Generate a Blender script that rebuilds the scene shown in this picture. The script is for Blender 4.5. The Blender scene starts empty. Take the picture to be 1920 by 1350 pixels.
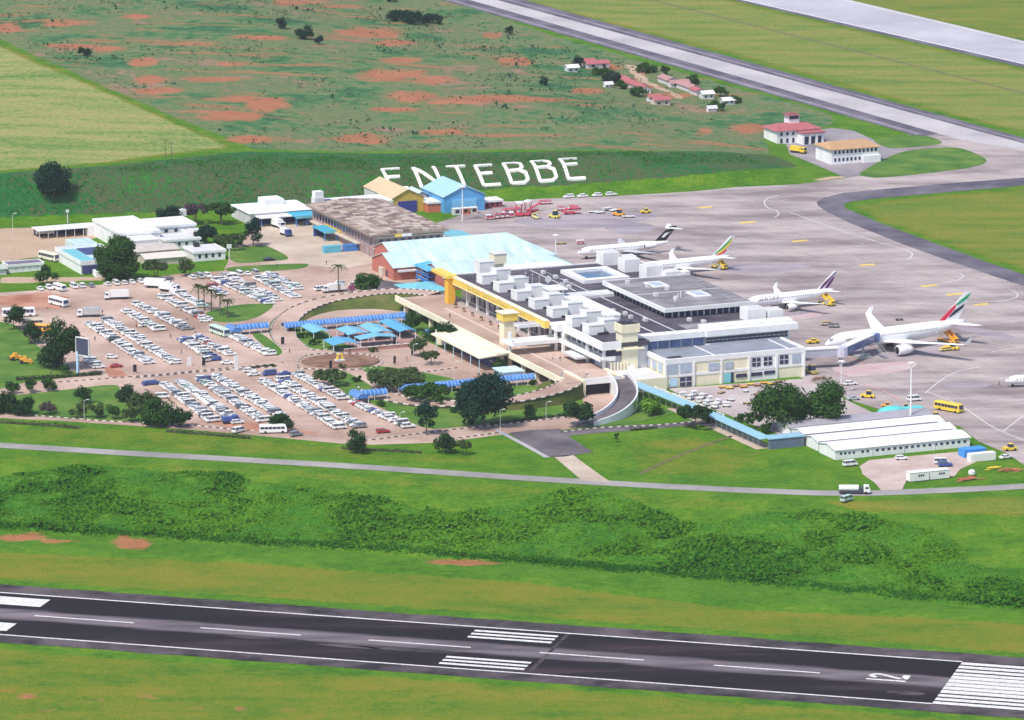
import bpy, bmesh, math, random
import numpy as np
from mathutils import Vector, Matrix
from mathutils.geometry import tessellate_polygon
rad = math.radians
SC = bpy.context.scene
COL = SC.collection
random.seed(7)
RNG = np.random.default_rng(11)

# ------------------------------------------------------------------ camera, sky, sun, exposure
CAM_H, CAM_PITCH, FPX = 386.4, rad(12.19), 9960.0          # height above the terminal level; focal length in 1920-px units
cd_ = bpy.data.cameras.new('camera'); cam = bpy.data.objects.new('camera', cd_); COL.objects.link(cam)
cam.location = (0, 0, CAM_H); cam.rotation_euler = (rad(90) - CAM_PITCH, 0, 0)
cd_.sensor_fit = 'HORIZONTAL'; cd_.sensor_width = 36.0; cd_.lens = 36.0 * FPX / 1920.0
cd_.clip_start = 5.0; cd_.clip_end = 60000.0
SC.camera = cam

SUN_EL, SUN_AZ = 56.0, 218.0                               # sun behind the camera's left shoulder (azimuth from +Y, clockwise)
wd = bpy.data.worlds.new('World'); SC.world = wd; wd.use_nodes = True
nt = wd.node_tree; nt.nodes.clear()
sk = nt.nodes.new('ShaderNodeTexSky'); sk.sky_type = 'NISHITA'; sk.sun_disc = False
sk.sun_elevation = rad(SUN_EL); sk.sun_rotation = rad(SUN_AZ); sk.altitude = 1100
sk.air_density = 1.0; sk.dust_density = 3.5; sk.ozone_density = 1.0
bg = nt.nodes.new('ShaderNodeBackground'); bg.inputs['Strength'].default_value = 0.12
wo = nt.nodes.new('ShaderNodeOutputWorld')
nt.links.new(sk.outputs[0], bg.inputs['Color']); nt.links.new(bg.outputs[0], wo.inputs['Surface'])
sl = bpy.data.lights.new('sun', 'SUN'); sl.energy = 2.8; sl.angle = rad(8.0); sl.color = (1.0, 0.93, 0.83)
so = bpy.data.objects.new('sun', sl); COL.objects.link(so)
sdir = Vector((math.sin(rad(SUN_AZ)) * math.cos(rad(SUN_EL)), math.cos(rad(SUN_AZ)) * math.cos(rad(SUN_EL)), math.sin(rad(SUN_EL))))
so.rotation_euler = sdir.to_track_quat('Z', 'Y').to_euler()
SC.view_settings.view_transform = 'Standard'; SC.view_settings.look = 'None'
SC.view_settings.exposure = 0.66; SC.view_settings.gamma = 1.0; SC.view_settings.use_curve_mapping = False

HAZE_D = 0.000036                                           # density of the air, set with the haze box at the end

# ------------------------------------------------------------------ frames: the airport grid and the terrain
_c, _s = math.cos(CAM_PITCH), math.sin(CAM_PITCH)
def flat(px, py, z=0.0):
    d = np.array([(px - 960) / FPX, _c - (py - 675) / FPX * _s, -_s - (py - 675) / FPX * _c])
    return d * ((z - CAM_H) / d[2]) + np.array([0, 0, CAM_H])
GA = rad(22.8)                                             # the airport's grid is turned 22.8 degrees
VV = np.array([math.cos(GA), math.sin(GA)]); UU = np.array([math.sin(GA), -math.cos(GA)])
OO = np.array([51.868, 1745.334])
def W(u, v, z=0.0):
    p = OO + UU * u + VV * v
    return Vector((p[0], p[1], z))
def to_uv(p):
    d = np.array([p[0], p[1]]) - OO
    return float(d @ UU), float(d @ VV)

def line(pts, z):
    q = sorted([tuple(flat(x, y, z)[:2]) for x, y in pts]); return np.array([a for a, b in q]), np.array([b for a, b in q])
def lin(xs, T):
    xs = np.clip(xs, -420, 420)
    X, Y = T
    r = np.interp(xs, X, Y)
    r = np.where(xs < X[0], Y[0] + (xs - X[0]) * (Y[1] - Y[0]) / (X[1] - X[0]), r)
    return np.where(xs > X[-1], Y[-1] + (xs - X[-1]) * (Y[-1] - Y[-2]) / (X[-1] - X[-2]), r)
ZR = -7.0
T_EDGE = line([(0, 846), (450, 874), (960, 908), (1460, 936), (1920, 930)], 0)      # plateau edge below the perimeter road
T_DITCH = line([(0, 990), (500, 1018), (1000, 1052), (1300, 1080), (1920, 1138)], ZR)
T_HILL = line([(0, 418), (300, 405), (600, 388), (900, 372), (1300, 354), (1560, 338)], 0)
HX = np.array([flat(x, 350)[0] for x in (0, 460, 700, 1150, 1420, 1500)]); HR = np.array([15.0, 12.0, 9.5, 8.5, 5.0, 0.0])
_t0, _t1 = flat(830, 0)[:2], flat(1704, 251)[:2]
_td = (_t1 - _t0) / np.linalg.norm(_t1 - _t0); _tn = np.array([_td[1], -_td[0]])    # normal towards the near-left side
if _tn @ (np.array([0, 2000]) - _t0) < 0: _tn = -_tn
def sst(t):
    t = np.clip(t, 0, 1); return t * t * (3 - 2 * t)
def HT(x, y):
    x = np.asarray(x, float); y = np.asarray(y, float)
    ye, yd = lin(x, T_EDGE), lin(x, T_DITCH)
    z = ZR * sst((ye - y) / (ye - yd))
    z = z - 1.1 * np.exp(-((y - yd + 2.0) / 2.6) ** 2)
    d = y - lin(x, T_HILL)
    tx = (x - _t0[0]) * _tn[0] + (y - _t0[1]) * _tn[1]
    hill = np.interp(x, HX, HR) * sst(d / 26.0) * sst((tx - 12) / 150.0)
    return z + hill
_YS = np.arange(1150.0, 2950.0, 1.0)
def G(px, py):
    """where the line of sight through a photograph point meets the ground"""
    d = np.array([(px - 960) / FPX, _c - (py - 675) / FPX * _s, -_s - (py - 675) / FPX * _c])
    t = _YS / d[1]; zz = CAM_H + d[2] * t
    below = zz < HT(d[0] * t, _YS)
    i = int(np.argmax(below)) if below.any() else len(_YS) - 1
    if i > 0:
        za, zb = zz[i - 1] - HT(d[0] * t[i - 1], _YS[i - 1]), zz[i] - HT(d[0] * t[i], _YS[i])
        k = za / (za - zb) if za != zb else 0
        tt = t[i - 1] + (t[i] - t[i - 1]) * k
    else: tt = t[i]
    x, y = d[0] * tt, d[1] * tt
    return Vector((x, y, float(HT(x, y))))

# ------------------------------------------------------------------ materials
MATS = {}
def nodes(name):
    m = bpy.data.materials.new(name); m.use_nodes = True
    n = m.node_tree; b = n.nodes['Principled BSDF']; return m, n, b
def mat(name, col, rough=0.7, metal=0.0, var=0.12, scale=0.6, bump=0.0, spec=0.5, streak=None, col2=None, detail=4):
    """a plain surface with procedural weathering: noise between darker and lighter (or a second colour)"""
    if name in MATS: return MATS[name]
    m, n, b = nodes(name)
    b.inputs['Roughness'].default_value = rough; b.inputs['Metallic'].default_value = metal
    b.inputs['Specular IOR Level'].default_value = spec
    if var > 0:
        tc = n.nodes.new('ShaderNodeTexCoord'); mp = n.nodes.new('ShaderNodeMapping')
        n.links.new(tc.outputs['Object'], mp.inputs['Vector'])
        if streak: mp.inputs['Scale'].default_value = streak
        ns = n.nodes.new('ShaderNodeTexNoise'); ns.inputs['Scale'].default_value = scale; ns.inputs['Detail'].default_value = detail
        ns.inputs['Roughness'].default_value = 0.65
        n.links.new(mp.outputs[0], ns.inputs['Vector'])
        rp = n.nodes.new('ShaderNodeValToRGB')
        c2 = col2 or tuple(min(1, c * (1 + var * 0.6)) for c in col)
        rp.color_ramp.elements[0].position = 0.3; rp.color_ramp.elements[1].position = 0.7
        rp.color_ramp.elements[0].color = (*[c * (1 - var) for c in col], 1); rp.color_ramp.elements[1].color = (*c2, 1)
        n.links.new(ns.outputs[0], rp.inputs[0]); n.links.new(rp.outputs[0], b.inputs['Base Color'])
        if bump:
            bp = n.nodes.new('ShaderNodeBump'); bp.inputs['Strength'].default_value = bump; bp.inputs['Distance'].default_value = 0.2
            n.links.new(ns.outputs[0], bp.inputs['Height']); n.links.new(bp.outputs[0], b.inputs['Normal'])
    else:
        b.inputs['Base Color'].default_value = (*col, 1)
    MATS[name] = m; return m

# ------------------------------------------------------------------ mesh building
class MB:
    """collects faces; build() links them as one mesh object"""
    def __init__(s): s.v = []; s.f = []; s.m = []
    def poly(s, pts, mi=0):
        i = len(s.v); s.v += [tuple(p) for p in pts]; s.f.append(tuple(range(i, i + len(pts)))); s.m.append(mi); return s
    def mesh(s, vs, fs, mi=0):
        i = len(s.v); s.v += [tuple(p) for p in vs]; s.f += [tuple(a + i for a in f) for f in fs]; s.m += [mi] * len(fs); return s
    def box(s, x0, x1, y0, y1, z0, z1, mi=0, R=None):
        vs = [(x, y, z) for z in (z0, z1) for y in (y0, y1) for x in (x0, x1)]
        if R is not None: vs = [R @ Vector(p) for p in vs]
        return s.mesh(vs, [(0, 2, 3, 1), (4, 5, 7, 6), (0, 1, 5, 4), (2, 6, 7, 3), (0, 4, 6, 2), (1, 3, 7, 5)], mi)
    def prism(s, pts, z0, z1, mi=0, ms=None):
        n = len(pts); a = sum(pts[i][0] * pts[(i + 1) % n][1] - pts[(i + 1) % n][0] * pts[i][1] for i in range(n))
        if a < 0: pts = pts[::-1]
        vs = [(p[0], p[1], z0) for p in pts] + [(p[0], p[1], z1) for p in pts]
        fs = [(i, (i + 1) % n, n + (i + 1) % n, n + i) for i in range(n)]
        s.mesh(vs, fs, mi if ms is None else ms)
        s.mesh([(p[0], p[1], z1) for p in pts], [tuple(range(n))], mi)
        s.mesh([(p[0], p[1], z0) for p in pts], [tuple(range(n))[::-1]], mi); return s
    def tube(s, a, b, r0, r1=None, n=6, mi=0, cap=True):
        a, b = Vector(a), Vector(b); r1 = r0 if r1 is None else r1
        q = (b - a).to_track_quat('Z', 'Y'); vs = []
        for p, r in ((a, r0), (b, r1)):
            for k in range(n):
                t = 2 * math.pi * k / n; vs.append(p + q @ Vector((r * math.cos(t), r * math.sin(t), 0)))
        fs = [(k, (k + 1) % n, n + (k + 1) % n, n + k) for k in range(n)]
        if cap: fs += [tuple(range(n))[::-1], tuple(range(n, 2 * n))]
        return s.mesh(vs, fs, mi)
    def loft(s, rings, mi=0, cap=True):
        n = len(rings[0]); vs = [p for r in rings for p in r]; fs = []
        for i in range(len(rings) - 1):
            for k in range(n):
                fs.append((i * n + k, i * n + (k + 1) % n, (i + 1) * n + (k + 1) % n, (i + 1) * n + k))
        if cap: fs += [tuple(range(n))[::-1], tuple(range((len(rings) - 1) * n, len(rings) * n))]
        return s.mesh(vs, fs, mi)
    def data(s, name, mats, smooth=False):
        me = bpy.data.meshes.new(name); me.from_pydata(s.v, [], s.f)
        for m in (mats if isinstance(mats, (list, tuple)) else [mats]): me.materials.append(m)
        me.polygons.foreach_set('material_index', s.m)
        if smooth: me.polygons.foreach_set('use_smooth', [True] * len(s.f))
        me.update(); return me
    def build(s, name, mats, parent=None, smooth=False):
        return link(name, s.data(name, mats, smooth), parent)
def link(name, me, parent=None, loc=None, rz=None):
    o = bpy.data.objects.new(name, me); COL.objects.link(o); o.parent = parent
    if loc is not None: o.location = loc
    if rz is not None: o.rotation_euler = (0, 0, rz)
    return o
def tag(o, label=None, cat=None, group=None, kind=None):
    if label: o['label'] = label
    if cat: o['category'] = cat
    if group: o['group'] = group
    if kind: o['kind'] = kind
    return o
def thing(name, label, cat, loc=(0, 0, 0), rz=0.0, group=None):
    o = link(name, None, None, loc, rz); o.empty_display_size = 0.5
    return tag(o, label, cat, group)
def structure(o): o['kind'] = 'structure'; return o
def dup(root, loc, rz, label=None, group=None):
    r = root.copy(); COL.objects.link(r); r.location = loc; r.rotation_euler = (0, 0, rz)
    if label: r['label'] = label
    if group: r['group'] = group
    for ch in root.children:
        c = ch.copy(); COL.objects.link(c); c.parent = r
        for g in ch.children:
            d = g.copy(); COL.objects.link(d); d.parent = c
    return r
def sheet(name, pts, z, m, parent=None, px=True):
    """a flat paved or planted area laid on the level ground; pts are photograph points on the ground or world points"""
    P = [flat(x, y, 0)[:2] if px else (x, y) for x, y in [p[:2] for p in pts]]
    tri = tessellate_polygon([[Vector((p[0], p[1], 0)) for p in P]])
    b = MB(); vs = [(p[0], p[1], z) for p in P]; fs = []
    for t in tri:
        a, bb, c = [P[i] for i in t]
        if (bb[0] - a[0]) * (c[1] - a[1]) - (bb[1] - a[1]) * (c[0] - a[0]) < 0: t = t[::-1]
        fs.append(tuple(t))
    b.mesh(vs, fs); return b.build(name, m, parent)
def smooth_path(pts, n=6, closed=False):
    """Catmull-Rom through points"""
    P = [np.array(p, float) for p in pts]; out = []; N = len(P)
    for i in range(N if closed else N - 1):
        p0 = P[(i - 1) % N] if (closed or i > 0) else 2 * P[0] - P[1]; p1 = P[i]; p2 = P[(i + 1) % N]
        p3 = P[(i + 2) % N] if (closed or i + 2 < N) else 2 * P[-1] - P[-2]
        for k in range(n):
            t = k / n
            out.append(0.5 * (2 * p1 + (p2 - p0) * t + (2 * p0 - 5 * p1 + 4 * p2 - p3) * t * t + (3 * p1 - p0 - 3 * p2 + p3) * t ** 3))
    if not closed: out.append(P[-1])
    return out
def offset(path, d, closed=False):
    out = []; N = len(path)
    for i, p in enumerate(path):
        a = path[(i - 1) % N] if (closed or i > 0) else p; b = path[(i + 1) % N] if (closed or i < N - 1) else p
        t = (b - a)[:2]; t = t / (np.linalg.norm(t) + 1e-9); q = np.array(p, float); q[:2] = q[:2] + np.array([-t[1], t[0]]) * d; out.append(q)
    return out
def ribbon(b, path, d0, d1, dz=0.0, mi=0, drape=False):
    L, R = offset(path, d0), offset(path, d1); vs = []
    for a, c in zip(L, R):
        for q in (a, c):
            z = (float(HT(q[0], q[1])) if drape else (q[2] if len(q) > 2 else 0.0)) + dz
            vs.append((q[0], q[1], z))
    fs = [(2 * i + 1, 2 * i + 3, 2 * i + 2, 2 * i) for i in range(len(path) - 1)]
    if d0 < d1: fs = [f[::-1] for f in fs]
    b.mesh(vs, fs, mi)
def inpoly(x, y, poly):
    x = np.asarray(x); y = np.asarray(y); r = np.zeros(x.shape, bool); n = len(poly)
    for i in range(n):
        x0, y0 = poly[i][:2]; x1, y1 = poly[(i + 1) % n][:2]
        cnd = (y0 > y) != (y1 > y)
        with np.errstate(divide='ignore', invalid='ignore'):
            r ^= cnd & (x < (x1 - x0) * (y - y0) / (y1 - y0 + 1e-12) + x0)
    return r
# ------------------------------------------------------------------ the ground
def to_px(x, y, z):
    dep = y * _c - (z - CAM_H) * _s; up = y * _s + (z - CAM_H) * _c
    dep = np.where(dep < 1, 1, dep)
    return 960 + FPX * x / dep, 675 - FPX * up / dep
def axis(lo, hi, step, far_lo, far_hi, more=()):
    a = [lo]; 
    for b, st in list(more) + [(hi, step)]:
        n = max(1, int(round((b - a[-1]) / st))); s0 = a[-1]; a += [s0 + (b - s0) * (k + 1) / n for k in range(n)]
    def out(x, lim, sg):
        r, d = [], 8.0
        while (x - lim) * sg < 0: x += sg * d; r.append(x); d *= 1.6
        return r
    return np.array(out(lo, far_lo, -1)[::-1] + a + out(a[-1], far_hi, 1))
XS = axis(-300, 300, 2.1, -9000, 9000)
YS = axis(1240, 2800, 5.0, -6000, 26000, more=[(1660, 1.7), (2320, 2.4)])
XX, YY = np.meshgrid(XS, YS); ZZ = HT(XX, YY)
PXX, PYY = to_px(XX, YY, ZZ)
infine = (np.abs(XX) < 310) & (YY > 1230) & (YY < 2810)

def blur(w, n):
    for _ in range(n):
        w = (np.roll(w, 1, 0) + np.roll(w, -1, 0) + np.roll(w, 1, 1) + np.roll(w, -1, 1) + w * 2) / 6
    return w
def zone(polys, n=2):
    w = np.zeros(XX.shape)
    for val, p in polys:
        w = np.maximum(w, val * (inpoly(PXX, PYY, p) & infine))
    return blur(w, n)
DRY = [(.75, [(-400, 1025), (0, 1036), (400, 1052), (700, 1072), (950, 1088), (1150, 1112), (1400, 1142), (1920, 1168), (2300, 1180), (2300, 1270), (1920, 1226), (960, 1153), (0, 1086), (-400, 1060)]),
       (.66, [(-400, 1192), (0, 1217), (960, 1284), (1500, 1324), (1920, 1358), (2300, 1392), (2300, 1500), (-400, 1500)]),
       (.95, [(-300, -30), (0, 82), (190, 165), (330, 228), (440, 276), (300, 292), (200, 306), (0, 322), (-300, 345)]),
       (.80, [(1598, 388), (1660, 376), (1920, 352), (2300, 335), (2300, 640), (1920, 508), (1750, 450), (1650, 414)]),
       (.84, [(960, 0), (1360, 100), (1700, 195), (1920, 250), (2300, 320), (2300, 180), (1920, 128), (1500, 30), (1375, 0), (1300, -40), (900, -60)]),
       (.8, [(1560, 0), (1920, 76), (2300, 150), (2300, -90), (1500, -90)]),
       (.8, [(1540, 940), (1700, 936), (1920, 930), (2300, 925), (2300, 1010), (1920, 968), (1700, 962), (1600, 958)]),
       (.45, [(0, 848), (960, 910), (1400, 940), (1400, 960), (960, 940), (700, 910), (450, 890), (0, 870)]),
       (.5, [(0, 800), (200, 803), (420, 812), (640, 838), (900, 852), (900, 872), (600, 858), (200, 838), (0, 826)]),
       (.55, [(1160, 830), (1300, 815), (1440, 850), (1380, 890), (1200, 890)])]
SCRUB = [(1, [(-300, 900), (0, 895), (60, 885), (190, 872), (300, 885), (420, 890), (480, 905), (600, 915), (640, 930), (740, 945), (800, 962), (900, 958), (960, 945), (1030, 925), (1120, 918),
              (1180, 940), (1270, 980), (1330, 985), (1400, 965), (1500, 962), (1620, 968), (1760, 1000), (1815, 1035), (1810, 1060), (1920, 1072), (2300, 1085), (2300, 1180), (1920, 1140), (1300, 1081), (1000, 1053), (700, 1031), (500, 1020), (0, 992), (-300, 970)]),
         (.45, [(-300, 985), (0, 995), (500, 1024), (1000, 1056), (1300, 1084), (1920, 1142), (1920, 1165), (1400, 1138), (1150, 1108), (950, 1085), (700, 1070), (400, 1050), (0, 1034), (-300, 1020)]),
         (.5, [(1120, 915), (1160, 915), (1290, 985), (1260, 985)])]
HEATH = [(1, [(-300, -120), (840, -120), (860, 5), (1020, 62), (1360, 160), (1560, 214), (1560, 235), (1430, 262), (1450, 290), (1320, 284), (1000, 280), (640, 284), (480, 280), (330, 220), (180, 155), (0, 72), (-300, -40)])]
DARK = [(1, [(-300, 345), (0, 325), (210, 310), (460, 284), (700, 288), (1000, 284), (1350, 284), (1450, 292), (1500, 312), (1440, 316), (1100, 345), (960, 352), (700, 372), (470, 392), (0, 408), (-300, 420)])]
EL = [(273, 116, 30, 8), (278, 150, 34, 8), (296, 170, 46, 8), (200, 90, 38, 6), (405, 148, 65, 5), (455, 184, 34, 6), (500, 197, 42, 14), (430, 218, 62, 10), (672, 259, 56, 9), (700, 265, 26, 7),
      (770, 180, 48, 12), (735, 140, 70, 11), (690, 62, 70, 10), (740, 80, 36, 7), (490, 70, 62, 5), (17, 53, 27, 9), (252, 32, 28, 6), (745, 205, 45, 6), (755, 112, 40, 5), (465, 262, 42, 8), (350, 82, 60, 4), (140, 86, 55, 4), (440, 120, 40, 4),
      (965, 115, 38, 8), (930, 186, 112, 7), (860, 192, 60, 5), (1100, 170, 30, 5), (925, 66, 20, 5), (815, 150, 44, 9), (1320, 248, 18, 6), (1410, 240, 44, 11), (560, 5, 60, 4), (640, 12, 40, 3), (120, 45, 45, 4), (820, 245, 50, 5),
      (40, 1008, 52, 6), (110, 1015, 40, 3), (248, 1020, 34, 9), (235, 1010, 12, 6), (868, 1055, 58, 6), (728, 1078, 5, 3), (900, 1058, 40, 4),
      (265, 1308, 25, 8), (370, 1328, 25, 7), (50, 1305, 25, 6), (450, 1330, 14, 5), (85, 1333, 22, 5), (10, 1295, 20, 3), (180, 1312, 12, 4), (540, 1330, 14, 4),
      (1130, 125, 40, 6), (1200, 160, 40, 7), (1260, 178, 45, 5), (1200, 140, 12, 16), (20, 470, 60, 14), (60, 462, 30, 8)]
soil = np.zeros(XX.shape)
for cx, cy, rx, ry in EL:
    r = np.hypot((PXX - cx) / rx, (PYY - cy) / ry); soil = np.maximum(soil, (np.clip(1.5 - r, 0, 1) if cy < 1280 else np.clip(1.1 - r * .8, 0, .62)) * infine)
TANS = [(.8, [(0, 520), (130, 518), (200, 520), (200, 526), (0, 532)]), (.7, [(1640, 262), (1690, 262), (1680, 268), (1640, 268)]), (.8, [(1160, 116), (1200, 125), (1215, 150), (1280, 180), (1290, 190), (1260, 180), (1195, 150)]),
        (.6, [(1520, 335), (1590, 327), (1600, 333), (1530, 341)]), (.7, [(-60, 430), (80, 425), (200, 440), (90, 480), (-60, 500)])]
wD, wS, wH, wK, wT = zone(DRY), zone(SCRUB), zone(HEATH, 3), zone(DARK, 2), zone(TANS, 1)
# a coarse-grained roughness to the overgrown slope
def vnoise(x, y, s, seed):
    r = np.random.default_rng(seed); T = r.random((128, 128)); a = x / s; b = y / s
    i = np.floor(a).astype(int); j = np.floor(b).astype(int); fx = a - i; fy = b - j; fx = fx * fx * (3 - 2 * fx); fy = fy * fy * (3 - 2 * fy)
    g = lambda p, q: T[p % 128, q % 128]
    return (g(i, j) * (1 - fx) + g(i + 1, j) * fx) * (1 - fy) + (g(i, j + 1) * (1 - fx) + g(i + 1, j + 1) * fx) * fy
lush = np.clip((PYY - 870) / 60, 0, 1) * wS
bumps = vnoise(XX, YY, 9, 1) * 0.9 + vnoise(XX, YY, 4, 2) * 0.6
ZZ = ZZ + lush * (bumps - 0.5) * 2.0 + wH * (vnoise(XX, YY, 22, 4) - 0.5) * 0.8 + wK * (vnoise(XX, YY, 9, 5) - 0.5) * 0.5
NX, NY = len(XS), len(YS)
me = bpy.data.meshes.new('ground')
co = np.stack([XX, YY, ZZ], -1).reshape(-1, 3).astype(np.float32)
idx = np.arange(NX * NY).reshape(NY, NX)
q = np.stack([idx[:-1, :-1], idx[:-1, 1:], idx[1:, 1:], idx[1:, :-1]], -1).reshape(-1, 4)
me.vertices.add(len(co)); me.vertices.foreach_set('co', co.ravel())
me.loops.add(q.size); me.loops.foreach_set('vertex_index', q.ravel().astype(np.int32))
me.polygons.add(len(q)); me.polygons.foreach_set('loop_start', np.arange(0, q.size, 4, dtype=np.int32)); me.polygons.foreach_set('loop_total', np.full(len(q), 4, np.int32))
me.polygons.foreach_set('use_smooth', np.ones(len(q), bool)); me.update(calc_edges=True)
for nm, ch in (('zone_a', (wD, wS, wH)), ('zone_b', (soil, wK, wT))):
    at = me.color_attributes.new(nm, 'FLOAT_COLOR', 'POINT')
    a = np.ones((NX * NY, 4), np.float32)
    for k in range(3): a[:, k] = ch[k].ravel()
    at.data.foreach_set('color', a.ravel())

def ground_material():
    m, n, b = nodes('ground_cover_soil_and_grass'); L = n.links.new
    b.inputs['Roughness'].default_value = 0.95; b.inputs['Specular IOR Level'].default_value = 0.15
    tc = n.nodes.new('ShaderNodeTexCoord')
    def noise(scale, detail=5, stretch=None, rough=0.6, loc=0):
        v = tc.outputs['Object']
        mp = n.nodes.new('ShaderNodeMapping'); mp.inputs['Location'].default_value = (loc, loc * 1.7, 0)
        if stretch: mp.inputs['Scale'].default_value = stretch
        L(v, mp.inputs['Vector']); t = n.nodes.new('ShaderNodeTexNoise'); t.inputs['Scale'].default_value = scale; t.inputs['Detail'].default_value = detail; t.inputs['Roughness'].default_value = rough
        L(mp.outputs[0], t.inputs['Vector']); return t.outputs[0]
    def math_(op, a, c, clamp=False):
        t = n.nodes.new('ShaderNodeMath'); t.operation = op; t.use_clamp = clamp
        for i, x in enumerate((a, c)):
            if isinstance(x, (int, float)): t.inputs[i].default_value = x
            else: L(x, t.inputs[i])
        return t.outputs[0]
    def ramp(x, cols):
        r = n.nodes.new('ShaderNodeValToRGB'); e = r.color_ramp.elements
        while len(e) < len(cols): e.new(0.5)
        for k, (p, cc) in enumerate(cols): e[k].position = p; e[k].color = (*cc, 1)
        L(x, r.inputs[0]); return r.outputs[0]
    def mix(f, a, c):
        t = n.nodes.new('ShaderNodeMix'); t.data_type = 'RGBA'; L(f, t.inputs[0]); L(a, t.inputs[6]); L(c, t.inputs[7]); return t.outputs[2]
    big, mid, fine, tiny = noise(0.018, 6), noise(0.075, 6, loc=31), noise(0.5, 6, loc=7), noise(1.7, 3, loc=3)
    strk = noise(0.05, 5, stretch=(0.35, 1.6, 1), loc=55)
    za = n.nodes.new('ShaderNodeVertexColor'); za.layer_name = 'zone_a'; zb = n.nodes.new('ShaderNodeVertexColor'); zb.layer_name = 'zone_b'
    sa = n.nodes.new('ShaderNodeSeparateColor'); sb = n.nodes.new('ShaderNodeSeparateColor'); L(za.outputs[0], sa.inputs[0]); L(zb.outputs[0], sb.inputs[0])
    jag = math_('ADD', math_('MULTIPLY', mid, 0.6), math_('MULTIPLY', fine, 0.4))
    def edge(w, lo=0.38, hi=0.62, k=0.9):
        v = math_('ADD', w, math_('MULTIPLY', math_('SUBTRACT', jag, 0.5), k))
        r = n.nodes.new('ShaderNodeMapRange'); r.interpolation_type = 'SMOOTHSTEP'; r.inputs[1].default_value = lo; r.inputs[2].default_value = hi; L(v, r.inputs[0]); return r.outputs[0]
    m1 = math_('ADD', math_('MULTIPLY', mid, 0.55), math_('MULTIPLY', fine, 0.45))
    m2 = math_('ADD', math_('MULTIPLY', big, 0.5), math_('MULTIPLY', fine, 0.5))
    lawn = ramp(m1, [(.36, (.032, .115, .004)), (.5, (.068, .175, .006)), (.64, (.135, .215, .014))])
    dry = ramp(math_('ADD', math_('MULTIPLY', strk, 0.5), math_('ADD', math_('MULTIPLY', fine, 0.25), math_('MULTIPLY', mid, .25))), [(.36, (.045, .13, .006)), (.45, (.105, .165, .010)), (.53, (.15, .175, .012)), (.60, (.185, .178, .018)), (.68, (.11, .165, .010))])
    pale = ramp(math_('ADD', math_('MULTIPLY', strk, 0.5), math_('MULTIPLY', fine, 0.5)), [(.38, (.08, .185, .035)), (.45, (.16, .235, .06)), (.52, (.25, .27, .085)), (.58, (.32, .285, .11)), (.64, (.19, .24, .065))])
    pm = n.nodes.new('ShaderNodeMapRange'); pm.inputs[1].default_value = .78; pm.inputs[2].default_value = .92; L(sa.outputs[0], pm.inputs[0]); dry = mix(pm.outputs[0], dry, pale)
    scrub = ramp(m1, [(.34, (.018, .095, .006)), (.5, (.042, .15, .008)), (.66, (.10, .21, .014))])
    pat = math_('ADD', math_('MULTIPLY', noise(0.026, 7, stretch=(.8, 1, 1), rough=.62, loc=77), 0.62), math_('MULTIPLY', noise(0.16, 5, loc=21), 0.38))
    heath = ramp(pat, [(.37, (.024, .095, .042)), (.435, (.045, .14, .05)), (.475, (.085, .165, .058)), (.51, (.17, .175, .085)), (.545, (.075, .15, .05)), (.585, (.20, .165, .095)), (.63, (.27, .17, .12))])
    dark = ramp(m2, [(.40, (.012, .10, .022)), (.47, (.020, .115, .026)), (.505, (.06, .092, .038)), (.535, (.095, .085, .045)), (.565, (.022, .105, .026)), (.63, (.04, .15, .022))])
    earth = ramp(m1, [(.3, (.27, .09, .048)), (.55, (.40, .14, .075)), (.75, (.45, .21, .125))])
    tan = ramp(m1, [(.3, (.38, .27, .19)), (.7, (.5, .38, .28))])
    col = lawn
    col = mix(edge(sa.outputs[0], .28, .75, 1.0), col, dry); col = mix(edge(sa.outputs[1]), col, scrub); col = mix(edge(sa.outputs[2]), col, heath)
    col = mix(edge(sb.outputs[1], .4, .6, .7), col, dark)
    rs = n.nodes.new('ShaderNodeMapRange'); rs.interpolation_type = 'SMOOTHSTEP'; rs.inputs[1].default_value = .585; rs.inputs[2].default_value = .63; L(strk, rs.inputs[0])
    col = mix(math_('MULTIPLY', math_('MULTIPLY', rs.outputs[0], sa.outputs[2]), 0.6), col, earth)       # bare earth breaking through the heath
    wob = math_('ADD', math_('MULTIPLY', noise(0.11, 6, stretch=(1, .5, 1), loc=12), 0.7), math_('MULTIPLY', fine, 0.3))
    sv = math_('ADD', sb.outputs[0], math_('MULTIPLY', math_('SUBTRACT', wob, 0.5), 2.6))
    rr_ = n.nodes.new('ShaderNodeMapRange'); rr_.interpolation_type = 'SMOOTHSTEP'; rr_.inputs[1].default_value = .26; rr_.inputs[2].default_value = .88; L(sv, rr_.inputs[0])
    gate = n.nodes.new('ShaderNodeMapRange'); gate.inputs[1].default_value = .02; gate.inputs[2].default_value = .12; L(sb.outputs[0], gate.inputs[0])
    col = mix(math_('MULTIPLY', math_('MULTIPLY', rr_.outputs[0], gate.outputs[0]), math_('ADD', math_('MULTIPLY', tiny, .5), .58), ), col, earth); col = mix(edge(sb.outputs[2]), col, tan)
    g = math_('ADD', math_('MULTIPLY', tiny, 1.3), 0.35)
    gm = n.nodes.new('ShaderNodeMix'); gm.data_type = 'RGBA'; gm.blend_type = 'MULTIPLY'; gm.inputs[0].default_value = 1.0
    L(col, gm.inputs[6]); cc = n.nodes.new('ShaderNodeCombineColor'); [L(g, cc.inputs[i]) for i in range(3)]; L(cc.outputs[0], gm.inputs[7])
    L(gm.outputs[2], b.inputs['Base Color'])
    bp = n.nodes.new('ShaderNodeBump'); bp.inputs['Strength'].default_value = 0.6; bp.inputs['Distance'].default_value = 0.5
    L(math_('ADD', fine, math_('MULTIPLY', tiny, 0.5)), bp.inputs['Height']); L(bp.outputs[0], b.inputs['Normal'])
    return m
M_GROUND = ground_material(); me.materials.append(M_GROUND)
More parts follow.
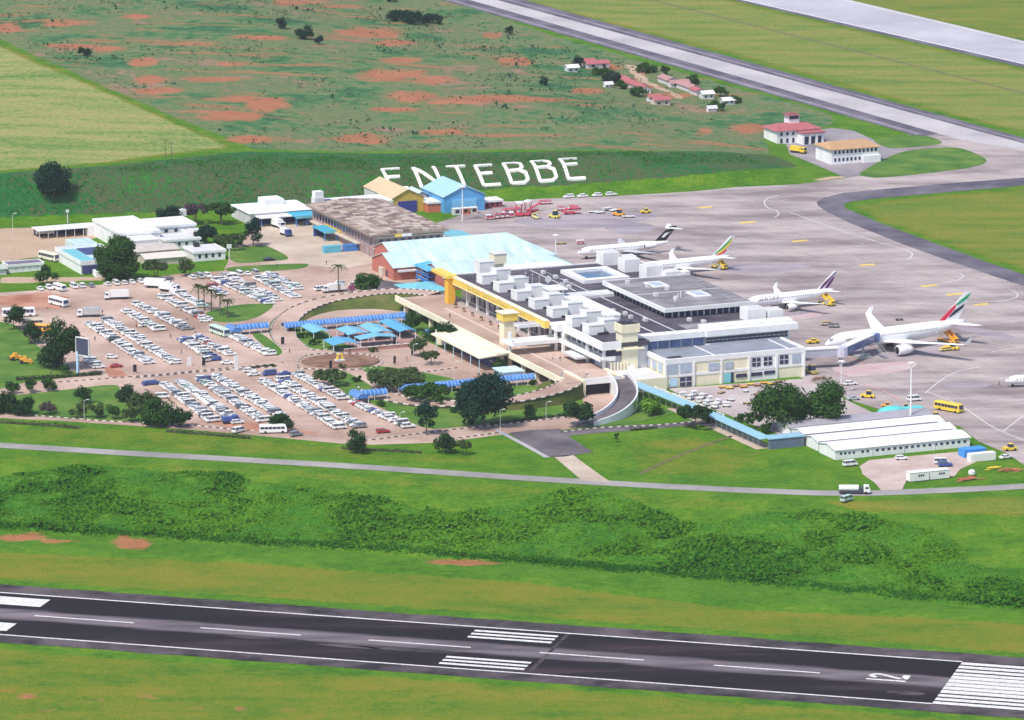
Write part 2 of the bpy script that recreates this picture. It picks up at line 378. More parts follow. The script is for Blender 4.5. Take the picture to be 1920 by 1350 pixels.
structure(link('ground', me))

# ------------------------------------------------------------------ paving materials
def paving(name, c0, c1, c2=None, big=0.03, streak=(1, 1, 1), rough=0.85, rot=0.0, patch=0.0, fine=0.9, joints=0):
    m, n, b = nodes(name); L = n.links.new; b.inputs['Roughness'].default_value = rough; b.inputs['Specular IOR Level'].default_value = 0.25
    tc = n.nodes.new('ShaderNodeTexCoord'); mp = n.nodes.new('ShaderNodeMapping'); mp.inputs['Rotation'].default_value = (0, 0, rot); mp.inputs['Scale'].default_value = streak
    L(tc.outputs['Object'], mp.inputs['Vector'])
    n1 = n.nodes.new('ShaderNodeTexNoise'); n1.inputs['Scale'].default_value = big; n1.inputs['Detail'].default_value = 7; n1.inputs['Roughness'].default_value = 0.62; L(mp.outputs[0], n1.inputs['Vector'])
    n2 = n.nodes.new('ShaderNodeTexNoise'); n2.inputs['Scale'].default_value = fine; n2.inputs['Detail'].default_value = 4; L(tc.outputs['Object'], n2.inputs['Vector'])
    r = n.nodes.new('ShaderNodeValToRGB'); e = r.color_ramp.elements; e[0].position = .36; e[0].color = (*c0, 1); e[1].position = .62; e[1].color = (*c1, 1)
    if c2: x = e.new(.5); x.color = (*c2, 1)
    L(n1.outputs[0], r.inputs[0])
    mm = n.nodes.new('ShaderNodeMath'); mm.operation = 'MULTIPLY_ADD'; mm.inputs[1].default_value = 0.45; mm.inputs[2].default_value = 0.78; L(n2.outputs[0], mm.inputs[0])
    col = r.outputs[0]
    if joints:
        w = n.nodes.new('ShaderNodeTexBrick'); w.inputs['Scale'].default_value = 1.0; w.inputs['Brick Width'].default_value = joints; w.inputs['Row Height'].default_value = joints; w.offset = 0
        w.inputs['Mortar Size'].default_value = 0.16; w.inputs['Color1'].default_value = (1, 1, 1, 1); w.inputs['Color2'].default_value = (.93, .93, .95, 1); w.inputs['Mortar'].default_value = (.72, .71, .73, 1)
        mpj = n.nodes.new('ShaderNodeMapping'); mpj.inputs['Rotation'].default_value = (0, 0, -GA); L(tc.outputs['Object'], mpj.inputs['Vector']); L(mpj.outputs[0], w.inputs['Vector'])
        t = n.nodes.new('ShaderNodeMix'); t.data_type = 'RGBA'; t.blend_type = 'MULTIPLY'; t.inputs[0].default_value = 1; L(col, t.inputs[6]); L(w.outputs[0], t.inputs[7]); col = t.outputs[2]
    cc = n.nodes.new('ShaderNodeCombineColor'); [L(mm.outputs[0], cc.inputs[i]) for i in range(3)]
    t = n.nodes.new('ShaderNodeMix'); t.data_type = 'RGBA'; t.blend_type = 'MULTIPLY'; t.inputs[0].default_value = 1; L(col, t.inputs[6]); L(cc.outputs[0], t.inputs[7])
    L(t.outputs[2], b.inputs['Base Color']); MATS[name] = m; return m
M_APRON = paving('apron_concrete', (.225, .18, .185), (.45, .385, .375), (.355, .30, .295), big=.022, streak=(1, 2.6, 1), rot=0, joints=7.5)
M_SHOULDER = paving('dark_asphalt_shoulder', (.075, .065, .095), (.16, .145, .18), big=.05)
M_TAXI = paving('taxiway_concrete', (.36, .33, .36), (.48, .45, .47), big=.03)
M_RWFAR = paving('far_runway_concrete', (.35, .34, .40), (.47, .46, .52), big=.02)
M_RUNWAY = paving('runway_asphalt', (.006, .003, .005), (.048, .030, .038), (.012, .006, .010), big=.035, streak=(.25, 1.5, 1), rot=rad(15.6))
def wear_lane(m, origin, nrm, half, soft, lo, hi):
    """traffic-worn lane down the middle of a strip: paler, with a ragged edge"""
    n = m.node_tree; L = n.links.new; b = n.nodes['Principled BSDF']; old = b.inputs['Base Color'].links[0].from_socket
    tc = n.nodes.new('ShaderNodeTexCoord'); dp = n.nodes.new('ShaderNodeVectorMath'); dp.operation = 'DOT_PRODUCT'; dp.inputs[1].default_value = (nrm[0], nrm[1], 0); L(tc.outputs['Object'], dp.inputs[0])
    def mth(op, a, c):
        t = n.nodes.new('ShaderNodeMath'); t.operation = op
        for i, x in enumerate((a, c)):
            if isinstance(x, (int, float)): t.inputs[i].default_value = x
            elif x is not None: L(x, t.inputs[i])
        return t.outputs[0]
    lat = mth('ABSOLUTE', mth('SUBTRACT', dp.outputs['Value'], float(origin[0] * nrm[0] + origin[1] * nrm[1])), None)
    mp = n.nodes.new('ShaderNodeMapping'); mp.inputs['Rotation'].default_value = (0, 0, rad(15.6)); mp.inputs['Scale'].default_value = (.3, 1.4, 1); L(tc.outputs['Object'], mp.inputs['Vector'])
    ns = n.nodes.new('ShaderNodeTexNoise'); ns.inputs['Scale'].default_value = .12; ns.inputs['Detail'].default_value = 7; L(mp.outputs[0], ns.inputs['Vector'])
    v = mth('ADD', lat, mth('MULTIPLY', mth('SUBTRACT', ns.outputs[0], .5), 7.0)); mr = n.nodes.new('ShaderNodeMapRange'); mr.interpolation_type = 'SMOOTHSTEP'; mr.inputs[1].default_value = half + soft; mr.inputs[2].default_value = half - soft; L(v, mr.inputs[0])
    rp = n.nodes.new('ShaderNodeValToRGB'); rp.color_ramp.elements[0].position = .35; rp.color_ramp.elements[1].position = .65; rp.color_ramp.elements[0].color = (*lo, 1); rp.color_ramp.elements[1].color = (*hi, 1); L(ns.outputs[0], rp.inputs[0])
    mx = n.nodes.new('ShaderNodeMix'); mx.data_type = 'RGBA'; L(mr.outputs[0], mx.inputs[0]); L(old, mx.inputs[6]); L(rp.outputs[0], mx.inputs[7]); L(mx.outputs[2], b.inputs['Base Color'])
M_RWMID = paving('runway_worn_middle', (.10, .08, .10), (.22, .185, .21), big=.05, streak=(.3, 1.6, 1), rot=rad(15.6))
M_RWSH = paving('runway_weathered_edge', (.022, .016, .022), (.105, .085, .095), big=.08)
M_ROAD = paving('grey_road', (.22, .21, .21), (.34, .32, .32), big=.04)
M_DROAD = paving('dark_road', (.075, .065, .08), (.17, .145, .16), big=.06)
M_PINK = paving('car_park_paving', (.31, .208, .165), (.52, .385, .325), (.42, .302, .25), big=.03)
M_TAN = paving('tan_concrete', (.40, .32, .25), (.54, .45, .37), big=.06)
M_RED = paving('red_soil', (.30, .12, .075), (.46, .24, .17), big=.08)
M_WHITE = mat('white_road_paint', (.74, .72, .72), .7, var=.42, scale=.9, col2=(.84, .83, .83), detail=7)
M_YELLOWP = mat('yellow_road_paint', (.72, .52, .10), .7, var=.2, scale=.4)
M_PALEP = mat('faded_road_paint', (.60, .57, .55), .75, var=.25, scale=.3)

def strip_px(name, pts, z, m, parent=None): return structure(sheet(name, pts, z, m, parent))

# ------------------------------------------------------------------ the near runway and its markings
R0, R1 = flat(65, 1155, ZR)[:2], flat(1338, 1248, ZR)[:2]
RD = (R1 - R0) / np.linalg.norm(R1 - R0); RN = np.array([-RD[1], RD[0]])       # RN points away from the camera
def RW(a, b): p = R0 + RD * a + RN * b; return (p[0], p[1])
def rquad(name, a0, a1, b0, b1, dz, m, parent=None):
    b = MB(); b.poly([(*RW(a0, b0), ZR + dz), (*RW(a1, b0), ZR + dz), (*RW(a1, b1), ZR + dz), (*RW(a0, b1), ZR + dz)]); return b.build(name, m, parent)
rw = MB()
for a0 in range(-1500, 700, 20):
    rw.poly([(*RW(a0, -22.4), ZR + .08), (*RW(a0 + 20, -22.4), ZR + .08), (*RW(a0 + 20, 22.4), ZR + .08), (*RW(a0, 22.4), ZR + .08)])
wear_lane(M_RUNWAY, R0, RN, 5.2, 1.8, (.085, .07, .085), (.20, .165, .19))
runway = structure(rw.build('runway', M_RUNWAY))
sh = MB(); r_ = random.Random(3)
for sg, w0 in ((1, 9.0), (-1, 7.5)):
    pts = []; a = -1500
    while a < 700: pts.append((a, w0 + r_.uniform(-.5, .5))); a += r_.uniform(4, 9)
    for (a0, w_0), (a1, w_1) in zip(pts, pts[1:]):
        qd = [(*RW(a0, sg * 22.0), ZR + .06), (*RW(a1, sg * 22.0), ZR + .06), (*RW(a1, sg * (22.0 + w_1)), ZR + .06), (*RW(a0, sg * (22.0 + w_0)), ZR + .06)]
        sh.poly(qd if sg > 0 else qd[::-1])
sh.build('shoulder', M_RWSH, runway)
rr = random.Random(5)
TH = float((flat(1772, 1286, ZR)[:2] - R0) @ RD)                                 # threshold line
for sg in (1, -1):
    b = MB()
    for a0 in range(-1500, int(TH), 20):
        b.poly([(*RW(a0, sg * 22 - .45), ZR + .12), (*RW(min(a0 + 20, TH), sg * 22 - .45), ZR + .12), (*RW(min(a0 + 20, TH), sg * 22 + .45), ZR + .12), (*RW(a0, sg * 22 + .45), ZR + .12)])
    b.build('edge_line', M_WHITE, runway)
for k in range(-4, 5): rquad('centre_line_dash', k * 50, k * 50 + 30, -.45, .45, .13, M_WHITE, runway)
TZ = float((flat(838, 1227, ZR)[:2] - R0) @ RD)
TZ = float((flat(860, 1210, ZR)[:2] - R0) @ RD)
for sg in (1, -1):
    for k in range(3): rquad('touchdown_stripe', TZ, TZ + 24.5, sg * (10.2 + k * 3.4), sg * (12.0 + k * 3.4), .12, M_WHITE, runway) if sg > 0 else rquad('touchdown_stripe', TZ, TZ + 24.5, -(12.0 + k * 3.4), -(10.2 + k * 3.4), .12, M_WHITE, runway)
AP = float((flat(70, 1152, ZR)[:2] - R0) @ RD)
rquad('aiming_bar', AP - 47, AP - 2, 9.5, 18.0, .12, M_WHITE, runway); rquad('aiming_bar', AP - 47, AP - 2, -18.0, -9.5, .12, M_WHITE, runway)
for k in range(12):
    b0 = -22.0 + k * 3.72
    rquad('threshold_stripe', TH, TH + 34, b0, b0 + 2.5 + (.55 if 3 <= k <= 7 else 0), .12, M_WHITE, runway)
# the runway number 12, read from the threshold: its top points down the runway
def rstroke(b, pts, w):
    P = [np.array(RW(*p)) for p in pts]; pp = [np.array([p[0], p[1], ZR]) for p in P]; ribbon(b, pp, w / 2, -w / 2, .14)
NA = float((flat(1625, 1272, ZR)[:2] - R0) @ RD)
b = MB(); rstroke(b, [(NA, -2.3), (NA + 11, -2.3)], 1.2); b.build('number_one', M_WHITE, runway)
b = MB(); rstroke(b, [(NA + 10.2, -.2), (NA + 10.2, 3.9)], 2.0); rstroke(b, smooth_path([(NA + 10, .1), (NA + 8, .5), (NA + 5, 2.2), (NA + 2.6, 3.3), (NA + 1.0, 2.4), (NA + .9, .9), (NA + 2.4, .1)], 4), 1.3); b.build('number_two', M_WHITE, runway)
rquad('crack_seal', TZ + 26, TZ + 27.2, -28, 22, .11, M_RWSH, runway)
b = MB()
for (x0, y0, l, w) in ((500, 1198, 26, 3.6), (760, 1218, 34, 4), (650, 1212, 20, 3), (1700, 1300, 12, 4)):
    a0 = float((flat(x0, y0, ZR)[:2] - R0) @ RD); b0 = float((flat(x0, y0, ZR)[:2] - R0) @ RN)
    n_ = 14; b.poly([(*RW(a0 + l / 2 * math.cos(t * 2 * math.pi / n_) * rr.uniform(.8, 1.1), b0 + w / 2 * math.sin(t * 2 * math.pi / n_) * rr.uniform(.7, 1.1)), ZR + .105) for t in range(n_)])
b.build('patch', M_RWSH, runway)

# ------------------------------------------------------------------ taxiway, far runway, apron
def wline(p, q, t0, t1, z=0): a, b2 = flat(*p)[:2], flat(*q)[:2]; return [tuple(a + (b2 - a) * t0), tuple(a + (b2 - a) * t1)]
def band(name, la, lb, z, m, t0=-.9, t1=1.0, t1b=None, parent=None):
    A_, B_ = wline(*la, t0, t1), wline(*lb, t0, t1 if t1b is None else t1b)
    return sheet(name, [A_[0], A_[1], B_[1], B_[0]], z, m, parent, px=False)
taxi = structure(band('taxiway', ((880, 0), (1739, 245)), ((931, 0), (1797, 236)), .10, M_TAXI, t1=1.06, t1b=1.25))
band('shoulder', ((830, 0), (1704, 251)), ((880, 0), (1739, 245)), .07, M_SHOULDER, t1=1.02, parent=taxi)
band('shoulder', ((931, 0), (1797, 236)), ((982, 0), (1797, 225)), .07, M_SHOULDER, t1=1.25, parent=taxi)
M_SHL = paving('pale_worn_shoulder', (.17, .15, .19), (.26, .24, .28), big=.06)
band('worn_strip', ((838, 0), (1709, 250)), ((852, 0), (1719, 248)), .085, M_SHL, t1=1.01, parent=taxi)
band('worn_strip', ((948, 0), (1797, 232)), ((958, 0), (1797, 230)), .085, M_SHL, t1=1.2, parent=taxi)
frw = structure(band('far_runway', ((1390, 0), (1920, 121)), ((1593, 0), (1920, 77)), .08, M_RWFAR, t0=-1.2, t1=2.2))
band('shoulder', ((1375, 0), (1920, 127)), ((1390, 0), (1920, 121)), .07, M_SHOULDER, t0=-1.2, t1=2.2, parent=frw)
band('edge_line', ((1391, 0), (1920, 120.6)), ((1396, 0), (1920, 119.2)), .10, M_WHITE, t0=-1.2, t1=2.2, parent=frw)
band('edge_line', ((1578, 0), (1920, 80.5)), ((1586, 0), (1920, 78.6)), .10, M_PALEP, t0=-1.2, t1=2.2, parent=frw)
structure(band('drainage_cut', ((1300, 20), (1920, 176)), ((1306, 20), (1920, 174)), .03, mat('ditch_soil', (.13, .10, .07), .9, var=.4, scale=.2), t0=-.5, t1=1.4))
SH_IN = [(2200, 318), (1920, 333), (1740, 347), (1581, 362), (1545, 371), (1531, 379), (1534, 386), (1548, 396), (1591, 417), (1687, 456), (1784, 491), (1920, 537), (2200, 630)]
SH_OUT = [(2200, 330), (1920, 348), (1655, 371), (1596, 378), (1581, 383), (1586, 391), (1655, 420), (1752, 456), (1849, 491), (1920, 515), (2200, 610)]
AP_PX = [(903, 377), (965, 378), (1010, 373), (1150, 368), (1300, 359), (1380, 351), (1492, 346), (1588, 334), (1600, 330), (1612, 322), (1660, 290), (1690, 262), (1704, 251), (1740, 246), (1800, 237), (1920, 262), (2200, 318)] \
    + SH_IN[1:] + [(2200, 980), (2000, 905), (1920, 872), (1888, 850), (1835, 828), (1800, 800), (1700, 783), (1600, 752), (1520, 714), (1300, 640), (1000, 560), (800, 490), (750, 440), (860, 405)]
apron = structure(sheet('apron', AP_PX, .05, M_APRON))
structure(sheet('apron_shoulder', SH_IN + SH_OUT[::-1], .07, M_SHOULDER))
GR = paving('mown_grass', (.045, .13, .014), (.12, .20, .03), (.075, .165, .018), big=.08, fine=1.4)
def lawn(name, pts, h=.12, m=None, n=4, kerb=True):
    """a planted island standing a kerb's height above the paving"""
    P = [p[:2] for p in smooth_path([flat(x, y)[:2] for x, y in pts], n, closed=True)]
    b = MB(); nP = len(P); b.prism([(p[0], p[1]) for p in P], .0, h); 
    tri = tessellate_polygon([[Vector((p[0], p[1], 0)) for p in P]])
    b2 = MB(); b2.mesh([(p[0], p[1], h) for p in P], [tuple(t) for t in tri])
    bm = bmesh.new()
    vs = [bm.verts.new((p[0], p[1], h)) for p in P]; lo = [bm.verts.new((p[0], p[1], 0)) for p in P]
    for t in tri:
        a, bb, c = [P[i] for i in t]; cr = (bb[0] - a[0]) * (c[1] - a[1]) - (bb[1] - a[1]) * (c[0] - a[0])
        try: bm.faces.new([vs[i] for i in (t if cr > 0 else t[::-1])])
        except ValueError: pass
    for i in range(nP):
        try: bm.faces.new([lo[i], lo[(i + 1) % nP], vs[(i + 1) % nP], vs[i]])
        except ValueError: pass
    bmesh.ops.recalc_face_normals(bm, faces=bm.faces)
    me_ = bpy.data.meshes.new(name); bm.to_mesh(me_); bm.free(); me_.materials.append(m or GR)
    return structure(link(name, me_)), P
lawn('lawn_island', [(1612, 326), (1640, 308), (1675, 291), (1703, 283), (1750, 278), (1790, 277), (1822, 285), (1850, 301), (1830, 312), (1780, 320), (1661, 333), (1622, 331)])
lawn('lawn_island', [(1640, 262), (1689, 254), (1740, 256), (1766, 268), (1735, 274), (1681, 278), (1655, 274)])
structure(sheet('station_forecourt', [(1428, 268), (1445, 258), (1560, 240), (1600, 245), (1655, 270), (1690, 282), (1640, 318), (1612, 330), (1588, 334), (1500, 297)], .065, paving('station_asphalt', (.2, .18, .21), (.32, .29, .31), big=.05)))
# apron paint
apm = MB()
def pxline(b, pts, w, dz, closed=False): ribbon(b, [np.array([*flat(x, y)[:2], 0.0]) for x, y in smooth_path(pts, 6)], w / 2, -w / 2, dz)
for pts in ([(1460, 366), (1440, 372), (1433, 380), (1440, 390), (1455, 395), (1460, 402), (1452, 408)], [(1700, 398 + 90), (1708, 482), (1700, 470), (1600, 440), (1480, 398)],
            [(1745, 535), (1790, 527), (1806, 518), (1800, 512)], [(1700, 570), (1740, 570), (1860, 566), (1900, 560), (1908, 552), (1898, 545)], [(1590, 575), (1680, 573)],
            [(1735, 737), (1762, 715), (1795, 697), (1840, 688)], [(1860, 660), (1920, 650)], [(1740, 735), (1800, 760), (1860, 800), (1920, 826)], [(1880, 810), (1905, 790), (1920, 780)]):
    pxline(apm, pts, .5, .075)
apm.build('taxi_line', M_PALEP, apron)
for (x, y, l) in ((1402, 417, 14), (1500, 452, 14), (1626, 497, 13), (1742, 536, 14), (1790, 552, 14), (1840, 571, 12), (1322, 389, 12)):
    b = MB(); p = flat(x, y)[:2]; e = VV * 3.4 * (l / 14); wv = UU * 1.3; b.poly([(*(p - e + wv), .08), (*(p + e + wv), .08), (*(p + e - wv), .08), (*(p - e - wv), .08)]); b.build('stand_mark', M_YELLOWP, apron)
b = MB()
for pts in ([(1508, 720), (1560, 706), (1650, 688), (1720, 676)], [(1600, 715), (1660, 735), (1690, 752)], [(1585, 667), (1640, 690), (1700, 700)]): pxline(b, pts, .45, .078)
b.build('red_stand_line', mat('red_paint_faded', (.62, .30, .28), .8, var=.25), apron)
M_STAIN = paving('pink_stained_concrete', (.42, .30, .31), (.50, .40, .41), big=.06)
M_DCONC = paving('dark_concrete', (.24, .205, .25), (.36, .315, .35), big=.05, streak=(.6, 2, 1))  # darker bluish streaked concrete for the dark apron patches
for nm, m_, pts in (('washed_patch', M_STAIN, [(1560, 690), (1610, 684), (1700, 678), (1720, 684), (1690, 696), (1600, 706)]), ('washed_patch', M_STAIN, [(1465, 596), (1500, 590), (1545, 584), (1530, 594), (1490, 600)]),
                    ('dark_patch', M_DCONC, [(965, 412), (1080, 402), (1180, 400), (1240, 402), (1180, 420), (1100, 428), (1000, 424)]), ('dark_patch', M_DCONC, [(1130, 424), (1200, 418), (1230, 428), (1170, 440)]),
                    ('dark_patch', M_DCONC, [(1330, 500), (1420, 494), (1520, 498), (1450, 512), (1370, 510)]), ('dark_patch', M_DCONC, [(1800, 610), (1880, 625), (1920, 640), (1860, 632), (1800, 618)]), ('dark_patch', M_DCONC, [(1560, 635), (1640, 655), (1720, 655), (1780, 640), (1760, 665), (1640, 672), (1560, 655)]),
                    ('dark_patch', M_DCONC, [(1400, 572), (1470, 585), (1560, 575), (1500, 590), (1420, 590)]), ('dark_patch', M_DCONC, [(1770, 722), (1820, 716), (1860, 722), (1820, 729), (1780, 728)])):
    P = [p for p in smooth_path([flat(x, y)[:2] for x, y in pts], 3, closed=True)]; STN = globals().get('STN', 0) + 1; sheet(nm, P, .056 + .002 * STN, m_, apron, px=False)

# ------------------------------------------------------------------ perimeter road, forecourt, car parks
road = MB(); RP = smooth_path([flat(x, y, 0) for x, y in ((-300, 818), (-100, 829), (0, 835), (200, 847.5), (450, 862), (700, 877), (960, 895), (1210, 910), (1460, 922), (1610, 925), (1760, 920), (1920, 912), (2100, 900), (2300, 884))], 8)
ribbon(road, RP, 3.4, -3.4, .06); structure(road.build('perimeter_road', M_ROAD))
PAVE = [(-120, 556), (0, 549), (60, 545), (200, 533), (330, 514), (420, 508), (440, 460), (470, 435), (520, 405), (600, 400), (700, 440), (760, 470), (800, 530), (1050, 690), (1190, 710), (1185, 760), (1110, 800), (1000, 812), (965, 812),
        (830, 830), (700, 834), (640, 832), (450, 814), (320, 803), (120, 790), (0, 784), (-120, 780)]
structure(sheet('car_park_paving', PAVE, .05, M_PINK))
structure(sheet('red_earth_verge', [(0, 556), (90, 548), (130, 558), (110, 580), (40, 575), (0, 572)], .062, M_RED))
structure(sheet('red_earth_verge', [(380, 790), (430, 786), (520, 800), (600, 812), (560, 815), (450, 806)], .062, M_RED))
structure(sheet('red_earth_verge', [(195, 690), (215, 684), (235, 700), (240, 706), (205, 708)], .062, M_RED))
LAWNS = {
 'a': [(-60, 600), (0, 604), (32, 612), (60, 640), (82, 658), (112, 690), (150, 699), (165, 703), (110, 710), (40, 719), (-60, 730)],
 'b': [(-60, 749), (0, 744), (100, 734), (212, 722), (228, 737), (262, 747), (302, 776), (343, 795), (200, 790), (0, 776), (-60, 774)],
 'c': [(430, 468), (470, 462), (502, 463), (541, 484), (505, 490), (440, 492)], 'd': [(425, 503), (500, 497), (575, 495), (556, 505), (450, 511)],
 'e': [(388, 586), (440, 573), (495, 570), (512, 574), (482, 595), (440, 604), (400, 602)], 'f': [(474, 629), (490, 626), (528, 656), (520, 667), (508, 660)],
 'i': [(596, 700), (640, 695), (702, 731), (666, 752), (640, 731)], 'j': [(676, 690), (740, 690), (862, 716), (775, 736), (740, 724)], 'k': [(762, 742), (800, 735), (980, 722), (1010, 735), (880, 748), (790, 750)],
 'l': [(690, 752), (735, 752), (800, 762), (900, 765), (980, 755), (1075, 732), (1092, 770), (1040, 782), (950, 790), (838, 803), (790, 800), (730, 772)],
 'm': [(1196, 745), (1225, 762), (1262, 772), (1255, 778), (1180, 794), (1060, 806), (1110, 797), (1180, 775)],
 'n': [(780, 590), (830, 600), (860, 640), (880, 655), (860, 662), (800, 640), (770, 612)], 'o': [(528, 612), (585, 610), (648, 646), (700, 656), (600, 656), (560, 640)]}
LP = {}
for k_, pts in LAWNS.items(): LP[k_] = lawn('lawn_island', pts)[1]
structure(sheet('service_road', [(1045, 809), (1120, 800), (1240, 795), (1340, 786), (1345, 793), (1240, 803), (1120, 812), (1060, 818)], .065, M_DROAD))
structure(sheet('junction_paving', [(955, 812), (1000, 806), (1050, 804), (1062, 815), (1112, 848), (1060, 856), (1022, 858)], .068, M_DROAD))
b = MB(); ribbon(b, [flat(x, y, 0) for x, y in ((930, 806), (985, 835), (1026, 858))], .9, -.9, .09); structure(b.build('kerb_gutter', paving('kerb_concrete', (.3, .29, .32), (.4, .39, .41))))
structure(sheet('footpath', [(1038, 856), (1074, 853), (1110, 880), (1146, 905), (1090, 900)], .068, M_TAN))
structure(sheet('site_yard', [(1612, 874), (1630, 863), (1700, 856), (1810, 846), (1840, 862), (1800, 880), (1790, 893), (1700, 900), (1690, 921), (1656, 924), (1640, 905), (1618, 890)], .055, paving('yard_gravel', (.40, .30, .27), (.52, .42, .39), big=.08)))
structure(sheet('service_yard', [(1252, 729), (1512, 710), (1570, 742), (1660, 785), (1600, 810), (1490, 825), (1420, 800), (1320, 760)], .062, paving('yard_concrete', (.36, .30, .30), (.48, .42, .42), big=.05)))
structure(sheet('arrivals_forecourt', [(700, 690), (760, 660), (850, 660), (960, 705), (1010, 715), (800, 732), (850, 712), (740, 692)], .06, M_PINK))
structure(sheet('forecourt_concrete', [(520, 405), (600, 400), (640, 440), (700, 470), (720, 490), (640, 505), (575, 495), (541, 480), (500, 460), (470, 440)], .058, M_TAN))
b = MB(); ribbon(b, [flat(x, y, 0) for x, y in smooth_path([(1200, 888), (1260, 860), (1320, 836), (1372, 818)], 8)], .7, -.7, .05); structure(b.build('worn_trail', paving('trail_soil', (.10, .085, .04), (.17, .14, .07), big=.3)))
structure(sheet('kiosk_asphalt', [(700, 522), (745, 530), (800, 534), (838, 548), (800, 552), (700, 548), (680, 535)], .064, M_DROAD))
# black-and-white kerbs
def kerb(pts, z=0.0, w=.22, hgt=.3, step=1.35, parent=None, zf=None):
    P = smooth_path([np.array([*flat(x, y)[:2], 0.0]) for x, y in pts], 10)
    out = []; acc = 0.0; i = 0; seg = []
    L_ = [0.0]
    for a, c in zip(P, P[1:]): L_.append(L_[-1] + float(np.linalg.norm((c - a)[:2])))
    n = int(L_[-1] / step); px_ = np.array([p[0] for p in P]); py_ = np.array([p[1] for p in P])
    bw, bk = MB(), MB()
    for k in range(n):
        s0, s1 = k * step, (k + 1) * step - .06
        a = np.array([np.interp(s0, L_, px_), np.interp(s0, L_, py_)]); c = np.array([np.interp(s1, L_, px_), np.interp(s1, L_, py_)])
        d = (c - a) / (np.linalg.norm(c - a) + 1e-9); nn = np.array([-d[1], d[0]]) * w
        zz = 0.0 if zf is None else zf(k / n)
        (bw if k % 2 else bk).prism([tuple(a + nn), tuple(a - nn), tuple(c - nn), tuple(c + nn)], zz, zz + hgt)
    o = structure(bw.build('kerb', M_KW)); o2 = bk.build('black_kerb_stones', M_KB, o); o2['kind'] = 'stuff'
    return o
M_KW = mat('kerb_white', (.66, .60, .57), .8, var=.15); M_KB = mat('kerb_black', (.09, .075, .07), .8, var=.3)
for pts in ([(110, 717), (190, 711), (300, 703), (380, 695), (520, 683)], [(255, 709), (330, 702), (400, 696), (520, 688)], [(-60, 773), (0, 775), (120, 784), (200, 790), (345, 797), (440, 806), (480, 808)],
            [(650, 826), (700, 825), (760, 817), (830, 808), (900, 801), (1000, 790), (1058, 783)], [(860, 822), (935, 812)], [(1050, 811), (1120, 803), (1240, 797), (1335, 788)],
            [(558, 690), (575, 692), (640, 694), (700, 690), (718, 678), (690, 666), (637, 663), (580, 666), (560, 676), (558, 688)], [(585, 657), (660, 654), (740, 646), (790, 644)],
            [(700, 700), (740, 708), (800, 698), (860, 690)], [(440, 690), (480, 688), (520, 686)]): kerb(pts)
isl, _ = lawn('roundabout_island', [(565, 680), (590, 670), (640, 666), (690, 670), (712, 678), (690, 687), (640, 690), (590, 688)], h=.5, m=paving('red_brick_soil', (.16, .085, .06), (.30, .16, .12), (.2, .12, .08), big=.15))
# ------------------------------------------------------------------ building helpers: everything stands on the airport grid (u towards the camera, v to the right)
class UB(MB):
    """boxes given in grid coordinates, relative to a thing's base point"""
    def __init__(s, base): super().__init__(); s.u0, s.v0 = base
    def b(s, u0, u1, v0, v1, z0, z1, mi=0): return s.box(min(v0, v1) - s.v0, max(v0, v1) - s.v0, -(max(u0, u1) - s.u0), -(min(u0, u1) - s.u0), z0, z1, mi)
    def p(s, u, v, z): return (v - s.v0, -(u - s.u0), z)
    def quad(s, pts, mi=0): return s.poly([s.p(*q) for q in pts], mi)
    def t(s, a, c, r, r1=None, n=6, mi=0): return s.tube(s.p(*a), s.p(*c), r, r1, n, mi)
def bld(name, label, cat, u, v, z=0, group=None): 
    o = thing(name, label, cat, W(u, v, z), GA, group); o_base[o.name] = (u, v); return o
o_base = {}
def ub(o): return UB(o_base[o.name])
WHITE = mat('white_render', (.78, .785, .79), .75, var=.11, scale=.25, streak=(1, 1, .4)); CREAM = mat('cream_render', (.80, .74, .56), .8, var=.09, scale=.3, streak=(1, 1, .4)); PALE = mat('pale_grey_concrete', (.60, .60, .62), .8, var=.14, scale=.3)
GLASS = mat('dark_glass', (.03, .035, .09), .12, var=.35, scale=.3, spec=.6); BGLASS = mat('blue_glass', (.10, .16, .32), .15, var=.4, scale=.25, spec=.6); BLIND = mat('blinded_window', (.42, .48, .58), .5, var=.2, scale=.5)
ROOFD = mat('bitumen_roof', (.040, .034, .060), .85, var=.45, scale=.09, col2=(.115, .10, .13), detail=7); ROOFG = mat('grey_roof_felt', (.19, .18, .21), .85, var=.3, scale=.08, col2=(.32, .30, .32), detail=7); ROOFB = mat('blue_grey_roof_felt', (.24, .26, .32), .85, var=.25, scale=.1, detail=7)
YEL = mat('yellow_cladding', (.82, .58, .10), .5, var=.08, scale=.2); YELD = mat('orange_yellow_cladding', (.80, .45, .05), .5, var=.08, scale=.2); YELT = mat('sign_letters', (.50, .42, .16), .5, var=0)
TURQ = mat('turquoise_panel', (.22, .58, .66), .5, var=.1); SKYB = mat('sky_blue_panel', (.45, .66, .82), .5, var=.1); DARKO = mat('dark_opening', (.02, .018, .03), .8, var=.2)
STEEL = mat('grey_steel', (.45, .46, .48), .45, metal=.4, var=.1); BRICK = mat('red_brick', (.46, .15, .11), .85, var=.25, scale=.8)

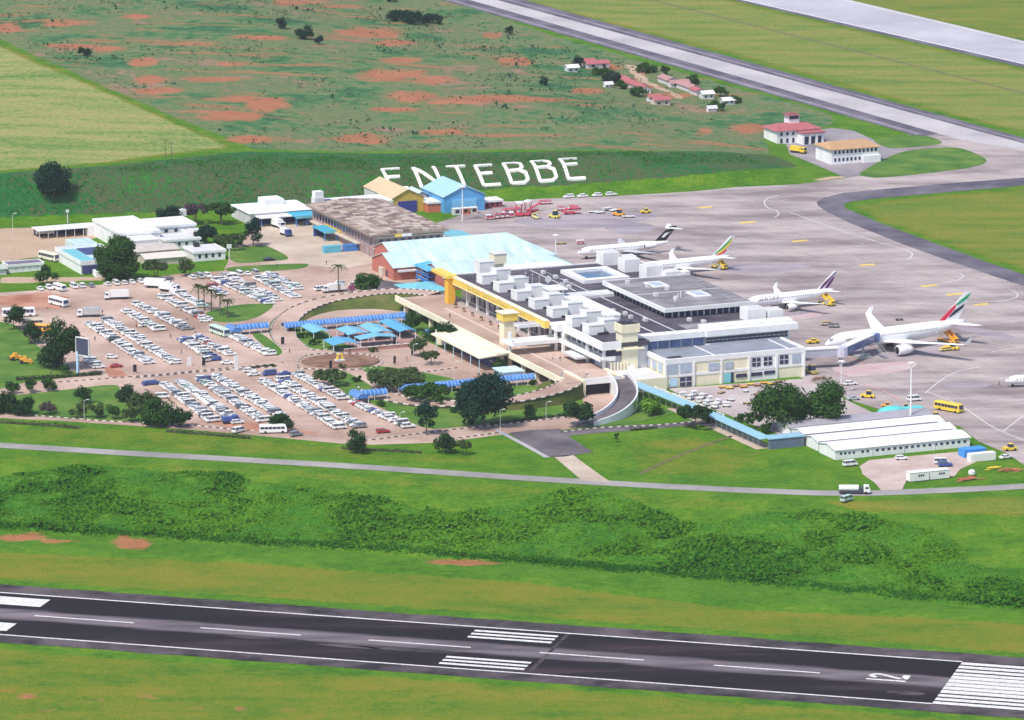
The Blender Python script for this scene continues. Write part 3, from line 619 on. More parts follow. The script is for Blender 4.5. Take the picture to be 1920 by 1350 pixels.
# ------------------------------------------------------------------ departures viaduct with its ramps
via = bld('departures_viaduct', 'raised departures road with white parapets in front of the terminal', 'viaduct', -70, -28)
VB = o_base[via.name]
def vloc(p): 
    u, v = to_uv(p); return np.array([v - VB[1], -(u - VB[0]), p[2]])
d = ub(via); d.b(-152, 2, -37.4, -16.0, 4.2, 5.0); d.build('deck', M_PINK, via)
d = ub(via); d.b(-60, -6, -30.2, -29.4, 5.004, 5.16); d.b(-128, -66, -28.6, -27.8, 5.004, 5.16); d.build('median_kerb', mat('pink_kerb', (.62, .50, .46), .8, var=.15), via)
d = ub(via); d.b(-140, -62, -21.5, -16, 5.002, 5.2); d.build('pavement', mat('terminal_pavement', (.40, .34, .34), .85, var=.15, scale=.4), via)
d = ub(via); d.b(-152, -3, -38.0, -37.4, 4.0, 6.1); d.b(-3, -1.5, -38, -36.6, 4.0, 6.0); d.build('outer_parapet', CREAM, via)
d = ub(via); d.b(2, 2.5, -30.5, -17.5, 3.9, 6.0); d.build('tunnel_parapet', WHITE, via)
for k, u_ in enumerate(range(-146, 0, 12)):
    d = ub(via); d.b(u_, u_ + 1.1, -37, -35.6, 0, 4.2); d.build('pier', CREAM, via)
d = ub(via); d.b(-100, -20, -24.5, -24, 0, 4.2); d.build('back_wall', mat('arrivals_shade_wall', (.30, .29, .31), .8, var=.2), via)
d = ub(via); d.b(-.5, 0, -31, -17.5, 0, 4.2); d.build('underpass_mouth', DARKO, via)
d = ub(via); d.b(-14, 2.6, -31.6, -30.6, 0, 5.6); d.b(-14, 2.6, -17.4, -16.4, 0, 5.6); d.build('underpass_wall', CREAM, via)
EMB = paving('embankment_grass', (.055, .075, .02), (.13, .12, .045), (.085, .11, .022), big=.1, fine=1.5)
def ramp(name, pts, w, wall=0.0, m=None, skirt=None, curb=True, wallm=None):
    P = smooth_path([flat(x, y, z) for x, y, z in pts], 8); Q = [vloc(p) for p in P]
    b = MB(); ribbon(b, Q, w / 2, -w / 2, .05); b.build(name, m or M_PINK, via)
    for sg in (1, -1):
        e0, e1 = offset(Q, sg * w / 2), offset(Q, sg * (w / 2 + .45))
        if wall:
            b = MB(); rings = []
            for a, c in zip(e0, e1): rings.append([(a[0], a[1], 0), (a[0], a[1], a[2] + wall), (c[0], c[1], c[2] + wall), (c[0], c[1], 0)])
            b.loft(rings); b.build('ramp_wall', wallm or WHITE, via)
        else:
            b = MB(); rings = []
            for a, c in zip(e0, e1):
                f_ = offset([a], 0)[0]; dd = (c - a)[:2] / .45; g = a[:2] + dd * (.3 + max(.02, a[2]) * (1.7 if a[1] > -60 else .15))
                rings.append([(a[0], a[1], a[2] + .04), (g[0], g[1], .03)])
            vs = [p for r in rings for p in r]; b.mesh(vs, [(2 * i, 2 * i + 1, 2 * i + 3, 2 * i + 2) for i in range(len(rings) - 1)])
            b.build('ramp_bank', EMB, via)
            bw, bk = MB(), MB(); acc = 0
            for i in range(len(e0) - 1):
                a, c = e0[i], e0[i + 1]; L_ = np.linalg.norm(c - a); n_ = max(1, int(L_ / 1.2))
                for k in range(n_):
                    p0, p1 = a + (c - a) * k / n_, a + (c - a) * (k + .95) / n_
                    dd = (e1[i] - e0[i])[:2]; acc += 1
                    (bw if acc % 2 else bk).mesh([(p0[0], p0[1], p0[2]), (p1[0], p1[1], p1[2]), (p1[0] + dd[0], p1[1] + dd[1], p1[2]), (p0[0] + dd[0], p0[1] + dd[1], p0[2]),
                        (p0[0], p0[1], p0[2] + .3), (p1[0], p1[1], p1[2] + .3), (p1[0] + dd[0], p1[1] + dd[1], p1[2] + .3), (p0[0] + dd[0], p0[1] + dd[1], p0[2] + .3)], [(4, 5, 6, 7), (0, 1, 5, 4), (1, 2, 6, 5), (2, 3, 7, 6), (3, 0, 4, 7)])
            for bb, mm in ((bw, M_KW), (bk, M_KB)): bb.build('kerb_stones', mm, via)['kind'] = 'stuff'
ramp('exit_ramp', [(1078, 698, 5), (1062, 722, 4.6), (1010, 740, 3.4), (940, 752, 2.2), (860, 757, 1.1), (780, 755, .4), (720, 741, .1), (690, 722, .03)], 8.0)
ramp('entry_ramp', [(812, 551, 5), (770, 547, 4.8), (720, 547, 4.2), (660, 554, 3.2), (600, 566, 2.2), (555, 585, 1.3), (532, 610, .6), (535, 635, .2), (560, 658, .03)], 8.0)
ramp('service_ramp', [(1158, 704, 5), (1172, 722, 4.5), (1176, 744, 3.6), (1164, 764, 2.4), (1138, 782, 1.0), (1100, 796, .08)], 6.2, wall=1.5, m=M_DROAD)
d = ub(via); d.b(-13, 4, -16.5, -1.5, 0, 4.4); d.build('terrace', CREAM, via)
d = ub(via); d.b(-12.5, 3.4, -16, -2, 4.404, 4.5); d.build('terrace_paving', PALE, via)

# ------------------------------------------------------------------ the terminal
T = bld('terminal_building', 'main terminal: dark flat roofs, white box vents and a long yellow sign beam', 'building', -70, 15)
def part(name, m, fn, parent=None): d = ub(T); fn(d); return d.build(name, m, parent or T)
part('main_hall', CREAM, lambda d: (d.b(-141, -46, -16.5, 18, 0, 13.4), d.b(-141, -17, 18, 50.5, 0, 13.4), d.b(-46, -20, -12, 18, 0, 13.4)))
roof = part('roof', ROOFD, lambda d: (d.b(-141, -46, -20.3, 18, 13.4, 14.0), d.b(-141, -17.5, 18, 52, 13.4, 14.0), d.b(-46, -17.5, -17, 18, 13.4, 14.0)))
part('roof_upstand', WHITE, lambda d: (d.b(-141.4, -46, -20.8, -20.3, 13.2, 14.3), d.b(-141.5, -141, -20.3, 52, 13.2, 14.4), d.b(-141, -95, 52, 52.5, 13.2, 14.4)), roof)
part('roof_walk', PALE, lambda d: (d.b(-120, -20, 13.0, 13.5, 14.004, 14.1), d.b(-44, -20, 5, 5.6, 14.004, 14.1), d.b(-139, -98, 9, 9.5, 14.004, 14.1)), roof)
# glazed departures front on the raised road
for k in range(18):
    u_ = -132 + k * 4.7
    if u_ > -50: break
    w = part('window', GLASS, lambda d: d.b(u_, u_ + 3.6, -16.9, -16.45, 5.9, 11.4)); part('mullion', WHITE, lambda d: (d.b(u_ + 1.7, u_ + 1.95, -17.0, -16.92, 5.9, 11.4), d.b(u_, u_ + 3.6, -17.0, -16.93, 8.3, 8.5)), w)
for k in range(9): part('column', WHITE, lambda d: d.b(-129.5 + k * 9.4, -128.7 + k * 9.4, -19.6, -18.8, 5, 13.2))
sign = part('sign_beam', YEL, lambda d: (d.b(-139, -51, -22.6, -20.85, 12.3, 14.6)))
part('sign_edge', CREAM, lambda d: (d.b(-139, -51, -22.75, -20.7, 14.6, 14.8), d.b(-139, -51, -22.72, -20.7, 12.12, 12.3)), sign)
tcu = bpy.data.curves.new('sign_letters', 'FONT'); tcu.body = 'ENTEBBE INTERNATIONAL AIRPORT'; tcu.size = 1.9; tcu.extrude = .06; tcu.space_character = 1.75; tcu.align_x = 'CENTER'
to_ = bpy.data.objects.new('tmp', tcu); COL.objects.link(to_); bpy.context.view_layer.update()
tm = bpy.data.meshes.new_from_object(to_); bpy.data.objects.remove(to_); tm.materials.append(YELT)
lo = link('sign_letters', tm, sign); lo['kind'] = 'stuff'; lo.rotation_euler = (rad(90), 0, rad(-90)); lo.location = (-22.68 - 15, 95 - 70, 12.75)
part('pylon', YELD, lambda d: (d.b(-138.5, -135.2, -24.2, -21.4, 5, 14.2)))
part('pylon_head', YEL, lambda d: (d.b(-150, -134.4, -24.8, -20.9, 14.2, 15.2)))
t1 = part('stair_tower', CREAM, lambda d: (d.b(-65.5, -61.3, -33.5, -29.3, 5, 13.6))); part('tower_head', YEL, lambda d: d.b(-66.2, -60.6, -34.2, -28.6, 13.6, 16.2), t1)
part('tower_cap', CREAM, lambda d: d.b(-66.6, -60.2, -34.6, -28.2, 16.2, 16.5), t1)
part('tower_footing', CREAM, lambda d: (d.b(-66, -50, -42, -38.1, 0, 5.6), d.b(-60, -46, -42.6, -38.2, 5.6, 6.0)))
part('footbridge', PALE, lambda d: (d.b(-58.5, -54.5, -31, -17, 12.3, 12.7), d.b(-54.5, -54.2, -31, -17, 12.3, 13.4), d.b(-58.8, -58.5, -31, -17, 12.3, 13.4)))
part('gallery', WHITE, lambda d: (d.b(-53, -45, -37, -12, 8.2, 8.6), d.b(-45, -44.6, -37, -12, 8.2, 9.5), d.b(-53.3, -53, -37, -17, 8.2, 9.3), d.b(-54, -45, -37.5, -37, 8.2, 9.4)))
part('corner_box', WHITE, lambda d: d.b(-49, -44, -21, -14, 12.2, 14.7))
for (u_, v_) in ((-42, -19.6), (-47, -20.2), (-26, -17.6), (-13, -17.2), (-50, -36)): part('post', WHITE, lambda d: d.b(u_ - .45, u_ + .45, v_ - .45, v_ + .45, 5, 12.2))
part('front_fascia', WHITE, lambda d: (d.b(-45, -11, -18.8, -18, 11.9, 14.6), d.b(-11.6, -11, -18, -11.6, 11.9, 14.6)))
part('front_roof', ROOFD, lambda d: d.b(-45, -11.6, -18, -1, 12.4, 13.9))
part('upper_windows', GLASS, lambda d: (d.b(-45, -12.6, -16.3, -16, 9.4, 12.3), d.b(-12.6, -12.2, -16, -11.2, 9.4, 12.3)))
for k in range(7): part('mullion', WHITE, lambda d: d.b(-42.5 + k * 4.6, -42 + k * 4.6, -16.6, -16.3, 9.4, 12.3))
part('front_storey', PALE, lambda d: d.b(-46, -12.8, -15.9, -1, 4.4, 12.3))
part('balcony', WHITE, lambda d: (d.b(-46, -11.5, -19.2, -16, 8.0, 8.5), d.b(-46, -11.5, -19.4, -19.0, 8.0, 9.6), d.b(-11.9, -11.5, -19, -13.6, 8.0, 9.5)))
part('entrance_canopy', PALE, lambda d: (d.b(-36, -24, -22.5, -16.4, 6.9, 7.2), d.b(-24, -23.6, -22.5, -16.4, 6.7, 7.4), d.b(-36, -23.6, -22.9, -22.5, 6.7, 7.4)))
for k in range(7): part('window', BGLASS if k % 3 else BLIND, lambda d: d.b(-44 + k * 4.5, -40.6 + k * 4.5, -16.35, -15.85, 5.2, 7.8))
part('lobby_glass', BLIND, lambda d: d.b(-22, -14, -16.6, -15.8, 5.0, 7.6))
t2 = part('lift_tower', CREAM, lambda d: d.b(-17, -11.7, -11, -5.2, 0, 18.2)); part('tower_cap', CREAM, lambda d: d.b(-17.5, -11.2, -11.5, -4.7, 17.2, 20.0), t2); part('tower_ledge', CREAM, lambda d: d.b(-17.8, -10.6, -13.5, -3.2, 11.4, 11.9), t2)
part('tower_roof', DARKO, lambda d: d.b(-17, -11.7, -11, -5.2, 20.004, 20.2), t2)
st = part('outside_stair', WHITE, lambda d: [d.b(-14.4 + i * .5, -13.9 + i * .5, -9 + 0, -6.8, 4.4, 8.0 - i * .42) for i in range(8)])
part('terrace_wall', CREAM, lambda d: [d.b(-11.5 + .0, -11.2, -15.5 + i * 1.2, -14.9 + i * 1.2, 4.4, 7.4) for i in range(6)])
# vents
for row, us, v_, hh, sz in (('f', (-121, -105.5, -89.3, -73.6, -57.6, -41, -26.6), -14.0, 3.1, 5.6), ('b', (-137.8, -122.6, -106.2, -90.6, -74.8, -58.3, -42.4, -27.4), -8.0, 4.4, 5.6)):
    for i, u_ in enumerate(us):
        vb = part('roof_vent', WHITE, lambda d: d.b(u_ - sz, u_, v_ - sz / 2, v_ + sz / 2, 14.0, 14.0 + hh))
        part('vent_cap', WHITE, lambda d: (d.b(u_ - sz - .1, u_ + .12, v_ - sz / 2 - .12, v_ - sz / 2 + .25, 14.0 + hh, 14.35 + hh), d.b(u_ - .3, u_ + .12, v_ - sz / 2 + .25, v_ + sz / 2 + .1, 14.0 + hh, 14.35 + hh)), vb)
        part('vent_roof', PALE, lambda d: d.b(u_ - sz + .1, u_ - .3, v_ - sz / 2 + .26, v_ + sz / 2 - .05, 14.0 + hh, 14.06 + hh), vb)
        if row == 'f': part('vent_mouth', DARKO, lambda d: d.b(u_ - 2.4, u_ + .6, v_ + .4, v_ + sz / 2 + 1.6, 14.004, 14.7), vb)
for (u_, v_, sz, hh) in ((-136, 40, 6.5, 4.6), (-133.5, 46.4, 5, 3.2), (-121.8, 42, 6.2, 4.6), (-106, 43.6, 6.5, 4.8), (-102.5, 49.5, 6, 3.0), (-26, 46, 6.8, 4.2), (-25.6, 53, 5.6, 3.4)):
    vb = part('gate_box', WHITE, lambda d: d.b(u_ - sz, u_, v_ - sz / 2, v_ + sz / 2, 14.0 if v_ < 52 else 9, 14.0 + hh)); part('box_roof', PALE, lambda d: d.b(u_ - sz + .3, u_ - .3, v_ - sz / 2 + .3, v_ + sz / 2 - .3, 14 + hh, 14.05 + hh), vb)
# roof court, raised lounge and ribbed roof walk
ct = part('court_kerb', WHITE, lambda d: (d.b(-129.5, -126.5, 17, 35, 14, 15.3), d.b(-111.6, -108.5, 17, 35, 14, 15.3), d.b(-126.5, -111.6, 17, 19.6, 14, 15.3), d.b(-126.5, -111.6, 32.4, 35, 14, 15.3)))
part('court_shade', mat('court_shade', (.03, .10, .22), .1, var=.3, spec=.6), lambda d: d.b(-126.5, -111.6, 19.6, 32.4, 14.0, 14.3), ct)  # dark blue plate; its colour stands for the shaded depth of the court
lg = part('lounge', GLASS, lambda d: d.b(-93, -43, 20, 50.5, 14.0, 16.4))
part('lounge_roof', ROOFG, lambda d: d.b(-94, -41.6, 18.6, 51.6, 16.4, 17.5), lg)
part('lounge_fascia', WHITE, lambda d: (d.b(-41.6, -41, 18, 52, 16.3, 17.7), d.b(-94, -41.6, 18, 18.6, 16.2, 17.7), d.b(-94.5, -94, 18, 52, 16.2, 17.7)), lg)
for k in range(12): part('lounge_mullion', WHITE if k % 2 else BLIND, lambda d: d.b(-43, -42.9, 21.5 + k * 2.4, 22 + k * 2.4, 14, 16.3), lg)
for k in range(14): part('lounge_mullion', PALE, lambda d: d.b(-90 + k * 3.4, -89.6 + k * 3.4, 19.9, 20, 14, 16.3), lg)
for (u_, v_) in ((-81, 33), (-60, 39.5)): part('skylight', WHITE, lambda d: (d.b(u_ - 4.5, u_ + 4.5, v_ - 3, v_ + 3, 17.5, 17.9)), lg); part('skylight_pane', BLIND, lambda d: d.b(u_ - 3.2, u_ + 3.2, v_ - 2, v_ + 2, 17.9, 17.96), lg)
for k in range(3): part('vent_pipe', WHITE, lambda d: d.t((-52 - k * 3, 27 + k * 2.4, 17.4), (-52 - k * 3, 27 + k * 2.4, 19.6), .18), lg)
part('lounge_line', PALE, lambda d: d.b(-68, -67.4, 19, 51, 17.504, 17.56), lg)
wk = part('roof_passage', PALE, lambda d: (d.b(-84, -48, -1.5, 4.5, 14, 15.3), d.b(-90, -84, -1.5, 18, 14, 15.0)))
for k in range(4): part('passage_rib', WHITE, lambda d: (d.b(-84, -48, -1.4 + k * 1.9, -1.0 + k * 1.9, 15.3, 15.75), d.b(-89.8 + k * 1.7, -89.4 + k * 1.7, -1.4, 18, 15.0 if k < 4 else 15, 15.45)), wk)
part('plant_room', WHITE, lambda d: (d.b(-92, -86, -6, -.5, 14, 17.6))); part('plant_room_roof', WHITE, lambda d: d.b(-93, -84.5, -6.5, 0.6, 17.6, 18))
part('plant_screen', DARKO, lambda d: [d.b(-86, -85.6, -5.6 + i * 1.2, -4.9 + i * 1.2, 14.2, 17.2) for i in range(4)])
ra = random.Random(12)
for (u_, v_, zz, rf_) in [(-132 + 9 * k, 10 + ra.uniform(-2, 3), 14.0, roof) for k in range(4)] + [(-60 + 6 * k, 8 + ra.uniform(-2, 3), 14.0, roof) for k in range(4)] + [(-88 + 8 * k, 24 + 4 * (k % 3), 17.5, lg) for k in range(5)] + [(-36 + 5 * k, 24 + 3 * k, 14.0, roof) for k in range(2)]:
    au = part('air_unit', PALE, lambda d: d.b(u_, u_ + ra.uniform(1.2, 2.2), v_, v_ + 1.3, zz, zz + 1.1), rf_)
part('roof_pipe', STEEL, lambda d: d.t((-134, 12.4, 14.3), (-50, 12.4, 14.3), .16), roof); part('roof_pipe', STEEL, lambda d: d.t((-92, 46, 17.7), (-44, 46, 17.7), .14), lg); part('roof_pipe', STEEL, lambda d: d.t((-24, 20, 14.4), (-24, 44, 14.4), .14), roof)
for k in range(7): part('felt_seam', ROOFG, lambda d: d.b(-138 + k * 13, -137.6 + k * 13, -3, 16, 14.003, 14.03), roof)
for k in range(5): part('felt_seam', ROOFD, lambda d: d.b(-90 + k * 10, -89.7 + k * 10, 19, 51, 17.503, 17.53), lg)
# mid storey and its windows
part('mid_wall', PALE, lambda d: d.b(-18.5, -17.0, -1, 53, 9.0, 12.6))
part('mid_fascia', WHITE, lambda d: (d.b(-20, -15.6, -3, 22, 12.5, 14.5), d.b(-22.5, -15.2, 22, 56.5, 12.5, 14.6), d.b(-22.5, -17.4, 22, 55.5, 14.6, 15.5)))
part('mid_roof', ROOFG, lambda d: d.b(-30, -22.6, 18, 54, 14.004, 14.2))
part('wall_return', WHITE, lambda d: (d.b(-17, -16.4, 22, 54, 9.1, 9.9), d.b(-17, -16.6, 22, 54, 11.9, 12.5), d.b(-24, -16.5, 53.2, 53.8, 0, 12.5)))
for k in range(5): part('window', BGLASS, lambda d: d.b(-17, -16.7, .5 + k * 4.3, 4.2 + k * 4.3, 9.6, 12.2))
for k in range(19):
    w = part('window', GLASS, lambda d: d.b(-17, -16.62, 22.9 + k * 1.63, 24.1 + k * 1.63, 9.95, 11.85)); part('glazing_bar', WHITE, lambda d: d.b(-16.62, -16.56, 22.9 + k * 1.63, 24.1 + k * 1.63, 10.8, 10.95), w)
# front block
blk = part('front_block', CREAM, lambda d: d.b(-17, 2, -1, 50.5, 0, 9.2))
part('block_roof', ROOFB, lambda d: d.b(-16.6, 1.4, -.5, 50, 9.204, 9.4), blk)
part('roof_ridge', WHITE, lambda d: (d.b(-16.6, 1.4, 17.8, 18.2, 9.4, 9.6), d.b(-16.6, 1.4, 45.5, 46, 9.4, 9.55)), blk)
part('block_parapet', WHITE, lambda d: (d.b(1.4, 2.25, -1.3, 50.8, 8.3, 10.0), d.b(-17, 1.4, -1.3, -.5, 8.3, 10.0), d.b(-17, 1.4, 50, 50.8, 8.3, 10)), blk)
for k in range(6): part('pilaster', WHITE, lambda d: d.b(1.9, 2.5, -1.25 + k * 10.3 - .25, -1.25 + k * 10.3 + .45, 0, 8.3), blk)
part('storey_band', WHITE, lambda d: d.b(1.9, 2.2, -1, 50.6, 3.7, 4.6), blk)
for q_ in ((-.8, 9, 4.6, 8.3), (29.8, 50.3, 4.6, 8.3), (29.8, 39.6, 0, 3.7)): part('pale_panel', WHITE, lambda d: d.b(1.95, 2.1, *q_), blk)
bay = lambda k, a: -1.25 + 10.3 * k + a
for (k, a, w, z0, z1, m_) in ((0, .9, 3.6, 5.0, 8.0, BLIND), (0, 5.4, 4.2, 5.0, 8.0, BLIND), (0, 1.6, 2.8, .6, 3.2, SKYB), (0, 5.4, 4.2, .3, 3.4, GLASS), (1, 5.6, 4.0, 4.9, 7.4, BLIND), (2, 1.4, 3.0, 4.9, 7.4, BLIND), (2, 1.2, 2.4, .1, 3.4, TURQ), (2, 3.7, .9, .1, 3.5, GLASS), (2, 5.6, 4.0, 1.6, 2.8, GLASS),
                           (3, 1.3, 3.0, 4.9, 7.8, GLASS), (3, 5.6, 3.0, 4.9, 7.8, GLASS), (3, 1.0, 4.0, 1.6, 2.8, GLASS), (3, 5.8, 4.0, 1.8, 3.0, GLASS), (4, 1.3, 3.1, 4.9, 7.9, GLASS), (4, 5.9, 3.2, 4.9, 7.9, BLIND)):
    w_ = part('door' if m_ is TURQ else 'window', m_, lambda d: d.b(2.0, 2.32, bay(k, a), bay(k, a + w), z0, z1), blk)
for (k, a, w, z0, z1) in ((0, 5.4, 4.2, .3, 3.4), (3, 1.3, 3.0, 4.9, 7.8), (3, 5.6, 3.0, 4.9, 7.8), (4, 1.3, 3.1, 4.9, 7.9)): part('glazing_bar', WHITE, lambda d: (d.b(2.32, 2.38, bay(k, a + w / 2 - .08), bay(k, a + w / 2 + .08), z0, z1), d.b(2.32, 2.38, bay(k, a), bay(k, a + w), (z0 + z1) / 2 - .08, (z0 + z1) / 2 + .08)), blk)
for (u_, z0, z1, m_) in ((-14, 4.9, 7.8, BLIND), (-9, 4.9, 7.8, BLIND), (-4, 4.9, 7.8, BLIND), (-13, .2, 3.4, GLASS), (-7, .2, 3.4, DARKO), (-2.4, .2, 3.4, GLASS)): part('window', m_, lambda d: d.b(u_, u_ + 3.4, -1.25, -.95, z0, z1), blk)
part('roof_hatch', DARKO, lambda d: d.b(-3.5, -.5, 2, 6.5, 9.4, 9.6), blk)
# rooftop gear: stands on the roof, so each is a thing
for (u_, v_, lab) in ((-112, 4.5, 'small white satellite dish on the dark roof behind the box vents'), (-99, 4.0, 'white dish aerial on a mast beside the ribbed roof passage')):
    o = bld('satellite_dish', lab, 'dish', u_, v_, 14.0, 'dishes on the terminal roof'); d = ub(o); d.t((u_, v_, 0), (u_, v_, 3.4), .18); d.build('mast', WHITE, o)
    d = ub(o); c0 = Vector(d.p(u_, v_, 2.2)); rg = []
    for r_0, h0 in ((.15, 0), (.8, .15), (1.3, .5)): rg.append([c0 + Vector((r_0 * math.cos(t * .7854), -h0 - .1, r_0 * math.sin(t * .7854))) for t in range(8)])
    d.loft(rg); d.build('reflector', WHITE, o)
o = bld('water_tower', 'cream water tower with a square tank behind the terminal roof', 'water tower', -147, 0); d = ub(o); d.b(-148.6, -145.4, -1.6, 1.6, 0, 16); d.build('shaft', CREAM, o); d = ub(o); d.b(-149.4, -144.6, -2.4, 2.4, 16, 19.5); d.build('tank', CREAM, o); d = ub(o); d.b(-149.6, -144.4, -2.6, 2.6, 19.5, 19.8); d.build('rim', PALE, o)
for i in range(3):
    o = bld('roof_mast', ['thin white mast nearest the sign beam on the dark terminal roof', 'second thin white mast behind the box vents', 'thin white mast near the roof court'][i], 'mast', -118 + i * 3.5, -1.5 + i * 1.2, 14.0, 'thin roof masts'); d = ub(o); u_, v_ = o_base[o.name]; d.t((u_, v_, 0), (u_, v_, 4.5), .09, .05); d.t((u_, v_ - .8, 3.6), (u_, v_ + .8, 3.6), .05); d.build('pole', WHITE, o)

# ------------------------------------------------------------------ passenger bridge
jb = bld('jet_bridge', 'white passenger boarding bridge reaching from the terminal corner to the largest airliner', 'jet bridge', -6, 60)
def tunnel(name, a, c, w, h, m, n=1):
    d = ub(jb); A_, C_ = Vector(d.p(*a)), Vector(d.p(*c)); t = (C_ - A_); s_ = Vector((-t.y, t.x, 0)).normalized() * w / 2; up = Vector((0, 0, h))
    d.loft([[A_ - s_, A_ + s_, A_ + s_ + up, A_ - s_ + up], [C_ - s_, C_ + s_, C_ + s_ + up, C_ - s_ + up]]); return d.build(name, m, jb)
t_ = tunnel('fixed_tunnel', (-9, 50.6, 4.0), (-6, 67, 4.2), 2.6, 2.6, mat('bridge_glass_wall', (.42, .43, .52), .3, var=.15)); tunnel('tunnel_roof', (-9, 50.6, 6.6), (-6, 67, 6.8), 3.0, .5, WHITE)
d = ub(jb); d.t((-6, 68.4, 3.8), (-6, 68.4, 7.2), 2.3, n=12); d.build('rotunda', mat('rotunda_steel', (.55, .55, .66), .5, var=.1), jb); d = ub(jb); d.t((-6, 68.4, 0), (-6, 68.4, 3.8), .7, n=8); d.build('column', STEEL, jb)
tunnel('moving_tunnel', (-7, 70, 4.2), (-20, 87, 4.5), 2.4, 2.6, BGLASS); tunnel('moving_tunnel_roof', (-7, 70, 6.8), (-20, 87, 7.1), 2.9, .35, WHITE)
d = ub(jb); d.b(-23, -19.6, 86, 90, 4.2, 7.4); d.build('cab', BGLASS, jb); d = ub(jb); d.t((-15, 80.8, 0.2), (-16.5, 82, 4.4), .25); d.t((-18.5, 84, .2), (-16.5, 82, 4.4), .25); d.b(-19.5, -14.2, 80, 84.5, .1, .7); d.build('drive_column', STEEL, jb)
d = ub(jb); [d.quad([(-16.5 + i * .5, 86 + i * .2, 4.2 - i * .46), (-16.5 + i * .5, 88 + i * .2, 4.2 - i * .46), (-16.0 + i * .5, 88 + i * .2, 4.1 - i * .46), (-16.0 + i * .5, 86 + i * .2, 4.1 - i * .46)]) for i in range(9)]; d.t((-16.5, 86, 5.1), (-12, 88, .9), .06); d.t((-16.5, 88, 5.1), (-12, 90, .9), .06); d.build('service_stair', STEEL, jb)
# ------------------------------------------------------------------ other buildings of the airport
def pv(px, py, z=0): return to_uv(flat(px, py, z))
def gable(o, u0, u1, v0, v1, zw, zr, wall, roof, axis='v', hip0=0.0, hip1=0.0, over=.5, names=('wall', 'roof'), gw=None):
    d = ub(o); d.b(u0, u1, v0, v1, 0, zw - .02)
    if not hip0 and axis == 'v': d.mesh([d.p(u0, v0, zw - .02), d.p(u1, v0, zw - .02), d.p((u0 + u1) / 2, v0, zr - .15)], [(0, 1, 2)])
    if not hip1 and axis == 'v': d.mesh([d.p(u1, v1, zw - .02), d.p(u0, v1, zw - .02), d.p((u0 + u1) / 2, v1, zr - .15)], [(0, 1, 2)])
    if axis == 'u':
        d.mesh([d.p(u1, v0, zw - .02), d.p(u1, v1, zw - .02), d.p(u1, (v0 + v1) / 2, zr - .15)], [(0, 1, 2)]); d.mesh([d.p(u0, v1, zw - .02), d.p(u0, v0, zw - .02), d.p(u0, (v0 + v1) / 2, zr - .15)], [(0, 1, 2)])
    w = d.build(names[0], wall, o)
    d = ub(o); a0, a1, b0, b1 = u0 - over, u1 + over, v0 - over, v1 + over; th = .18; ze = zw - over * .25
    if axis == 'v': m0 = (a0 + a1) / 2; R = [(m0, b0 + hip0, zr), (m0, b1 - hip1, zr)]; C = [(a1, b0), (a1, b1), (a0, b1), (a0, b0)]; F = [(0, 1, 5, 4), (2, 3, 4, 5), (1, 2, 5), (3, 0, 4)]
    else: m0 = (b0 + b1) / 2; R = [(a1 - hip1, m0, zr), (a0 + hip0, m0, zr)]; C = [(a1, b0), (a1, b1), (a0, b1), (a0, b0)]; F = [(3, 0, 4, 5), (1, 2, 5, 4), (0, 1, 4), (2, 3, 5)]
    top = [d.p(u, v, ze) for u, v in C] + [d.p(*r) for r in R]; bot = [d.p(u, v, ze - th) for u, v in C] + [d.p(r[0], r[1], r[2] - th) for r in R]
    gab = [] if (hip0 or axis == 'u') else []
    keep = F[:2] + ([F[2]] if hip1 else []) + ([F[3]] if hip0 else [])
    d.mesh(top, keep); d.mesh(bot, [f[::-1] for f in keep])
    n = len(top); allv = top + bot
    edges = [(0, 1), (2, 3)] if axis == 'v' else [(3, 0), (1, 2)]
    rest = [(1, 2), (3, 0)] if axis == 'v' else [(0, 1), (2, 3)]
    fs = [(a, b, b + 6, a + 6) for a, b in edges]
    for k, (a, b) in enumerate(rest):
        hp = (hip1, hip0)[k]
        r = (5, 4)[k] if axis == 'v' else (4, 5)[k]
        fs += [(a, b, b + 6, a + 6)] if hp else [(a, r, r + 6, a + 6), (r, b, b + 6, r + 6)]
    d.mesh(allv, fs)
    return w, d.build(names[1], roof, o)
def flatb(o, u0, u1, v0, v1, z, wall, roof, par=.5, names=('wall', 'roof', 'parapet'), rim=None):
    d = ub(o); d.b(u0, u1, v0, v1, 0, z - .1); w = d.build(names[0], wall, o); d = ub(o); d.b(u0 + .02, u1 - .02, v0 + .02, v1 - .02, z - .098, z); d.build(names[1], roof, o)
    d = ub(o); e = .35; d.b(u1, u1 + e, v0 - e, v1 + e, z - .7, z + par); d.b(u0 - e, u0, v0 - e, v1 + e, z - .7, z + par); d.b(u0, u1, v0 - e, v0, z - .7, z + par); d.b(u0, u1, v1, v1 + e, z - .7, z + par); d.build(names[2], rim or wall, o); return w
def wins(o, u, v0, v1, n, z0, z1, fill=.6, m=None, parent=None, side='u', name='window'):
    st_ = (v1 - v0) / n
    for k in range(n):
        d = ub(o); a = v0 + (k + .5 - fill / 2) * st_; c = a + fill * st_
        d.b(u - .12, u + .06, a, c, z0, z1) if side == 'u' else d.b(a, c, u - .06, u + .12, z0, z1)
        d.build(name, m or GLASS, parent or o)
PCY = mat('pale_cyan_roof', (.44, .62, .64), .5, var=.16, scale=.16, col2=(.62, .76, .76), streak=(2.2, .35, 1), detail=6); CYR = mat('turquoise_roof', (.17, .48, .56), .5, var=.12, scale=.3); BLUR = mat('light_blue_roof', (.34, .56, .70), .5, var=.12, scale=.2, streak=(.4, 1, 1)); BLUW = mat('sky_blue_wall', (.10, .36, .68), .55, var=.1)
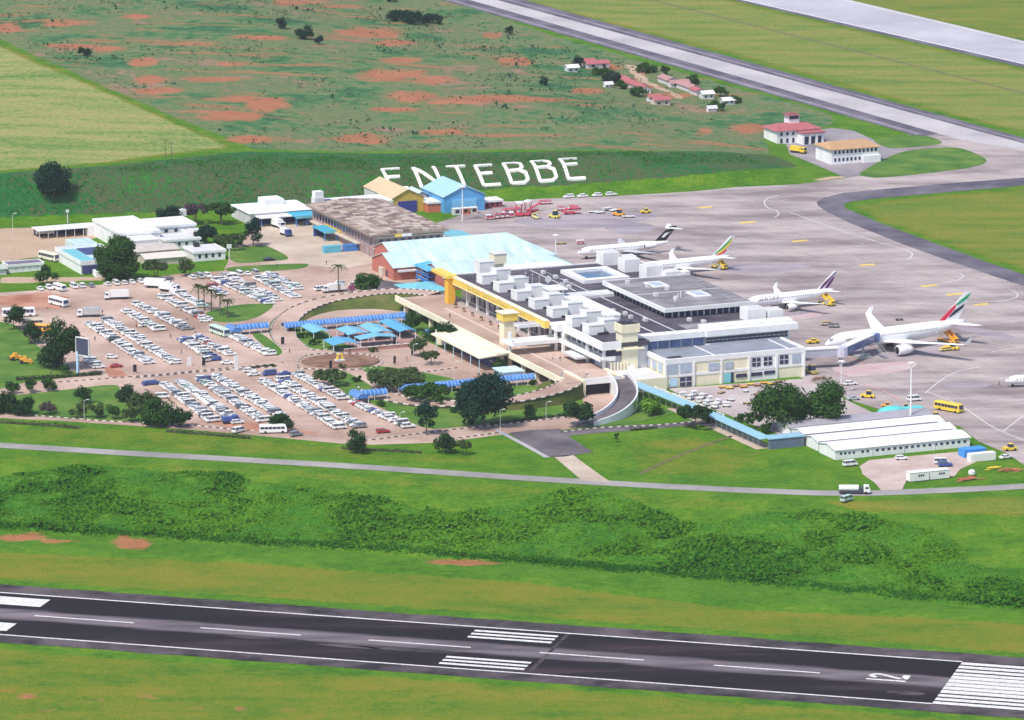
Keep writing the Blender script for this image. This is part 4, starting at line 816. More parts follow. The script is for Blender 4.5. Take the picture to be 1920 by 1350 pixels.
TANR = mat('tan_roof', (.58, .44, .28), .7, var=.14, scale=.2); OCH = mat('ochre_wall', (.60, .40, .08), .65, var=.12); WROOF = mat('white_sheet_roof', (.78, .78, .79), .45, var=.07, scale=.25, streak=(.3, 1, 1)); REDR = mat('red_roof', (.40, .12, .13), .6, var=.18, scale=.3); ORR = mat('orange_tile_roof', (.46, .28, .15), .7, var=.16, scale=.4); MAR = mat('maroon_wall', (.30, .06, .09), .65, var=.15); REDW = mat('orange_red_wall', (.62, .17, .10), .65, var=.15)
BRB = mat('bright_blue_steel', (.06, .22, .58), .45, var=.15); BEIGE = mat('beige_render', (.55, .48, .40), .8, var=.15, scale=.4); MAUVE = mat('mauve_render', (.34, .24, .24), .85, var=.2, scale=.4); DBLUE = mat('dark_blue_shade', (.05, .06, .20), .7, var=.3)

o = bld('turquoise_roof_hall', 'wide hall of red brick under pale turquoise roofs behind the terminal', 'building', -215, 15)
gable(o, -246, -229, -9, 47, 5.2, 8.2, BRICK, PCY, hip1=6, names=('rear_wall', 'rear_roof')); gable(o, -227, -205, -17.5, 48, 5.0, 8.6, BRICK, PCY, hip1=8, names=('middle_wall', 'middle_roof')); gable(o, -203.5, -180, -7.4, 46, 5.0, 8.4, BRICK, PCY, hip1=9, names=('front_wall', 'front_roof'))
d = ub(o); d.b(-206, -202.5, -5, 47, 5.2, 5.6); d.build('valley_gutter', PCY, o)
d = ub(o); d.b(-190, -178, 12, 40, 5.5, 6.6); d.build('roof_step', WHITE, o)
for (u_, v0_, v1_, z0_, z1_) in ((-205, -16, -9, 3.2, 3.9),): d = ub(o); d.b(u_, u_ + 1.2, v0_, v1_, z0_, z1_); d.build('awning', WHITE, o)
wins(o, -17.5, -222, -210, 3, .3, 2.6, .5, GLASS, side='v'); d = ub(o); d.b(-218, -214, -18.6, -17.5, 0, 3.2); d.build('porch', BEIGE, o); wins(o, -180, -6.5, -1, 2, 1.5, 3.2, .5, WHITE)
o = bld('blue_stair', 'bright blue steel covered stair between the two brick gables', 'stair', -194, -7)
for i in range(3): d = ub(o); d.b(-201 + i * .3, -189, -10.6 + i * .4, -5.0, 1.6 + i * 2.0, 1.9 + i * 2.0); d.build('landing', BRB, o)
for u_ in (-200.5, -195, -189.5):
    for v_ in (-10.2, -5.4): d = ub(o); d.t((u_, v_, 0), (u_, v_, 6.6), .16); d.build('post', BRB, o)
d = ub(o); d.mesh([d.p(-202, -11, 6.2), d.p(-188, -11, 6.2), d.p(-188, -4.6, 7.2), d.p(-202, -4.6, 7.2), d.p(-202, -11, 6.0), d.p(-188, -11, 6.0), d.p(-188, -4.6, 7.0), d.p(-202, -4.6, 7.0)], [(0, 1, 2, 3), (7, 6, 5, 4), (0, 4, 5, 1), (1, 5, 6, 2), (2, 6, 7, 3), (3, 7, 4, 0)]); d.build('roof', mat('mid_blue_roof', (.10, .42, .68), .5, var=.15), o)
d = ub(o); [d.b(-200.4, -189.6, -10.3, -10.2, 2.6 + k * 2.0, 2.75 + k * 2.0) for k in range(2)]; d.build('railing', SKYB, o)
o = bld('turquoise_kiosk', 'low pavilion with a turquoise pyramid roof near the palm and the brick gable', 'pavilion', -177, -17); gable(o, -186, -170, -24, -10.5, 2.8, 4.6, PALE, CYR, hip0=6, hip1=6, over=.8)
# the old terminal with its patchwork roof
o = bld('old_terminal', 'old terminal with a patched rusty brown sheet roof', 'building', -281, 5)
d = ub(o); d.b(-314, -248, -8.5, 19.5, 0, 8.6); w = d.build('wall', MAUVE, o)
d = ub(o); d.b(-316, -246, -10.5, 21.3, 8.6, 9.3); d.build('roof_deck', mat('rusty_fascia', (.30, .24, .20), .85, var=.25), o)
TON = [mat('roof_sheet_%d' % i, c, .8, var=.3, scale=.9) for i, c in enumerate(((.37, .28, .24), (.27, .19, .17), (.46, .37, .32), (.33, .25, .21), (.50, .43, .38), (.20, .14, .13)))]
rs = random.Random(4); nu, nv = 24, 12; su, sv = 69.6 / nu, 31.4 / nv
for i in range(nu):
    for j in range(nv):
        d = ub(o); u_, v_ = -315.8 + i * su, -10.3 + j * sv; hz = 9.34 + (1 - abs(j - 5.5) / 6) * 1.3; dz = rs.uniform(0, .16)
        d.b(u_ + .05, u_ + su - .05 + rs.uniform(-.3, .05), v_ + .03, v_ + sv - .03, 9.3, hz + dz); d.build('roof_sheet', rs.choice(TON), o)
wins(o, -248, -7, 19, 9, 4.4, 7.0, .55, GLASS); wins(o, -8.5, -313, -250, 20, 4.6, 6.8, .55, GLASS, side='v')
for z_ in (3.4, 7.6): d = ub(o); d.b(-247.9, -247.2, -9, 20, z_, z_ + .5); d.build('storey_band', BEIGE, o)
d = ub(o); d.b(-247.9, -246.6, -8.5, 8, 0, 3.2); d.build('ground_floor', mat('brown_wall', (.33, .17, .15), .8, var=.2), o); d = ub(o); d.b(-246.2, -245.9, 2, 6, 8.0, 9.0); d.build('sign_board', WHITE, o); d = ub(o); d.b(-246.2, -245.9, -.8, 1.9, 8.0, 9.0); d.build('sign_board', YEL, o)
d = ub(o); d.b(-312, -262, -10.4, -8.6, 3.0, 3.6); d.build('side_canopy', BEIGE, o); d = ub(o); d.b(-300, -282, -9.2, -8.5, 3.7, 4.4); d.build('yellow_band', OCH, o)
o = bld('apron_canopy', 'turquoise lean-to canopy at the apron end of the old terminal', 'canopy', -262, 30); d = ub(o); d.mesh([d.p(-276, 25, 4.4), d.p(-258, 25, 4.4), d.p(-256, 37, 3.2), d.p(-272, 37, 3.2), d.p(-276, 25, 4.2), d.p(-258, 25, 4.2), d.p(-256, 37, 3.0), d.p(-272, 37, 3.0)], [(0, 1, 2, 3), (7, 6, 5, 4), (0, 4, 5, 1), (1, 5, 6, 2), (2, 6, 7, 3), (3, 7, 4, 0)]); d.build('roof', CYR, o)
for q in ((-275, 25.4, 4.2), (-258.6, 25.4, 4.2), (-256.6, 36.4, 3), (-271.4, 36.4, 3)): d = ub(o); d.t((q[0], q[1], 0), q, .15); d.build('post', STEEL, o)
# hangars and sheds at the foot of the lettered bank
o = bld('yellow_hangar', 'ochre yellow hangar with a tan gable roof below the white letters', 'hangar', -345, 38); gable(o, -361, -331, 31.5, 45, 6.0, 9.4, OCH, TANR, axis='u'); d = ub(o); d.b(-360.8, -331.2, 31.3, 31.48, 0, 5.7); d.build('side_wall', PALE, o); d = ub(o); d.b(-331, -330.7, 34, 42, 0, 4.6); d.build('hangar_door', mat('navy_door', (.05, .05, .3), .6), o)
o = bld('blue_hangar', 'sky blue hangar with a light blue gable roof hiding part of the letters', 'hangar', -334, 59); gable(o, -346, -323.5, 50.6, 68, 6.6, 10.6, BLUW, BLUR, axis='u'); d = ub(o); d.b(-323.5, -323.2, 54, 64.5, 0, 5.2); d.build('hangar_door', mat('pale_blue_door', (.20, .50, .78), .6, var=.1), o)
o = bld('red_store', 'small orange red store with a white roof between the two hangars', 'shed', -331, 47.5); flatb(o, -336, -327, 45.2, 50.6, 4.2, REDW, WROOF, .1, rim=WHITE)
o = bld('cyan_roof_store', 'store with a pale green roof behind the orange red store', 'shed', -345, 48); gable(o, -351, -340, 45.6, 50.2, 5, 6.4, PALE, PCY, axis='u')
o = bld('maroon_shed', 'low maroon shed with a white roof at the right of the blue hangar', 'shed', -330, 73); flatb(o, -334, -327, 68.6, 77, 3.0, MAR, WROOF, .08, rim=WHITE); wins(o, -327, 69.5, 76, 3, .6, 2.0, .4, DARKO)
for i, (m_, lab) in enumerate(((PALE, 'white kiosk box nearest the yellow hangar, before the blue hangar'), (REDW, 'orange red kiosk box in the middle, before the blue hangar'), (BEIGE, 'beige kiosk box nearest the maroon shed, before the blue hangar'))):
    o = bld('kiosk_box', lab, 'kiosk', -319, 54 + i * 3.6, 0, 'kiosk boxes before the blue hangar'); u_, v_ = o_base[o.name]; d = ub(o); d.b(u_ - 1.2, u_ + 1.2, v_ - 1.5, v_ + 1.5, 0, 2.4); d.build('body', m_, o); d = ub(o); d.b(u_ + 1.2, u_ + 1.25, v_ - .8, v_ + .8, .8, 2); d.build('opening', DARKO, o); d = ub(o); d.b(u_ - 1.3, u_ + 1.3, v_ - 1.6, v_ + 1.6, 2.4, 2.55); d.build('roof', WROOF, o)
# white cargo building with blue canopies
o = bld('white_cargo_building', 'white roofed cargo building with a raised roof light left of the old terminal', 'building', -336, -15); gable(o, -350, -329, -29, -3, 4.8, 6.6, PALE, WROOF, hip0=4, hip1=3); d = ub(o); d.b(-344, -336, -20, -12, 6, 8.2); d.build('roof_light', WHITE, o); d = ub(o); d.b(-329, -323, -27, -5, 3.4, 3.8); d.build('loading_canopy', WROOF, o); d = ub(o); d.b(-329, -328.7, -27, -5, .2, 3.2); d.build('loading_bay', DBLUE, o)
for v_ in (-26, -19, -12, -6): d = ub(o); d.t((-323.5, v_, 0), (-323.5, v_, 3.4), .15); d.build('post', BRB, o)
o = bld('white_back_block', 'long low white roofed block behind the rusty roof', 'building', -335, 14); flatb(o, -341, -327, 4, 30, 6, PALE, WROOF, .15, rim=WHITE)
o = bld('tank_tower', 'white square water tank on a grey tower beside the rusty roof', 'water tower', -333, 1); d = ub(o); d.b(-335, -331, -1, 3, 0, 8.4); d.build('tower', PALE, o); d = ub(o); d.b(-334.6, -331.4, -.8, 2.8, 8.4, 10.8); d.build('tank', WHITE, o); d = ub(o); d.b(-332, -329, 3, 5.6, 0, 7.6); d.build('annex', DBLUE, o)
for i, (u0, u1, v0, v1, lab) in enumerate(((-331, -319, -13.5, -4, 'blue entrance canopy on posts against the white cargo building'), (-298.5, -285.5, -14.5, -4, 'blue canopy on posts beside the rusty roofed terminal'))):
    o = bld('blue_canopy', lab, 'canopy', u1, (v0 + v1) / 2, 0, 'blue entrance canopies'); d = ub(o); d.b(u0, u1, v0, v1, 3.6, 4.1); d.build('roof', mat('teal_blue_roof', (.06, .40, .58), .5, var=.12), o); d = ub(o); d.b(u1, u1 + .2, v0, v1, 3.2, 4.2); d.build('fascia', CYR, o)
    for q in ((u0 + .5, v0 + .5), (u1 - .5, v0 + .5), (u0 + .5, v1 - .5), (u1 - .5, v1 - .5), (u1 - .5, (v0 + v1) / 2)): d = ub(o); d.t((*q, 0), (*q, 3.6), .2); d.build('post', BRB, o)
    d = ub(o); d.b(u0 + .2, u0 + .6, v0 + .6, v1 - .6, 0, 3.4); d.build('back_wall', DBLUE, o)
# the group of white offices at the left
o = bld('court_office', 'white office ring with a turquoise inner roof behind the big round tree', 'building', -275, -112)
flatb(o, -291, -261, -120.5, -103, 4.2, WHITE, PCY, .9); d = ub(o); d.b(-288, -264, -120, -114, 4.204, 4.5); d.build('turquoise_roof', CYR, o); d = ub(o); d.b(-288, -276, -113.4, -104, 4.204, 4.6); d.build('court_opening', DBLUE, o); d = ub(o); d.b(-312, -297, -110, -101, 0, 3.6); d.build('rear_wing', PCY, o); d = ub(o); d.b(-258, -253.5, -117, -104, 0, 2.2); d.build('front_wall', WHITE, o); d = ub(o); d.b(-260.6, -260.2, -120.2, -103.4, .4, 3.2); d.build('shaded_window_strip', DBLUE, o)
o = bld('stepped_white_office', 'tall blank white office with stepped roofs right of the big round tree', 'building', -310, -82); flatb(o, -332, -300, -92, -76, 6.5, WHITE, WROOF, .3); d = ub(o); d.b(-300, -291, -96, -80, 0, 5.0); d.build('front_wing', WHITE, o); d = ub(o); d.b(-300.4, -290.6, -96.4, -79.6, 5.0, 5.3); d.build('wing_roof', WROOF, o); d = ub(o); d.b(-337, -332.4, -94, -86, 0, 4); d.build('side_wing', WHITE, o)
o = bld('two_storey_office', 'white two storey office with three small windows behind the stepped office', 'building', -318, -66); flatb(o, -326, -310, -75.5, -58, 6.2, WHITE, WROOF, .2); wins(o, -310, -72, -60, 3, 3.6, 4.8, .35)
o = bld('small_white_annex', 'small white flat roofed annex with one dark window', 'building', -304, -60); flatb(o, -309, -301.5, -64, -57.6, 4.4, WHITE, PALE, .2); wins(o, -301.5, -63, -58.5, 1, 1.4, 2.6, .3)
o = bld('white_bungalow', 'white bungalow with grey roof between the annex and the lawn bungalow', 'building', -298, -69); flatb(o, -305, -293.5, -76, -62, 3.9, WHITE, PALE, .15, rim=WHITE); wins(o, -293.5, -75, -63, 4, 1.5, 2.7, .35)
o = bld('lawn_bungalow', 'white bungalow with dark windows beside the lawn with the white sign post', 'building', -273, -67); flatb(o, -280, -268, -73.5, -61, 3.7, WHITE, PALE, .2, rim=WHITE); wins(o, -268, -72.6, -62, 4, 1.2, 2.7, .4); d = ub(o); d.b(-279, -277, -70, -68, 3.9, 5.2); d.build('roof_tank', DARKO, o)
o = bld('beige_roof_block', 'low block with beige roofs in front of the blank white office', 'building', -284, -86); gable(o, -291, -279, -93, -76, 3.4, 4.2, BEIGE, mat('beige_roof', (.50, .45, .42), .8, var=.15, scale=.3)); gable(o, -277.5, -267, -93, -77, 2.8, 3.8, BEIGE, mat('cream_roof', (.62, .58, .52), .8, var=.12, scale=.3), names=('front_wall', 'front_roof'))
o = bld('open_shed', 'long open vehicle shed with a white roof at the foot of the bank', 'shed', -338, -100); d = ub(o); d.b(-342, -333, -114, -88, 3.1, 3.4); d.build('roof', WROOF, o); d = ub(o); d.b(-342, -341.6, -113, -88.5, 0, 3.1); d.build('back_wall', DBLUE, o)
for k in range(8): d = ub(o); d.t((-333.4, -113.4 + k * 3.55, 0), (-333.4, -113.4 + k * 3.55, 3.1), .14); d.build('post', PALE, o)
o = bld('dark_roof_hut', 'white hut with a dark violet roof at the left edge beside a round tree', 'hut', -275, -138); flatb(o, -281, -274.4, -144.5, -130.8, 2.9, WHITE, mat('violet_roof', (.16, .13, .20), .8, var=.3, scale=.4), .25); wins(o, -274.4, -143, -132, 4, .9, 2.0, .4, PALE)
o = bld('grey_hut', 'small grey green hut cut by the left edge of the picture', 'hut', -275, -152); gable(o, -280, -272, -154, -146, 2.4, 3.3, PALE, mat('grey_green_roof', (.40, .46, .42), .8, var=.2))
for i, (px_, py_, s_, lab) in enumerate(((342, 424, 2.6, 'white square tank on a post behind the two storey office'), (127, 418, 1.0, 'small white tank on a post above the open shed'))):
    u_, v_ = pv(px_, py_); o = bld('tank_post', lab, 'tank', u_, v_); d = ub(o); d.t((u_, v_, 0), (u_, v_, 4.2), .25); d.build('post', PALE, o); d = ub(o); d.b(u_ - s_ / 2, u_ + s_ / 2, v_ - s_ / 2, v_ + s_ / 2, 4.2, 4.2 + s_); d.build('tank', WHITE, o)
# fire station
fu, fv = pv(1457, 271)
o = bld('fire_station', 'white fire station with a red roof and a square watch tower', 'building', fu - 6, fv + 10); gable(o, fu - 13, fu, fv, fv + 20, 6.0, 8.0, WHITE, REDR, hip0=4, hip1=5, over=.9); d = ub(o); d.b(fu, fu + 5, fv + 9.5, fv + 19.5, 0, 4.8); d.build('vehicle_bay', WHITE, o); d = ub(o); d.b(fu - .5, fu + 6, fv + 9, fv + 20, 4.8, 5.3); d.build('bay_roof', REDR, o)
d = ub(o); d.b(fu - 10, fu - 5.5, fv + 8, fv + 13, 7, 11.2); d.build('tower', WHITE, o); d = ub(o); d.b(fu - 5.6, fu - 5.4, fv + 8.4, fv + 12.6, 9.4, 10.8); d.build('tower_window', GLASS, o); d = ub(o); d.mesh([d.p(fu - 4.6, fv + 7, 11.1), d.p(fu - 4.6, fv + 14, 11.1), d.p(fu - 11, fv + 14, 11.1), d.p(fu - 11, fv + 7, 11.1), d.p(fu - 7.8, fv + 10.5, 12.4)], [(0, 1, 4), (1, 2, 4), (2, 3, 4), (3, 0, 4), (3, 2, 1, 0)]); d.build('tower_roof', mat('dark_red_roof', (.24, .08, .085), .7, var=.15), o)
wins(o, fu, fv + .6, fv + 9, 3, .4, 2.4, .4); wins(o, fu, fv + .6, fv + 9, 3, 3.6, 5.0, .4); wins(o, fu + 5, fv + 10, fv + 19, 3, .2, 3.4, .62, GLASS, name='bay_door')
for v_ in (9.5, 12.6, 15.8): d = ub(o); d.b(fu + 5.1, fu + 5.7, fv + v_, fv + v_ + .6, 0, 4.8); d.build('column', WHITE, o)
gu, gv = pv(1559, 309)
o = bld('station_office', 'white two storey office with an orange roof beside the fire station', 'building', gu - 7, gv + 11); gable(o, gu - 15, gu, gv, gv + 22, 6.6, 8.6, WHITE, ORR, hip0=3, hip1=4, over=.9); wins(o, gu, gv + .8, gv + 21.4, 11, 4.4, 5.8, .55); wins(o, gu, gv + .8, gv + 21.4, 11, 1.2, 2.6, .5); d = ub(o); d.b(gu + .1, gu + 1.6, gv + 14, gv + 22, 0, 3.0); d.build('porch', WHITE, o)
# the settlement by the taxiway
HS = [(1072, 134, 6, 5, 3, WROOF, PALE, 'white roofed hut at the near left end of the settlement'), (1118, 126, 12, 6, 3, REDR, PALE, 'red roofed house highest in the settlement'), (1140, 165, 4, 3, 2.6, PALE, WHITE, 'tiny white hut under the dark tree of the settlement'), (1190, 165, 20, 6, 3.2, REDR, PALE, 'long crimson roofed house left of the earth track'), (1206, 173, 8, 5, 3.2, REDR, WHITE, 'short crimson house at the lower end of the long crimson house'),
      (1252, 155, 12, 6, 3.0, mat('pink_roof', (.40, .22, .22), .7, var=.25), PALE, 'upper pink roofed row house right of the earth track'), (1290, 168, 16, 6, 3.0, mat('pink_roof', (.5, .2, .2)), PALE, 'lower pink roofed row house right of the earth track'), (1238, 196, 8, 6, 3.4, REDR, BEIGE, 'red gabled house at the lower end of the earth track'), (1325, 184, 6, 5, 3.2, WROOF, PALE, 'white roofed house at the right end of the settlement'), (1364, 195, 6, 4.5, 2.8, WROOF, PALE, 'white roofed house outermost towards the fire station'), (1334, 208, 4.5, 2.5, 2, PALE, WHITE, 'low white shelter below the settlement'), (1160, 150, 9, 5, 2.8, REDR, PALE, 'short red roofed house between the dark tree and the track'), (1176, 156, 8, 5, 2.8, REDR, PALE, 'long crimson house uppermost beside the earth track'), (1100, 122, 7, 5, 2.8, REDR, PALE, 'red roofed house behind the near left white hut'), (1226, 190, 6, 5, 2.8, REDR, PALE, 'small red house left of the red gabled house'), (1272, 162, 10, 5, 2.8, mat('pink_roof', (.4, .2, .2)), PALE, 'middle pink roofed row house right of the earth track'), (1308, 176, 8, 5, 2.8, REDR, PALE, 'lower pink row annex beside the right white roofed house')]
for (x, y, L_, w_, h_, rf, wl, lab) in HS:
    L_, w_, h_ = L_ * .9, w_ * .85, h_ * .85; g = G(x, y); u_, v_ = to_uv(g); long_u = lab.startswith(('long', 'upper pink', 'lower pink', 'short')); o = bld('village_house', lab, 'house', u_, v_, g.z - .3, 'houses of the settlement by the taxiway')
    a, c = (L_ / 2, w_ / 2) if long_u else (w_ / 2, L_ / 2); gable(o, u_ - a, u_ + a, v_ - c, v_ + c, h_, h_ + 1.1, wl, rf, axis='u' if long_u else 'v'); wins(o, u_ + a, v_ - c, v_ + c, 2, .9, 1.9, .3, DARKO)
# long white sheds and site cabins at the right
for i, (u0, u1, rf, zz, lab) in enumerate(((73, 83, mat('grey_sheet_roof', (.34, .33, .38), .6, var=.15, scale=.2), 3.0, 'rearmost of the four long sheds, with a grey roof'), (84.5, 94, WROOF, 3.2, 'second long white shed, behind the grey line'), (95.5, 105, WROOF, 3.2, 'third long white shed, next behind the windowed one'), (106.5, 118, WROOF, 3.3, 'front long white shed with a row of small dark windows'))):
    o = bld('long_shed', lab, 'shed', (u0 + u1) / 2, 30, 0, 'long white sheds by the apron'); gable(o, u0, u1, 5.2 + (3 - i) * .4, 53.2 + (3 - i) * 1.5, zz, zz + 1.0, WHITE, rf, over=.35)
    if i == 3:
        wins(o, 118, 6.5, 12.5, 4, 1.5, 2.3, .5); wins(o, 118, 14, 17.6, 2, 1.5, 2.3, .5); wins(o, 118, 19, 52.4, 16, 1.5, 2.3, .48)
        for v_ in (18.3, 29.5, 40.6): d = ub(o); d.b(118, 118.15, v_ - .1, v_ + .1, 0, 3.2); d.build('joint_strip', PALE, o)
    else: d = ub(o); d.b(u1 + .36, u1 + 1.15, 5.4, 53.4, 2.7, zz + .12); d.build('gutter', mat('dark_gutter', (.13, .13, .15), .7, var=.2), o)
CABW = mat('cabin_white', (.80, .79, .78), .5, var=.06)
for i, (v0, lab) in enumerate(((13.2, 'left white site cabin beside the perimeter road'), (20.4, 'right white site cabin next to the pile of red timber'))):
    o = bld('site_cabin', lab, 'cabin', 154, v0 + 3, 0, 'white site cabins'); d = ub(o); d.b(151.6, 154.4, v0, v0 + 6.7, .25, 2.9); d.build('body', CABW, o); d = ub(o); d.b(151.5, 154.5, v0 - .1, v0 + 6.8, 2.9, 3.0); d.build('roof', CABW, o)
    for k in range(3): d = ub(o); d.b(154.4, 154.46, v0 + 2.9 + k * .75, v0 + 3.4 + k * .75, 1.6, 2.2); d.build('window', GLASS, o)
    d = ub(o); d.b(151.8, 154.3, v0 + .2, v0 + 6.5, 0, .25); d.build('skid', DARKO, o)
def container(lab, u, v, L_, m_, rz=0, grp=None, w=2.5, h=2.6):
    o = thing('shipping_container', lab, 'container', W(u, v), GA + rz, grp); b = MB(); b.box(-L_ / 2, L_ / 2, -w / 2, w / 2, .1, h); 
    n = int(L_ / .45)
    for k in range(n): x = -L_ / 2 + (k + .5) * L_ / n; b.box(x - .1, x + .1, -w / 2 - .04, w / 2 + .04, .25, h - .15)
    b.build('body', m_, o); b = MB(); b.box(L_ / 2, L_ / 2 + .05, -w / 2 + .1, -.03, .2, h - .1); b.build('door', m_, o); b = MB(); b.box(L_ / 2, L_ / 2 + .05, .03, w / 2 - .1, .2, h - .1); b.build('door', m_, o); return o
container('bright blue container behind the white one in the site yard', 129.5, 48, 7.8, mat('container_blue', (.05, .28, .72), .5, var=.1), grp='site yard containers', w=4.2); container('white container in front of the blue one in the site yard', 136.6, 47.6, 9.0, CABW, grp='site yard containers')
# walkways
LBL = mat('walkway_blue', (.27, .48, .62), .5, var=.12, scale=.3); VBL = mat('vault_blue', (.04, .16, .55), .3, var=.2, scale=.5, col2=(.12, .30, .70)); VRIB = mat('vault_rib', (.30, .48, .75), .4, var=.1)
o = bld('covered_walkway', 'long light blue roofed walkway running from the terminal corner to the white sheds', 'walkway', 50, -10)
pts = [(3, -13.4), (50, -9.6), (95, -8.2)]
for (a, c) in zip(pts, pts[1:]):
    d = ub(o); d.mesh([d.p(a[0], a[1] - 1.9, 3.2), d.p(a[0], a[1] + 1.9, 3.6), d.p(c[0], c[1] + 1.9, 3.6), d.p(c[0], c[1] - 1.9, 3.2), d.p(a[0], a[1] - 1.9, 3.0), d.p(a[0], a[1] + 1.9, 3.4), d.p(c[0], c[1] + 1.9, 3.4), d.p(c[0], c[1] - 1.9, 3.0)], [(0, 3, 2, 1), (4, 5, 6, 7), (0, 4, 7, 3), (1, 2, 6, 5), (0, 1, 5, 4), (3, 7, 6, 2)]); d.build('roof_panel', LBL, o)
    n_ = 12
    for k in range(n_):
        for s_ in (-1.6, 1.6): d = ub(o); u_ = a[0] + (c[0] - a[0]) * (k + .5) / n_; v_ = a[1] + (c[1] - a[1]) * (k + .5) / n_ + s_; d.t((u_, v_, 0), (u_, v_, 3.2), .08, n=5); d.build('post', STEEL, o)
d = ub(o); d.b(91.5, 97, -8, 5, 3.2, 3.5); d.build('roof_corner', LBL, o); d = ub(o); d.b(95.5, 96.8, -7.5, 4.6, 0, 3.0); d.build('screen', mat('dark_screen', (.12, .16, .24), .7, var=.2), o)
d = ub(o); d.mesh([d.p(a, v, .05) for a, v in ((30, -13.5), (95, -11.6), (95, -5), (30, -7.5))], [(3, 2, 1, 0)]); d.build('walk_floor', M_TAN, o)
def vault(lab, u, v0, v1, turn=None, w=4.0, zb=2.0, grp='blue barrel vault walkways'):
    o = bld('vaulted_walkway', lab, 'walkway', u, (v0 + v1) / 2, 0, grp)
    def arch(axis, c, a0, a1, nm):
        n_ = max(2, int((a1 - a0) / 1.3)); r = w / 2; 
        d = ub(o); rings = []
        for a in (a0, a1):
            ring = []
            for k in range(9):
                t = math.pi * k / 8; off, zz = r * math.cos(t), zb + 1.5 * math.sin(t); ring.append(d.p(c + off, a, zz) if axis == 'v' else d.p(a, c + off, zz))
            rings.append(ring)
        vs = rings[0] + rings[1]; fs = [(k, k + 1, 9 + k + 1, 9 + k) for k in range(8)]; d.mesh(vs, fs); d.mesh([(x, y, z - .12) for x, y, z in vs], [f[::-1] for f in fs]); d.mesh(rings[1], [tuple(range(9))]); d.build(nm, VBL, o)
        for q in range(n_ + 1):
            a = a0 + (a1 - a0) * q / n_; d = ub(o)
            for k in range(8):
                t0, t1_ = math.pi * k / 8, math.pi * (k + 1) / 8; P = [(c + (r + .06) * math.cos(t), zb + 1.58 * math.sin(t)) for t in (t0, t1_)]
                pts_ = [(P[0][0], a - .14, P[0][1]), (P[1][0], a - .14, P[1][1]), (P[1][0], a + .14, P[1][1]), (P[0][0], a + .14, P[0][1])]
                d.poly([d.p(*x) if axis == 'v' else d.p(x[1], x[0], x[2]) for x in pts_])
            d.build('rib', VRIB, o)
            if q % 3 == 0:
                for s_ in (-1, 1): d = ub(o); p = (c + s_ * (r - .1), a) if axis == 'v' else (a, c + s_ * (r - .1)); d.t((*p, 0), (*p, zb), .1, n=5); d.build('post', WHITE, o)
    arch('v', u, v0, v1, 'vault')
    if turn is not None: arch('u', turn[0], turn[1], turn[2], 'cross_vault')
    return o
vault('long blue barrel vaulted walkway above the courtyard canopies', -134, -87.5, -42, (-41.5, -136, -128)); vault('long blue barrel vaulted walkway in front of the arrivals forecourt', -23, -85, -39, (-85, -25, -20)); vault('short blue vaulted gate beside the green bus', -137, -104, -92.5, (-105.5, -139.5, -132)); vault('short blue vaulted shelter beside the lower car park', -20.5, -102.5, -93.5, (-103.5, -23, -15)); vault('short blue vault tucked against the viaduct by the trees', -103, -46, -38.5)
CAN = mat('courtyard_canopy', (.10, .36, .62), .5, var=.12, scale=.5); CAN2 = mat('courtyard_canopy_pale', (.18, .46, .66), .5, var=.15, scale=.5)
for i, (u0, u1, v0, v1, m_, lab) in enumerate(((-129, -116, -83, -76.5, CAN2, 'blue courtyard canopy leftmost under the vaulted walkway'), (-104, -94, -84, -74, CAN, 'blue courtyard canopy at the lower left of the courtyard'), (-120, -108, -73, -65, CAN2, 'pale blue courtyard canopy left of the middle'), (-122, -107, -63.8, -56.5, CAN2, 'pale blue courtyard canopy right of the middle'), (-105, -99, -72, -58, CAN2, 'pale blue canopy nearest the roundabout, in the courtyard'), (-126, -106, -54.5, -48, CAN, 'blue courtyard canopy rightmost beside the trees'))):
    o = bld('courtyard_canopy', lab, 'canopy', (u0 + u1) / 2, (v0 + v1) / 2, 0, 'blue courtyard canopies'); mv = (v0 + v1) / 2; d = ub(o)
    for (a, za, c, zc) in ((v0, 2.9, mv, 3.7), (mv, 3.7, v1, 2.9)): d.mesh([d.p(u0, a, za), d.p(u1, a, za), d.p(u1, c, zc), d.p(u0, c, zc), d.p(u0, a, za - .12), d.p(u1, a, za - .12), d.p(u1, c, zc - .12), d.p(u0, c, zc - .12)], [(0, 1, 2, 3), (7, 6, 5, 4), (0, 4, 5, 1), (1, 5, 6, 2), (2, 6, 7, 3), (3, 7, 4, 0)])
    d.build('roof', m_, o)
    for q in ((u0 + .3, v0 + .3), (u1 - .3, v0 + .3), (u0 + .3, v1 - .3), (u1 - .3, v1 - .3)): d = ub(o); d.t((*q, 0), (*q, 2.9), .15, n=5); d.build('post', WHITE, o)
o = bld('courtyard_wall', 'low terracotta wall along the front of the canopied courtyard', 'wall', -95, -66); d = ub(o); d.b(-94, -93.4, -80, -54, 0, 1.2); d.build('wall_face', mat('terracotta_wall', (.42, .22, .20), .85, var=.2), o); d = ub(o); d.b(-94.1, -93.3, -80, -54, 1.2, 1.35); d.build('coping', BEIGE, o)
structure(sheet('courtyard_paving', [tuple(W(u, v)[:2]) for u, v in ((-128, -82), (-128, -46), (-94, -50), (-94, -80))], .09, paving('courtyard_tiles', (.30, .17, .16), (.42, .27, .25), big=.1), px=False))
